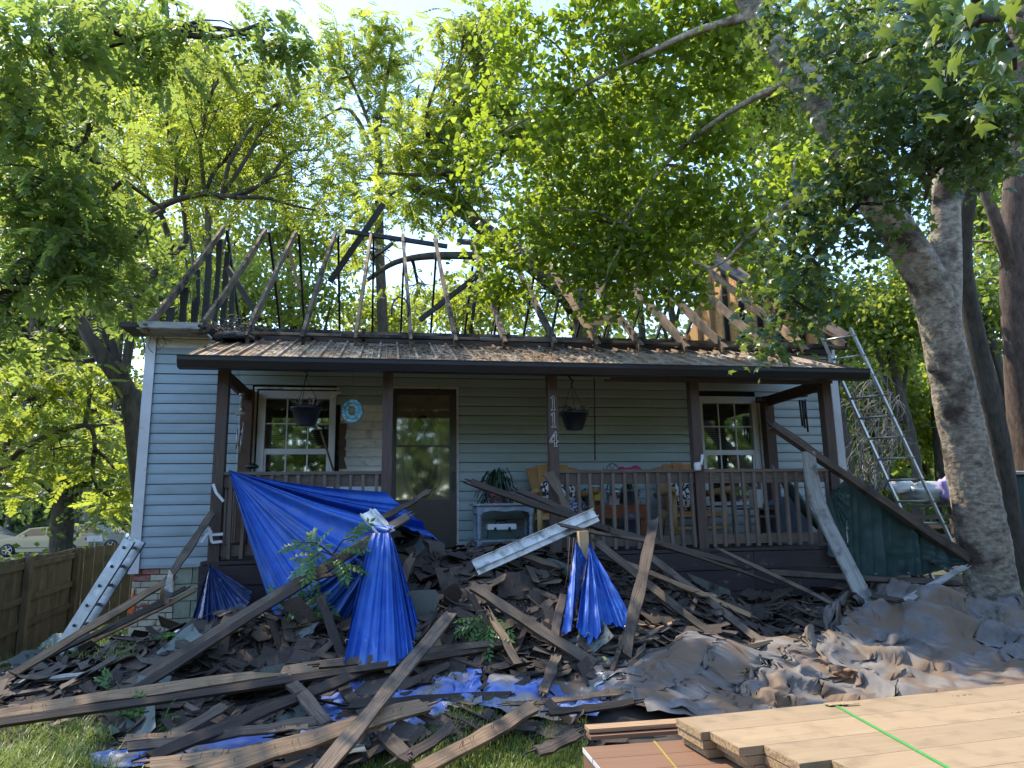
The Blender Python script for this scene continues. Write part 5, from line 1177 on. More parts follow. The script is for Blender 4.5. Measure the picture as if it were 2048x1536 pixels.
# ================================================================ cars and the street
def car(x, y, z, lab, matn, direc=-1, s=1.0, roofh=1.45):
    t = thing('parked_car', lab, 'car', (x, y, z), 'cars parked along the street')
    L = 4.6
    T = lambda a, b_, c: (x+direc*a, y+b_, z+c)
    side = [(-2.3, .45), (-2.28, .85), (-2.1, .95), (-1.45, 1.02), (-.95, 1.38), (-.1, roofh), (.55, roofh-.06), (1.15, 1.0), (2.0, .82), (2.28, .62), (2.3, .3), (1.85, .25), (1.75, .5), (1.45, .63), (1.15, .5), (1.05, .22), (-1.0, .22), (-1.1, .5), (-1.4, .63), (-1.7, .5), (-1.8, .25), (-2.25, .28)]
    part('body', M[matn], t, lambda b: b.prism([T(a, -.86, c) for a, c in side], (0, 1.72, 0)))
    for (g) in ([(-1.32, 1.03), (-.92, 1.33), (-.3, 1.39), (-.3, 1.02)], [(-.22, 1.02), (-.22, 1.39), (.45, 1.35), (.98, 1.0)]):
        part('side_window', M['carglass'], t, lambda b: b.prism([T(a, -.875, c) for a, c in g], (0, .012, 0)))
    part('window_trim', M['carglass'], t, lambda b: b.beam(T(-2.2, -.87, .42), T(2.2, -.87, .42), .03, .01, (0, -1, 0)))
    for a in (-1.4, 1.45):
        w_ = part('wheel', M['rubber'], t, lambda b: b.tube([T(a, -.88, .32), T(a, -.68, .32)], .32, 18))
        part('rim', M['alu'], w_, lambda b: ([b.beam(T(a, -.89, .32), T(a+.2*math.cos(q), -.89, .32+.2*math.sin(q)), .05, .01, (0, -1, 0)) for q in np.linspace(0, 6.28, 6)[:-1]], b.tube([T(a+.22*math.cos(q), -.89, .32+.22*math.sin(q)) for q in np.linspace(0, 6.2832, 19)], .015, 5, caps=False)))
    part('headlight', M['whiteplastic'], t, lambda b: b.prism([T(2.12, -.875, .74), T(2.28, -.875, .62), T(2.1, -.875, .66)], (0, .01, 0)))
    part('tail_light', M['magenta'], t, lambda b: b.prism([T(-2.27, -.87, .84), T(-2.1, -.87, .88), T(-2.1, -.87, .74), T(-2.28, -.87, .74)], (0, .01, 0)))
    part('mirror', M[matn], t, lambda b: b.box(T(.75, 0, 0)[0]-.08, T(.75, 0, 0)[0]+.08, y-.98, y-.87, z+.98, z+1.08))
    return t
def roadz(x): return float(gz(x, 33.0))+.03
c = at(72, 1100, Y=31.8); car(c[0]+.5, 31.8, c[2]-.28, 'tan sedan parked behind the big street tree at far left', 'car_tan')
zc_ = c[2]-.28
c = at(185, 1075, Y=32.4); car(c[0]-.2, 32.4, zc_+.1, 'grey-brown sedan parked to the right of the big street tree', 'car_grey', 1)
c = at(8, 1080, Y=35.2); car(c[0]-1.2, 35.2, zc_+.15, 'dark grey car half hidden beyond the tan sedan', 'car_grey', 1)
STZ = zc_
# bank so that the cars stand on ground
xs = np.linspace(-70, 20, 50); G = np.array([[(x, y, zc_-.02+q) for x in xs] for y, q in ((28.6, -.6), (29.8, 0), (37.5, .02), (45, .6))]); 
b = MB(); b.grid(G); tag(b.build('street', M['road'], origin=(-20, 33, 0)), kind='structure')
# street sign blank plate
c = at(190, 1077, Y=26); t = thing('street_sign', 'small blank white sign plate low beyond the fence', 'sign', c+vec([0, 0, -1.2]))
part('plate', M['white'], t, lambda b: b.box(c[0]-.33, c[0]+.33, c[1]-.02, c[1], c[2]-.13, c[2]+.13)); part('pole', M['alu'], t, lambda b: b.box(c[0]-.03, c[0]+.03, c[1], c[1]+.05, c[2]-1.2, c[2]+.13))
# neighbour house
hx0 = at(-120, 1030, Y=44)[0]; hx1 = at(122, 1030, Y=44)[0]; hz = zc_+.5
t = thing('neighbour_house', 'pale cream sided house across the street behind the parked cars', 'house', ((hx0+hx1)/2, 47, hz))
part('wall', M['cream'], t, lambda b: b.box(hx0, hx1, 44, 52, hz, hz+4.6))
for k in range(22): part('siding_board', M['cream'], t, lambda b: b.beam((hx0, 43.99, hz+.1+k*.2), (hx1, 43.99, hz+.1+k*.2), .19, .03, (0, -1, .15)))
for xx in (.35, .62, .86):
    wx = hx0+(hx1-hx0)*xx; w_ = part('window', M['white'], t, lambda b: b.box(wx-.6, wx+.6, 43.90, 43.96, hz+1.6, hz+3.2)); part('pane', M['carglass'], w_, lambda b: b.box(wx-.5, wx+.5, 43.87, 43.895, hz+1.7, hz+3.1))
part('roof', M['roofing'], t, lambda b: b.prism([(hx0-.4, 43.4, hz+4.6), (hx0-.4, 48, hz+7.4), (hx0-.4, 52.6, hz+4.6)], (hx1-hx0+.8, 0, 0)))
part('porch_post', M['white'], t, lambda b: b.box(hx0+(hx1-hx0)*.76-.1, hx0+(hx1-hx0)*.76+.1, 42, 42.2, hz-.5, hz+3.4))

# ================================================================ trees
def up_rot(n_, tilt=1.0, droop=0.):
    """random rotation matrices (n,3,3): columns = local x (leaf axis), y, z(normal)"""
    a = RNG.random(n_)*2*np.pi; nz_ = np.stack([RNG.normal(0, tilt, n_), RNG.normal(0, tilt, n_), np.ones(n_)], -1); nz_ /= np.linalg.norm(nz_, axis=1)[:, None]
    x = np.stack([np.cos(a), np.sin(a), -droop*np.ones(n_)+RNG.normal(0, .2, n_)], -1); x -= nz_*(x*nz_).sum(1)[:, None]; x /= np.linalg.norm(x, axis=1)[:, None]
    y = np.cross(nz_, x); return np.stack([x, y, nz_], -1)
def tpl_maple(sz=1.):
    o = [(0, 0), (.10, -.16), (-.08, -.45), (.22, -.30), (.42, -.55), (.50, -.22), (1.0, 0), (.50, .22), (.42, .55), (.22, .30), (-.08, .45), (.10, .16)]
    V = [(x, y, -.38*abs(y)-.22*x*x) for x, y in o]; V.append((.32, 0, .03))
    n_ = len(o); F_ = [(12, i, (i+1) % n_) for i in range(n_)]; return np.array(V)*sz, np.array(F_)
def tpl_maple_lo(sz=1.):
    o = [(0, 0), (.0, -.42), (.36, -.5), (1, 0), (.36, .5), (0, .42)]
    V = [(x, y, -.30*abs(y)-.18*x*x) for x, y in o]; return np.array(V)*sz, np.array([(0, 1, 2), (0, 2, 3), (0, 3, 4), (0, 4, 5)])
def tpl_compound(nl=6, L=.3, ll=.10, lw=.033, dr=.5, seed=0):
    V = []; F_ = []; rr = random.Random(seed)
    def lf(p, d, s):
        d = nrm(d); w_ = nrm(np.cross(d, vec([0, 0, 1])))*lw*s; b = len(V); e = p+d*ll*s
        m_ = p+d*ll*s*.45; V.extend([p, m_-w_+vec([0, 0, -.008]), e, m_+w_+vec([0, 0, -.008])]); F_.extend([(b, b+1, b+2), (b, b+2, b+3)])
    for i in range(nl):
        q = (i+.6)/nl; p = vec([L*q, 0, -dr*L*q*q]); s = .7+.6*math.sin(q*2.6)*.6
        for sg in (-1, 1): lf(p, vec([.45+.2*rr.random(), sg, -.35-.3*rr.random()]), s)
    lf(vec([L, 0, -dr*L]), vec([1, 0, -.7]), 1)
    return np.array(V), np.array(F_)
def tpl_spray(n_=7, L=.5, s=.12, seed=0):
    V = []; F_ = []; rr = np.random.default_rng(seed)
    for i in range(n_):
        p = vec([L*rr.random(), (rr.random()-.5)*L*.7, (rr.random()-.5)*L*.4]); d = nrm(rr.normal(size=3)+vec([.4, 0, -.3])); w_ = nrm(np.cross(d, rr.normal(size=3)))*s*.36
        b = len(V); V.extend([p, p+d*s*.5-w_, p+d*s, p+d*s*.5+w_]); F_.extend([(b, b+1, b+2), (b, b+2, b+3)])
    return np.array(V), np.array(F_)
TPL = dict(maple=tpl_maple(), maple_lo=tpl_maple_lo(), comp=tpl_compound(), comp_fine=tpl_compound(7, .34, .085, .022, .7), dark=tpl_compound(5, .26, .12, .036, .8), spray=tpl_spray(), bigspray=tpl_spray(8, 1.0, .26, 3))
def place(tp, P, Rm, S):
    V0, F0_ = TPL[tp]; n_ = len(P); k = len(V0)
    V = np.einsum('nij,kj->nki', Rm, V0)*S[:, None, None]+P[:, None]
    F_ = F0_[None]+(np.arange(n_)*k)[:, None, None]; return V.reshape(-1, 3), F_.reshape(-1, 3), len(F0_)
def branch_pts(a, c, wob, n_=7, lift=0):
    a = vec(a); c = vec(c); L = np.linalg.norm(c-a); o = np.random.default_rng(int(abs(a[0]*100)+abs(c[2]*77)) % 9999)
    d = [o.normal(0, 1, 3)*wob*L for _ in range(2)]
    return [a+(c-a)*q+d[0]*math.sin(math.pi*q)+d[1]*.5*math.sin(2*math.pi*q)+vec([0, 0, lift*L*math.sin(math.pi*q)]) for q in np.linspace(0, 1, n_)]
def tree(name, lab, cat, base, limbs, blobs, leaf, lmat, bark, size, group=None, twig=True, per=26, subr=.34, tilt=.8, droop=.25, stem_n=12):
    """limbs: list of (points(list of 3d), r0, r1); blobs: (centre3d, radius3 (m), n_subclusters)"""
    t = thing(name, lab, cat, base, group)
    allp = []
    for i, (pts, r0, r1) in enumerate(limbs):
        pts = [vec(p) for p in pts]
        P = []
        for k in range(len(pts)-1):
            for q in np.linspace(0, 1, 5)[:-1]:
                p_1 = pts[max(k-1, 0)]; p0_, p1_ = pts[k], pts[k+1]; p2 = pts[min(k+2, len(pts)-1)]
                P.append(.5*((2*p0_)+(-p_1+p1_)*q+(2*p_1-5*p0_+4*p1_-p2)*q*q+(-p_1+3*p0_-3*p1_+p2)*q**3))
        P.append(pts[-1]); rad = [r0+(r1-r0)*k/(len(P)-1) for k in range(len(P))]
        if i == 0: rad[0] *= 1.22; rad[1] *= 1.1; rad[2] *= 1.03
        if i == 0 and stem_n > 12:
            Pf = []; rf_ = []
            for k in range(len(P)-1):
                for q in np.linspace(0, 1, 9)[:-1]: Pf.append(P[k]+(P[k+1]-P[k])*q); rf_.append(rad[k]+(rad[k+1]-rad[k])*q)
            def rough_tube(b):
                b.tube(Pf, rf_, 56, wob=0); V_ = b.v[-1]; nseg = len(Pf); c_ = np.repeat(np.array(Pf), 56, 0); th = np.tile(np.arange(56), nseg)/56*6.283; hh = np.repeat(np.arange(nseg), 56)*.04
                d_ = .10*(vnoise(np.cos(th)*1.2+hh*.7, np.sin(th)*1.2+9, 2)-.5)+.09*(vnoise(np.cos(th)*7+hh*2, np.sin(th)*7+hh*3, 4)-.5)+.05*(vnoise(np.cos(th)*16+5, np.sin(th)*16+hh*14, 6)-.5)
                root = .30*np.exp(-hh/.28)*(np.clip(np.sin(th*4+1), 0, 1))
                b.v[-1] = c_+(V_-c_)*(1+d_+root)[:, None]
            part('trunk', bark, t, rough_tube)
        else: part('trunk' if i == 0 else 'limb', bark, t, lambda b: b.tube(P, rad, stem_n if i == 0 else 8, wob=.14))
        allp += P
    allp = np.array(allp); LP = []; TW = MB(); tn = 0
    for (c, r, ns) in blobs:
        c = vec(c); r = vec(r)*np.ones(3)
        j = np.argmin(np.linalg.norm(allp-c, axis=1)+.0*allp[:, 2]); bp = branch_pts(allp[j], c, .07, 6, .06)
        if twig: TW.tube(bp, [.045*max(.5, size)*(1-.11*k) for k in range(6)], 5, caps=False); tn += 1
        D_ = RNG.normal(size=(ns, 3)); D_ /= np.linalg.norm(D_, axis=1)[:, None]; sub = c+D_*r*(RNG.random(ns)**.45)[:, None]
        for si, s_ in enumerate(sub):
            if twig and si % 2 == 0:
                a = bp[random.choice((2, 3, 4, 5))]; TW.tube(branch_pts(a, s_, .08, 4, .05), [.016*size, .012*size, .009*size, .005*size], 3, caps=False)
        m_ = max(3, int(per)); rs = subr*(.6+.8*RNG.random(ns))
        Q = RNG.normal(size=(ns, m_, 3))*rs[:, None, None]*np.array([1, 1, .62])*.62; LP.append((sub[:, None]+Q).reshape(-1, 3))
    if tn: TW.build('twigs', bark, t)['kind'] = 'stuff'
    P = np.concatenate(LP); n_ = len(P); S = size*(.65+.6*RNG.random(n_))
    V, F_, k = place(leaf, P, up_rot(n_, tilt, droop), S); rnd = np.repeat(np.clip(RNG.normal(.5, .28, n_), 0, 1), k)
    o = npmesh('crown', V, F_, lmat, t, rnd=rnd); o['kind'] = 'stuff'
    return t
def B(u, v, D, ru, rv=None, dens=1., rd=None):
    c = at(u, v, D=D); s = D/FPX; rv = rv or ru; r = (ru*s, (rd or (ru+rv)*.5*s), rv*s)
    return (c, r, dens)
def blobs(lst, k=1.0):      # number of sub clusters from the apparent size
    out = []
    for (c, r, d) in lst: out.append((c, r, max(4, int(k*d*r[0]*r[2]*14))))
    return out
a3 = lambda u, v, D: at(u, v, D=D)

# big pale maple at the right, with the canopy hanging over the roof
tb = at(1992, 1240, D=8.5); tb[2] = float(surf(tb[0], tb[1]))-.15
limbs = [([tb, a3(1972, 1100, 8.5), a3(1942, 950, 8.5), a3(1912, 800, 8.5), a3(1882, 660, 8.5), a3(1852, 560, 8.45), a3(1800, 470, 8.3), a3(1745, 395, 8.1), a3(1660, 240, 7.9), a3(1585, 130, 7.9), a3(1500, 0, 7.9), a3(1440, -120, 8)], .28, .13),
         ([a3(1893, 740, 8.5), a3(1888, 620, 8.5), a3(1888, 500, 8.5), a3(1895, 330, 8.5), a3(1900, 150, 8.4), a3(1880, -100, 8.4)], .22, .10),
         ([a3(1510, 30, 7.9), a3(1400, 60, 8.3), a3(1290, 110, 8.8), a3(1150, 180, 9.4)], .06, .02),
         ([a3(1600, 150, 7.9), a3(1450, 230, 8.6), a3(1330, 330, 9.3), a3(1250, 450, 9.6)], .045, .015),
         ([a3(1700, 330, 8.0), a3(1560, 420, 8.6), a3(1470, 500, 9.0)], .06, .02),
         ([a3(1585, 130, 7.9), a3(1760, 60, 7.6), a3(1900, 30, 7.2)], .07, .03)]
bl = blobs([B(1010, 560, 10.5, 55, 75, .9), B(1090, 470, 10.2, 90, 100, 1), B(1200, 520, 10, 100, 90, 1.1), B(1220, 390, 10, 110, 90, 1), B(1330, 490, 9.8, 110, 90, 1.1),
            B(1290, 590, 9.6, 80, 28, .9), B(1380, 380, 9.5, 110, 90, 1), B(1105, 330, 10, 100, 80, .9), B(1230, 250, 9.6, 120, 80, 1), B(1400, 250, 9.2, 120, 80, 1.1),
            B(1120, 180, 9.8, 100, 70, .8), B(1290, 120, 9.2, 130, 70, 1.2), B(1450, 110, 8.8, 110, 80, 1.2), B(1060, 60, 9.6, 110, 60, .8), B(1240, 20, 9.2, 130, 60, 1.2), B(1420, 10, 8.8, 120, 60, 1.2),
            B(1480, 440, 9.3, 80, 80, 1), B(1540, 560, 9.5, 70, 45, .8), B(1210, 625, 9.6, 30, 24, .8), B(1385, 570, 9.6, 40, 35, .9), B(960, 300, 10.4, 50, 80, .7), B(970, 480, 10.6, 40, 70, .6), B(1600, 330, 9.4, 70, 60, .9), B(1000, 170, 10, 60, 60, .6)], 6.8)
tree('maple_tree', 'large pale-barked maple at the right whose bright green canopy hangs over the roof frame', 'tree', tb, limbs, bl, 'maple_lo', M['leaf_maple'], M['bark_pale'], .088, per=26, subr=.27, tilt=1.0, droop=.5, stem_n=20)
bm_ = bpy.data.objects
# darker, nearer maple foliage at the upper right: second tree
tb2 = at(2025, 1150, D=10.2); tb2[2] = float(surf(tb2[0], tb2[1]))-.1
limbs = [([tb2, a3(2005, 950, 10.2), a3(1978, 800, 10.2), a3(1945, 640, 10.2), a3(1925, 500, 10), a3(1950, 300, 9.5), a3(1960, 100, 8.5), a3(1950, -60, 7)], .19, .05),
         ([a3(1955, 200, 9), a3(1800, 330, 7.5), a3(1650, 480, 7), a3(1570, 620, 6.8)], .05, .015), ([a3(1960, 120, 8.6), a3(1900, 80, 6.5), a3(1960, 40, 5)], .05, .02), ([a3(1955, 200, 9), a3(1880, 300, 7), a3(1850, 400, 6.6)], .04, .015)]
bl = blobs([B(1750, 330, 6.8, 110, 70, 1), B(1650, 450, 6.8, 100, 60, 1), B(1590, 560, 6.8, 70, 60, .9), B(1560, 660, 6.7, 40, 30, 1.1), B(1860, 260, 6.3, 110, 70, 1), B(1970, 340, 6.6, 80, 50, .8), B(1790, 400, 7, 60, 30, .6),
            B(1700, 130, 6.6, 110, 70, 1.1), B(1850, 110, 5.6, 100, 70, 1), B(1580, 60, 7, 90, 60, 1), B(1990, 200, 5.8, 80, 90, .9), B(1640, 570, 7, 40, 60, .7), B(1740, 240, 7.2, 90, 50, .9), B(1720, 20, 6.2, 120, 50, 1.1), B(1900, 180, 5.8, 90, 70, 1.2), B(1890, 300, 6.2, 70, 40, 1.1), B(1800, 200, 6.4, 90, 60, 1.2), B(1960, 270, 6, 70, 60, 1.2), B(1680, 370, 6.9, 80, 50, 1.2), B(1710, 470, 7, 70, 45, 1.0), B(1620, 620, 6.9, 45, 40, .9), B(1545, 690, 6.6, 28, 20, 1.1), B(1560, 480, 7, 60, 50, .8)], 8.0)
tree('maple_tree', 'darker maple behind the pale trunk whose low dark leaves fill the upper right', 'tree', tb2, limbs, bl, 'maple', M['leaf_near'], M['bark_grey'], .10, per=18, subr=.24, tilt=.9, droop=.6)
# closest leaves, top right corner
tb3 = at(2160, 1300, D=7.5); tb3[2] = float(surf(tb3[0], tb3[1]))
limbs = [([tb3, a3(2150, 900, 7.3), a3(2110, 300, 6), a3(2080, 0, 4.5)], .16, .05), ([a3(2080, 40, 4.6), a3(2000, 20, 3.6), a3(1930, 60, 3.4)], .02, .006)]
bl = blobs([B(2000, 40, 3.4, 90, 70, 1.2), B(2030, 140, 3.6, 60, 60, 1), B(1900, 30, 3.8, 60, 40, .8)], 16)
tree('maple_sapling', 'nearest maple branch with large bluish sunlit leaves in the top right corner', 'tree', tb3, limbs, bl, 'maple', M['leaf_near'], M['bark_grey'], .12, per=7, subr=.2, tilt=.9, droop=.5)
# reddish trunk at the right edge
tb4 = at(2075, 1180, D=11); tb4[2] = float(surf(tb4[0], tb4[1]))
limbs = [([tb4, a3(2055, 900, 11), a3(2035, 700, 11), a3(2028, 500, 11), a3(2035, 300, 11), a3(2040, 0, 11)], .24, .15), ([a3(2030, 560, 11), a3(1995, 450, 10.8), a3(1965, 370, 10.8), a3(1930, 250, 10.8)], .11, .05)]
bl = blobs([B(2000, 480, 12, 70, 80, 1), B(1950, 560, 12.5, 60, 60, .7), B(2030, 330, 12, 70, 80, 1), B(1850, 500, 12, 60, 60, .6)], 2.2)
tree('cedar_tree', 'reddish brown trunk at the far right edge with a branch to the left', 'tree', tb4, limbs, bl, 'maple_lo', M['leaf_dark'], M['bark_brown'], .11, per=24, subr=.3, tilt=1)

# walnut left of the house with dark curving trunks
tbw = at(350, 960, D=12.2); tbw[2] = -.8
limbs = [([tbw, a3(272, 850, 12.2), a3(252, 780, 12.2), a3(225, 740, 12.1), a3(190, 690, 12), a3(160, 640, 12), a3(125, 612, 11.8)], .21, .07),
         ([a3(240, 760, 12.1), a3(222, 690, 12.2), a3(190, 635, 12.3), a3(150, 605, 12.4)], .10, .05), ([a3(248, 750, 12.1), a3(258, 690, 12.2), a3(262, 640, 12.2), a3(252, 590, 12)], .09, .05),
         ([a3(205, 715, 12.1), a3(160, 722, 12), a3(120, 715, 12)], .05, .03), ([a3(262, 600, 12.1), a3(330, 520, 12.5), a3(372, 480, 13), a3(365, 400, 13)], .08, .05), ([a3(345, 500, 12.6), a3(318, 420, 12.6), a3(300, 400, 12.4)], .06, .03),
         ([a3(300, 425, 12.4), a3(350, 400, 12), a3(410, 388, 11.6), a3(470, 395, 11.2)], .07, .03), ([a3(150, 605, 12.4), a3(60, 500, 11.5), a3(20, 380, 11)], .06, .03)]
bl = blobs([B(440, 150, 11.5, 120, 80, 1), B(560, 210, 12, 90, 80, .9), B(480, 270, 12, 120, 70, 1), B(380, 330, 12, 110, 60, 1), B(560, 350, 12, 100, 55, 1), B(330, 220, 12, 80, 80, .9), B(620, 300, 12.4, 55, 55, .7), B(450, 400, 12, 60, 35, .5), B(640, 170, 12.4, 40, 70, .5), B(240, 330, 12, 70, 90, .9), B(630, 420, 12.4, 35, 30, .5)], 3.6)
tree('walnut_tree', 'walnut with curving dark trunks left of the house and feathery sunlit leaves above it', 'tree', tbw, limbs, bl, 'comp_fine', M['leaf_walnut'], M['bark_grey'], .85, per=9, subr=.5, tilt=.5, droop=.3)
# dark overhanging tree, upper left
tbd = at(-260, 1300, D=9.5); tbd[2] = -.6
limbs = [([tbd, a3(-200, 900, 9.5), a3(-60, 620, 9.3), a3(30, 560, 9.3), a3(60, 520, 9.2)], .30, .10), ([a3(-120, 700, 9.4), a3(-60, 300, 9), a3(0, 100, 9)], .2, .1), ([a3(0, 110, 9), a3(150, 105, 9), a3(330, 60, 9)], .07, .02), ([a3(-200, 900, 9.5), a3(-50, 660, 9.4), a3(25, 590, 9.3)], .14, .1), ([a3(-40, 250, 9), a3(150, 300, 9.5), a3(330, 420, 10)], .06, .02)]
bl = blobs([B(60, 60, 8.5, 130, 90, 1), B(230, 60, 8.8, 120, 80, 1), B(400, 40, 9, 110, 60, .9), B(540, 40, 9.4, 70, 55, .7), B(60, 220, 9, 110, 90, 1), B(190, 230, 9.6, 80, 60, .6), B(60, 380, 9, 120, 90, 1.1), B(150, 480, 9.4, 120, 80, 1.2), B(50, 560, 9, 100, 90, 1), B(240, 520, 9.8, 90, 70, 1.1), B(230, 590, 10, 60, 40, 1), B(190, 400, 9.6, 80, 70, .9), B(300, 120, 9.4, 90, 50, .7), B(60, 680, 9.5, 80, 50, .7), B(560, 95, 9.6, 40, 30, .6)], 2.3)
tree('buckeye_tree', 'dark shaded tree overhanging the upper left corner of the yard', 'tree', tbd, limbs, bl, 'dark', M['leaf_dark'], M['bark_grey'], 1.0, per=10, subr=.36, tilt=.6, droop=.7)
# low bright bush-like crown at the left edge over the fence
tbl = at(-60, 1180, D=12.5); tbl[2] = -.9
limbs = [([tbl, a3(-40, 1000, 12.5), a3(20, 880, 12.3), a3(90, 800, 12)], .12, .04), ([a3(-40, 1000, 12.5), a3(40, 900, 12), a3(170, 850, 11.8), a3(190, 900, 11.8)], .07, .03)]
bl = blobs([B(60, 800, 11.5, 100, 70, 1), B(180, 760, 12, 70, 60, .8), B(100, 900, 11.5, 80, 50, 1), B(20, 950, 12, 60, 50, .7), B(215, 850, 12.4, 45, 60, .8), B(230, 940, 12.6, 35, 50, .8), B(30, 730, 11.6, 60, 40, .8), B(245, 1000, 12.8, 25, 25, .7)], 2.6)
tree('young_walnut', 'low bright yellow-green young tree leaning over the left fence', 'tree', tbl, limbs, bl, 'comp', M['leaf_walnut'], M['bark_grey'], .95, per=9, subr=.4, tilt=.5, droop=.4)
# street tree beyond the fence
tbs = at(122, 1105, D=27); tbs[2] = -1.6
limbs = [([tbs, a3(124, 1060, 27), a3(128, 1010, 27), a3(132, 985, 27)], .42, .33), ([a3(128, 1020, 27), a3(95, 985, 27), a3(60, 955, 27)], .2, .1), ([a3(130, 1010, 27), a3(160, 970, 27), a3(190, 930, 27)], .22, .1), ([a3(131, 990, 27), a3(130, 930, 27), a3(120, 850, 27)], .24, .12)]
bl = blobs([B(50, 930, 26, 70, 40, 1.2), B(130, 930, 26, 60, 35, 1.2), B(200, 950, 27, 50, 45, 1), B(30, 990, 27, 40, 35, 1), B(210, 900, 27, 60, 50, 1), B(240, 1010, 28, 30, 30, .8), B(90, 860, 27, 90, 50, 1), B(10, 870, 27, 70, 60, 1)], .5)
tree('street_tree', 'thick grey trunked street tree standing between the parked cars', 'tree', tbs, limbs, bl, 'bigspray', M['leaf_dark'], M['bark_grey'], .9, per=16, subr=.9, tilt=1)
# tall airy pecan, middle
tbp = at(770, 900, D=24); tbp[2] = -.5
limbs = [([tbp, a3(765, 700, 24), a3(760, 500, 24), a3(757, 320, 24), a3(750, 230, 24)], .22, .10), ([a3(757, 300, 24), a3(720, 200, 24), a3(680, 120, 24)], .08, .03), ([a3(757, 260, 24), a3(775, 150, 24), a3(790, 60, 24)], .08, .03), ([a3(760, 330, 24), a3(700, 220, 24), a3(640, 240, 24)], .08, .03), ([a3(760, 360, 24), a3(820, 240, 24), a3(838, 170, 24)], .07, .03)]
bl = blobs([B(680, 80, 24, 50, 40, .6), B(770, 60, 24, 55, 40, .6), B(720, 130, 24, 70, 45, .55), B(800, 130, 24, 50, 45, .5), B(660, 170, 24, 45, 45, .5), B(740, 210, 24, 80, 50, .45), B(820, 210, 24, 40, 40, .35), B(660, 260, 24, 45, 40, .4), B(700, 330, 24, 60, 40, .5), B(790, 320, 24, 60, 45, .5), B(660, 380, 24, 50, 40, .5), B(740, 420, 24, 80, 50, .6), B(690, 520, 24, 70, 40, .25)], 3.2)
tree('pecan_tree', 'tall airy pecan behind the house rising into the gap of blue sky', 'tree', tbp, limbs, bl, 'comp', M['leaf_far'], M['bark_grey'], 1.15, per=9, subr=.6, tilt=.6, droop=.4)
# pecan with heavy limbs behind the middle of the roof
tbq = at(1200, 900, D=17); tbq[2] = -.3
limbs = [([tbq, a3(1170, 650, 17), a3(1110, 570, 17), a3(1040, 510, 16.8), a3(970, 460, 16.6), a3(900, 400, 16.5), a3(815, 372, 16.4)], .30, .11), ([a3(1000, 500, 16.8), a3(950, 430, 16.6), a3(880, 340, 16.4), a3(860, 310, 16.4)], .09, .04),
         ([a3(1040, 515, 16.8), a3(960, 512, 16.6), a3(860, 512, 16.4), a3(790, 525, 16.4), a3(735, 560, 16.4)], .12, .05), ([a3(960, 350, 16.4), a3(910, 340, 16.2), a3(850, 350, 16.2), a3(760, 345, 16.2)], .07, .03), ([a3(1150, 620, 17), a3(1080, 540, 17), a3(1000, 500, 17)], .2, .1)]
bl = blobs([B(900, 190, 16.5, 60, 50, .6), B(930, 280, 16.5, 70, 50, .8), B(860, 250, 16.5, 60, 50, .7), B(800, 290, 16.3, 60, 40, .6), B(960, 200, 16.5, 50, 60, .7), B(880, 330, 16.5, 80, 40, .7), B(780, 390, 16.4, 60, 45, .5), B(870, 430, 16.4, 70, 40, .6), B(950, 390, 16.5, 60, 60, .8), B(930, 60, 16.6, 60, 50, .8), B(1000, 90, 16.6, 60, 60, 1), B(900, 120, 16.6, 30, 25, .6), B(960, 570, 17, 60, 50, .5), B(840, 590, 17, 70, 40, .35), B(1060, 250, 16.8, 80, 90, 1), B(1080, 600, 17, 60, 40, .6), B(720, 480, 16.4, 40, 40, .3)], 3.8)
tree('pecan_tree', 'pecan behind the middle of the roof with heavy dark limbs reaching left', 'tree', tbq, limbs, bl, 'comp', M['leaf_far'], M['bark_grey'], 1.1, per=9, subr=.5, tilt=.6, droop=.4)
# far trees behind, each with its own trunk and crown
far = [(-60, 700, 30, 150, 140, 1), (120, 640, 28, 120, 110, .9), (330, 590, 24, 110, 90, .8), (500, 600, 22, 110, 70, .8), (620, 600, 23, 90, 50, .6), (420, 480, 26, 100, 80, .45), (200, 480, 27, 130, 100, .6), (1330, 440, 24, 130, 120, 1.2), (1480, 540, 22, 130, 90, 1.2), (1180, 600, 22, 110, 60, .7),
       (1650, 620, 21, 120, 90, 1.3), (1780, 640, 20, 110, 110, 1.3), (1980, 600, 19, 110, 110, 1.1), (1750, 820, 22, 90, 110, 1.3), (1830, 830, 24, 110, 90, 1.2), (2010, 800, 22, 90, 110, 1.0), (1600, 350, 24, 130, 120, 1), (1960, 350, 22, 130, 140, 1), (1500, 180, 26, 150, 120, .9), (1150, 420, 26, 110, 110, .7), (1770, 120, 24, 150, 130, 1), (100, 250, 26, 140, 130, .5), (1250, 250, 26, 130, 110, .7), (1720, 930, 26, 80, 60, 1.2), (2060, 960, 26, 60, 60, .8), (280, 130, 27, 150, 110, .8), (430, 300, 25, 140, 100, .8), (120, 420, 26, 150, 110, .9), (590, 470, 24, 90, 70, .7), (40, 880, 34, 130, 80, .8), (240, 860, 34, 90, 100, .8), (760, 640, 30, 110, 40, .5), (950, 620, 28, 90, 50, .6)]
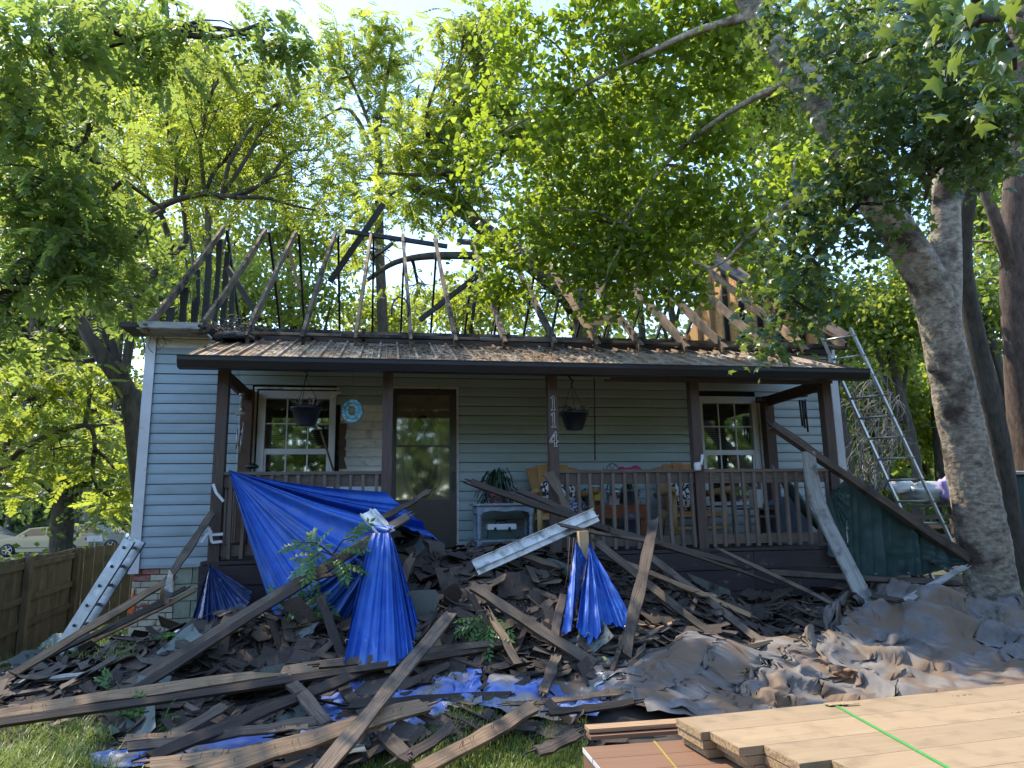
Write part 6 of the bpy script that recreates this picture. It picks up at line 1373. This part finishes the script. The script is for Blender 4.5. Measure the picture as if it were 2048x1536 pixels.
FARL = ['far %s behind %s' % (a, b_) for a, b_ in zip(['yellow-green tree', 'dense green tree', 'ragged bright tree']*12,
 ['the left fence at the picture edge', 'the two curving walnut trunks', 'the left gable rafters', 'the studs of the burnt gable', 'the third and fourth rafters', 'the walnut branches above the gable', 'the dark hanging leaves at left', 'the bright maple canopy centre', 'the right gable peak', 'the short cross ties',
  'the OSB gable and dark maple leaves', 'the top of the right ladder', 'the reddish trunk at the right edge', 'the middle of the right ladder', 'the gap between ladder and maple trunk', 'the wheeled bin and wire fence', 'the limb of the pale maple', 'the cedar branch at right', 'the top of the pale maple limb', 'the heavy pecan limb',
  'the topmost dark maple leaves', 'the buckeye leaves at upper left', 'the maple canopy over the ridge', 'the foot of the dead bush', 'the wire fence panel', 'the buckeye tips at the top left', 'the fanning walnut branches', 'the shaded left edge leaves', 'the second and third rafter peaks', 'the neighbour house roof', 'the left corner board', 'the bare fourth and fifth rafters', 'the ridge board pieces'])]
for i, (u, v, D_, ru, rv, dn) in enumerate(far):
    if u < 335: D_ *= 1.8; dn *= .55
    elif u < 1000: dn *= 1.3
    c = at(u, v, D=D_); base = vec([c[0], c[1], float(gz(c[0], c[1]))-.1]); s = D_/FPX
    side_ = 'left' if u < 700 else 'middle' if u < 1400 else 'right'
    H_ = c[2]-base[2]
    if H_ < 1: base[2] = c[2]-2.2
    limbs = [([base, base+(c-base)*.4+vec([.3, 0, 0]), c-vec([.2, 0, rv*s*.3]), c+vec([0, 0, rv*s*.5])], .17, .05), ([base+(c-base)*.55, c+vec([-ru*s*.5, 0, .0])], .07, .03), ([base+(c-base)*.6, c+vec([ru*s*.5, 0, .2])], .07, .03)]
    sub = []
    for k in range(5):
        a = k*1.257+i; sub.append((c+vec([math.cos(a)*ru*s*.5, random.uniform(-.5, .5)*ru*s, math.sin(a)*rv*s*.5]), (ru*s*.62, ru*s*.5, rv*s*.6), max(5, int(dn*6.3*ru*rv*s*s))))
    heights = 'low' if v > 650 else 'mid-height' if v > 400 else 'high'
    tree('woodland_tree', FARL[i], 'tree', base, limbs, sub, 'bigspray', M['leaf_far'] if i % 3 else M['leaf_walnut'], M['bark_grey'], (.72 if v < 700 else .8)*(D_/26), 'woodland trees behind the house', per=9, subr=.7*(D_/24), tilt=1, twig=False)
# the woods beyond, one mass
def woods(name, lab, pts, n_, mat_, size, tp='bigspray'):
    P = []
    for i in range(n_):
        (x0, y0), (x1, y1), hh = pts[i % len(pts)]; q = random.random(); x = x0+(x1-x0)*q+random.gauss(0, 1.5); y = y0+(y1-y0)*q+random.gauss(0, 1.5)
        k = hh*(.75+.5*vnoise(x*.25, y*.25, 9)); P.append((x, y, float(gz(x, y))+random.random()**.8*k))
    P = np.array(P); S = size*(.6+.8*RNG.random(len(P))); V, F_, k = place(tp, P, up_rot(len(P), 1, .2), S)
    o = npmesh(name, V, F_, mat_, rnd=np.repeat(RNG.random(len(P)), k)); return tag(o, lab, 'woods', kind='stuff')
woods('far_woods', 'far woods closing the view behind the house', [((-45, 50), (0, 52), 12), ((-8, 44), (18, 44), 15), ((12, 38), (50, 34), 13), ((28, 20), (38, 34), 11), ((-40, 48), (-20, 40), 6)], 9000, M['leaf_back'], 1.9)
woods('undergrowth', 'green undergrowth at the foot of the woods right of the house', [((11, 9), (26, 12), 2.2), ((12, 14), (30, 16), 3.5), ((-1, 12), (9, 13), 1.5), ((-14, 22), (-9, 22), .7)], 2600, M['leaf_back'], 1.0)
woods('roadside_trees', 'sunlit trees on the far side of the lane opposite the house', [((-16, -24), (24, -26), 8), ((-24, -22), (-20, 0), 7), ((26, -24), (30, -4), 7)], 8000, M['leaf_back'], 1.9)
# bare twiggy bush by the right ladder
rr = random.Random(4); b = MB(); c0 = at(1740, 980, D=13)
for k in range(46):
    p = c0+vec([rr.gauss(0, .15), rr.gauss(0, .2), 0]); q = at(1740+rr.uniform(-55, 60), 760+rr.uniform(-20, 120), D=13)
    b.tube(branch_pts(p, q, .10, 6), [.02, .014, .01, .008, .006, .004], 4, caps=False)
    for j in range(3): e = q+vec([rr.uniform(-.4, .4), 0, rr.uniform(-.5, .1)]); b.tube(branch_pts(q, e, .1, 4), [.006, .005, .004, .003], 3, caps=False)
o = b.build('dead_bush', M['gray_board']); tag(o, 'pale leafless twiggy bush behind the right ladder', 'bush')

# ================================================================ sprigs, weeds, grass
def sprig(name, lab, root, tips, nl=6, L=.34, s=1.0):
    V = []; F_ = []; n0 = 0; b = MB(); root = vec(root)
    for tp in tips:
        tp = vec(tp); d = tp-root; Ls = np.linalg.norm(d); b.tube([root, root+d*.5+vec([0, 0, .05]), tp], [.008, .006, .004], 5)
        for k in range(6):
            p = root+d*(.25+.14*k); x = nrm(d+vec([random.gauss(0, .5), random.gauss(0, .3), random.gauss(0, .35)])*Ls*1.4); nn = nrm(vec([random.gauss(0, .3), -.5+random.gauss(0, .3), .8])); nn = nrm(nn-x*(nn@x)); Rm = np.stack([x, np.cross(nn, x), nn], 1)
            V0, F0_ = tpl_compound(5, L, .13, .03, .35, k); vv = (V0*s*(.55+.35*random.random()))@Rm.T+p; V.append(vv); F_.append(F0_+n0); n0 += len(vv)
    t = thing(name, lab, 'leafy branch', root)
    o = b.build('stem', M['bark_grey'], t); V = np.vstack(V); F_ = np.vstack(F_); npmesh('leaves', V, F_, M['leaf_sprig'], t, rnd=RNG.random(len(F_)))
sprig('leafy_branch', 'green compound-leaved branch caught behind the long rising board', at(665, 1110, Y=-3.15), [at(600, 1085, Y=-3.2), at(705, 1075, Y=-3.2), at(690, 1130, Y=-3.3), at(620, 1120, Y=-3.3)], s=.8)
sprig('leafy_branch', 'green leaf fans lying below the rising board on the left heap', at(560, 1235, Y=-3.0), [at(600, 1175, Y=-3.05), at(640, 1195, Y=-3.1), at(600, 1215, Y=-3.2)], s=.8)
sprig('leafy_branch', 'drooping green sprig in the middle of the centre heap', at(975, 1220, Y=-3.6), [at(940, 1250, Y=-3.65), at(965, 1285, Y=-3.7), at(990, 1270, Y=-3.7)], s=.65)
sprig('leafy_branch', 'small wilted green sprig in the sun patch at the lower left', hit(310, 1435, .08), [hit(290, 1425, .12), hit(330, 1445, .1)], s=.6)
sprig('leafy_branch', 'tiny green sprig beside the long boards at left', hit(225, 1375, .08), [hit(215, 1362, .12), hit(240, 1380, .1)], s=.4)
def weed(name, lab, c, r, n_, h, mat='leaf_sprig'):
    P = []; V = []; F_ = []; k0 = 0
    for k in range(n_):
        a = random.random()*6.28; L = r*(.6+.6*random.random()); b0 = vec(c)+vec([random.gauss(0, r*.2), random.gauss(0, r*.2), 0]); m_ = b0+vec([math.cos(a)*L*.5, math.sin(a)*L*.5, h]); e = b0+vec([math.cos(a)*L, math.sin(a)*L, h*.7]); s_ = vec([-math.sin(a), math.cos(a), 0])*.018*(r/.15)
        V += [b0-s_*.4, b0+s_*.4, m_+s_, m_-s_, e]; F_ += [(k0, k0+1, k0+2), (k0, k0+2, k0+3), (k0+3, k0+2, k0+4)]; k0 += 5
    o = npmesh(name, np.array(V), np.array(F_), M[mat], rnd=RNG.random(len(F_))); return tag(o, lab, 'weed')
weed('weed', 'bright green weed growing at the foot of the foundation', hit(345, 1285, .02), .16, 30, .07)
weed('weed', 'small pale weed beside the foot of the left ladder', hit(235, 1275, .02), .10, 18, .08)
def grass(name, lab, n_, f, hmin, hmax, wd, bend=.6):
    P = np.array([f() for _ in range(n_)]); z = surf(P[:, 0], P[:, 1]); P = np.c_[P, z-.01]
    a = RNG.random(n_)*6.283; h = hmin+(hmax-hmin)*RNG.random(n_); d = np.stack([np.cos(a), np.sin(a), 0*a], -1); s = np.stack([-np.sin(a), np.cos(a), 0*a], -1)*wd
    bb = bend*(.3+RNG.random(n_))[:, None]; up = np.array([0, 0, 1.])
    p1 = P+up*h[:, None]*.55+d*h[:, None]*bb*.25; p2 = P+up*h[:, None]*.85+d*h[:, None]*bb*.75; p3 = P+up*(h*(.95-.35*bb[:, 0]))[:, None]+d*h[:, None]*bb*1.3
    V = np.stack([P-s, P+s, p1+s*.8, p1-s*.8, p2+s*.5, p2-s*.5, p3], 1).reshape(-1, 3); i = (np.arange(n_)*7)[:, None]
    F_ = np.concatenate([i+[0, 1, 2], i+[0, 2, 3], i+[3, 2, 4], i+[3, 4, 5], i+[5, 4, 6]], 1).reshape(-1, 3)
    o = npmesh(name, V, F_, M['grass'], rnd=np.repeat(RNG.random(n_), 5)); return tag(o, lab, 'grass', kind='stuff')
def in_uv(u0, u1, v0, v1):
    def f():
        p = at(random.uniform(u0, u1), random.uniform(v0, v1), Z=.0); return (p[0], p[1])
    return f
C_ = [at(random.uniform(-80, 230), random.uniform(1500, 1640), Z=0) for _ in range(26)]
def tuft():
    c = random.choice(C_); return (c[0]+random.gauss(0, .05), c[1]+random.gauss(0, .05))
grass('long_grass', 'clumps of long arching sunlit grass at the lower left', 2600, tuft, .10, .24, .003, .8)
grass('lawn_grass', 'short lawn grass at the bottom edge between boards and blue tarp', 9000, in_uv(700, 1175, 1478, 1600), .03, .10, .0022)
grass('lawn_grass', 'short lawn grass at the lower left under the long clumps', 6000, in_uv(-120, 420, 1470, 1640), .03, .09, .0025)
grass('side_grass', 'rough grass at the foot of the left fence', 5000, lambda: (lambda p: (p[0], p[1]))(hit(random.uniform(-40, 270), random.uniform(1215, 1335))), .04, .14, .004)
grass('side_grass', 'rough grass around the foot of the maple', 2500, lambda: (lambda p: (p[0], p[1]))(hit(random.uniform(1880, 2100), random.uniform(1180, 1270))), .03, .10, .004)

# ================================================================ small loose things
def blob(name, lab, c, r, mat, cat, seed=0):
    rr = random.Random(seed); b = MB(); G = []
    for i in range(6):
        a = math.pi*i/5; G.append([vec(c)+vec([r*math.sin(a)*math.cos(q)*(.7+.6*rr.random()), r*math.sin(a)*math.sin(q)*(.7+.6*rr.random()), r*.8*math.cos(a)+r*.5]) for q in np.linspace(0, 2*math.pi, 9)[:-1]])
        G[-1].append(G[-1][0])
    b.grid(G, smooth=False); o = b.build(name, M[mat]); return tag(o, lab, cat)
blob('foam_lump', 'yellow foam lump on the right heap near the upright post', hit(1208, 1325, .04), .035, 'foam', 'foam', 1)
for k, (u, v, l) in enumerate(((273, 1268, 'small white scrap at the foot of the foundation'), (297, 1270, 'second white scrap beside the foundation weed'), (358, 1270, 'white scrap at the corner of the dark blue tarp'), (776, 1345, 'small white shred below the blue tarp cone'))): blob('paper_scrap', l, hit(u, v, .03), .035, 'whiteplastic', 'scrap', k+3)
b = MB(); b.prism([at(254, 1218, Y=-.02), at(268, 1180, Y=-.02), at(270, 1215, Y=-.02), at(262, 1235, Y=-.02)], (0, .03, 0)); o = b.build('orange_flag', M['orange']); tag(o, 'orange plastic scrap behind the brick corner', 'scrap')
b = MB(); pf = [at(338, 1138, Y=-2.05), at(346, 1150, Y=-2.06), at(345, 1185, Y=-2.05), at(334, 1205, Y=-2.03), at(328, 1180, Y=-2.08), at(333, 1160, Y=-2.02)]
b.prism(pf, (0, .015, 0)); o = b.build('foil_strip', M['foil']); tag(o, 'shiny foil strip hanging on the bent pole', 'foil')
b = MB(); b.prism([at(322, 1170, Y=-2.05), at(340, 1175, Y=-2.03), at(337, 1210, Y=-2.05), at(318, 1208, Y=-2.02)], (0, .02, 0)); o = b.build('wood_shard', M['lumber_tan']); tag(o, 'broken tan wood shard hanging beside the foil strip', 'wood shard')
for pts, l in (([(426, 968), (432, 985), (447, 1003)], 'white plastic tape hanging on the upper left porch post'), ([(418, 1055), (424, 1085), (444, 1083)], 'white plastic tape tied around the lower left porch post'), ([(420, 1070), (446, 1068)], 'second wrap of white tape on the lower left porch post'), ([(402, 1085), (412, 1070), (424, 1062)], 'loose white tape end left of the porch post')):
    b = MB(); P = [at(u, v, Y=-1.57) for u, v in pts]
    for p, q in zip(P[:-1], P[1:]): b.beam(p, q, .028, .003, (0, -1, .1))
    o = b.build('white_tape', M['whiteplastic']); tag(o, l, 'tape')
b = MB(); c = at(455, 662, Y=-.25)
rr = random.Random(5)
for k in range(150):
    p = c+vec([rr.gauss(.1, .16), rr.gauss(-.1, .12), -.06+abs(rr.gauss(0, .06))]); d = nrm([rr.gauss(0, 1), rr.gauss(0, 1), rr.gauss(0, .5)])*.07; b.tube([p-d, p+d*.3+vec([0, 0, .02]), p+d], .007, 3, caps=False)
b.lathe(c+vec([.1, -.1, -.14]), [(.26, 0), (.24, .05), (.15, .09), (.05, .12)], 10); o = b.build('bird_nest', M['old_white']); tag(o, 'grey clump of nest straw and moss on the top left of the porch roof', 'nest', kind='thing')
for k in range(5): P = branch_pts(at(300+k*6, 662, Y=-.05), at(306+k*9, 706-k*5, Y=-.05), .15, 6); b.tube(P, .004, 3)
o = b.build('dry_vine', M['lumber_dark']); tag(o, 'dry vine strands hanging from the left eave over the white boards', 'vine')
# junk piles by the fence: each a crumpled mound
def jpile(name, lab, u, v, D_, rx_, rz_, seed, mat='junk', cat='junk pile'):
    c = hit(u, v); nx = 34; G = []
    for i in range(nx):
        row = []
        for j in range(nx):
            x = (i/(nx-1)-.5)*2; y = (j/(nx-1)-.5)*2; r_ = math.hypot(x, y); h = max(0, 1-r_**2)**.6
            k = abs(vnoise(x*3+seed, y*3, seed)-.5)*1.6+abs(vnoise(x*7+seed, y*7, seed+1)-.5)*.8
            row.append((c[0]+x*rx_, c[1]+y*rx_*.7, c[2]-.05+rz_*h*(.55+k)))
        G.append(row)
    b = MB(); b.grid(G, smooth=False); o = b.build(name, M[mat]); return tag(o, lab, cat)
jpile('crumpled_tarp', 'crumpled grey tarp heap against the left fence', 125, 1262, 0, .55, .42, 1); jpile('crumpled_tarp', 'crumpled pale plastic heap between fence and left ladder', 178, 1235, 0, .45, .35, 2, 'plastic')
jpile('crumpled_tarp', 'low grey junk heap behind the left ladder near the house', 225, 1215, 0, .45, .26, 3); jpile('crumpled_tarp', 'pale flattened plastic at the foot of the left ladder', 120, 1290, 0, .3, .16, 4, 'plastic')
b = MB(); b.beam(hit(-10, 1330, .05), hit(125, 1292, .06), .16, .02, (0, 0, 1), seg=3, rough=.03); o = b.build('siding_sheet', M['gray_board']); tag(o, 'long pale flattened panel in the grass at the far left', 'panel')
b = MB(); b.beam(hit(-10, 1352, .04), hit(110, 1318, .05), .06, .02, (0, 0, 1), seg=3, rough=.02); o = b.build('white_pipe', M['gray_board']); tag(o, 'narrow pale strip in the grass at the far left', 'strip')
# junk table, bin and wire fence on the right
c = at(1850, 1010, D=13); t = thing('junk_table', 'rough table with plastic covered goods behind the right ladder', 'table', (c[0], c[1], c[2]-.7))
part('tabletop', M['lumber'], t, lambda b: b.box(c[0]-1.1, c[0]+.9, c[1]-.4, c[1]+.4, c[2]-.04, c[2]))
for (dx, dy) in ((-1, -.3), (.8, -.3), (-1, .3), (.8, .3)): part('leg', M['lumber'], t, lambda b: b.box(c[0]+dx-.04, c[0]+dx+.04, c[1]+dy-.04, c[1]+dy+.04, c[2]-1.3, c[2]-.041))
for k in range(3): part('lower_board', M['lumber_tan' if k == 1 else 'lumber'], t, lambda b: b.beam((c[0]-1.1, c[1]-.42, c[2]-.22-.16*k), (c[0]+.95, c[1]-.42, c[2]-.20-.17*k), .07, .03, (0, -1, 0)))
def sack(name, lab, u, v, D_, rx_, rz_, seed, mat, cat):
    c = at(u, v, D=D_); G = []
    for i in range(14):
        a = math.pi*i/13; row = []
        for j in range(19):
            q = 2*math.pi*j/18; k = 1+.22*(vnoise(i*.7+seed, (j % 18)*.6, seed)-.5)*2; e = lambda v_: math.copysign(abs(v_)**.6, v_)
            row.append((c[0]+rx_*k*e(math.sin(a))*e(math.cos(q)), c[1]+rx_*.6*k*e(math.sin(a))*e(math.sin(q)), c[2]-rz_*k*math.cos(a)))
        G.append(row)
    b = MB(); b.grid(G); o = b.build(name, M[mat]); return tag(o, lab, cat)
sack('plastic_bundle', 'clear plastic wrapped bundle on the junk table behind the ladder', 1852, 985, 12.9, .42, .18, 3, 'plastic', 'bundle')
sack('lilac_bundle', 'lilac wrapped bundle at the right end of the junk table', 1895, 978, 12.7, .16, .2, 5, 'lilac', 'bundle')
sack('white_bundle', 'crumpled pinkish white bundle left of the ladder on the junk table', 1802, 975, 12.9, .22, .12, 7, 'old_white', 'bundle')
t = thing('wheeled_bin', 'dark green wheeled bin with grey lid at the right edge behind the maple', 'bin', at(2030, 1090, D=10.5))
c = at(2035, 1010, D=10.5)
part('body', M['green'], t, lambda b: b.prism([(c[0]-.32, c[1]-.3, c[2]+.42), (c[0]+.34, c[1]-.3, c[2]+.42), (c[0]+.28, c[1]-.3, c[2]-.6), (c[0]-.26, c[1]-.3, c[2]-.6)], (0, .6, 0)))
part('lid', M['gray_board'], t, lambda b: b.prism([(c[0]-.36, c[1]-.36, c[2]+.43), (c[0]-.36, c[1]+.34, c[2]+.43), (c[0]-.36, c[1]+.34, c[2]+.52), (c[0]-.36, c[1]-.36, c[2]+.47)], (.74, 0, 0)))
t = thing('wire_fence', 'galvanised welded wire fence panel at the right edge behind the trees', 'fence', at(2040, 1000, D=14))
for k in range(12): part('wire', M['alu'], t, lambda b: b.tube([at(2012+k*6, 878, D=14), at(2014+k*6, 960, D=14)], .006, 4))
for k in range(4): part('wire', M['alu'], t, lambda b: b.tube([at(2005, 880+k*22, D=14), at(2085, 878+k*22, D=14)], .006, 4))
part('fence_post', M['gray_board'], t, lambda b: b.beam(at(2018, 985, D=13.9), at(2010, 878, D=13.9), .12, .1, (0, -1, 0)))
# overhead service wire
a, c = at(-60, 690, D=20), at(300, 830, D=16); P = [a+(c-a)*q-vec([0, 0, .5*math.sin(math.pi*q)]) for q in np.linspace(0, 1, 12)]; b = MB(); b.tube(P, .018, 5); o = b.build('service_wire', M['gray_board']); tag(o, 'pale overhead wire crossing the foliage at the left', 'wire')
# hoop on a rafter and thin cords on the heap
b = MB(); P = [at(800+17*math.cos(a), 622-28*math.sin(a) if math.sin(a) > 0 else 622+30*-math.sin(a), Y=-.3) for a in np.linspace(-.4, 3.5, 14)]; b.tube(P, .012, 5); o = b.build('cable_loop', M['black']); tag(o, 'black cable loop bent over a rafter in the middle of the eave', 'cable')
for (pts, l) in (([(1140, 1075), (1135, 1150), (1125, 1200), (1128, 1262)], 'thin cord hanging left of the torn blue tarp'), ([(1148, 1075), (1140, 1160), (1130, 1250), (1150, 1290)], 'second thin cord beside the torn blue tarp')):
    b = MB(); b.tube([at(u, v, Y=-3.12) for u, v in pts], .004, 4); o = b.build('cord', M['rust']); tag(o, l, 'cord')
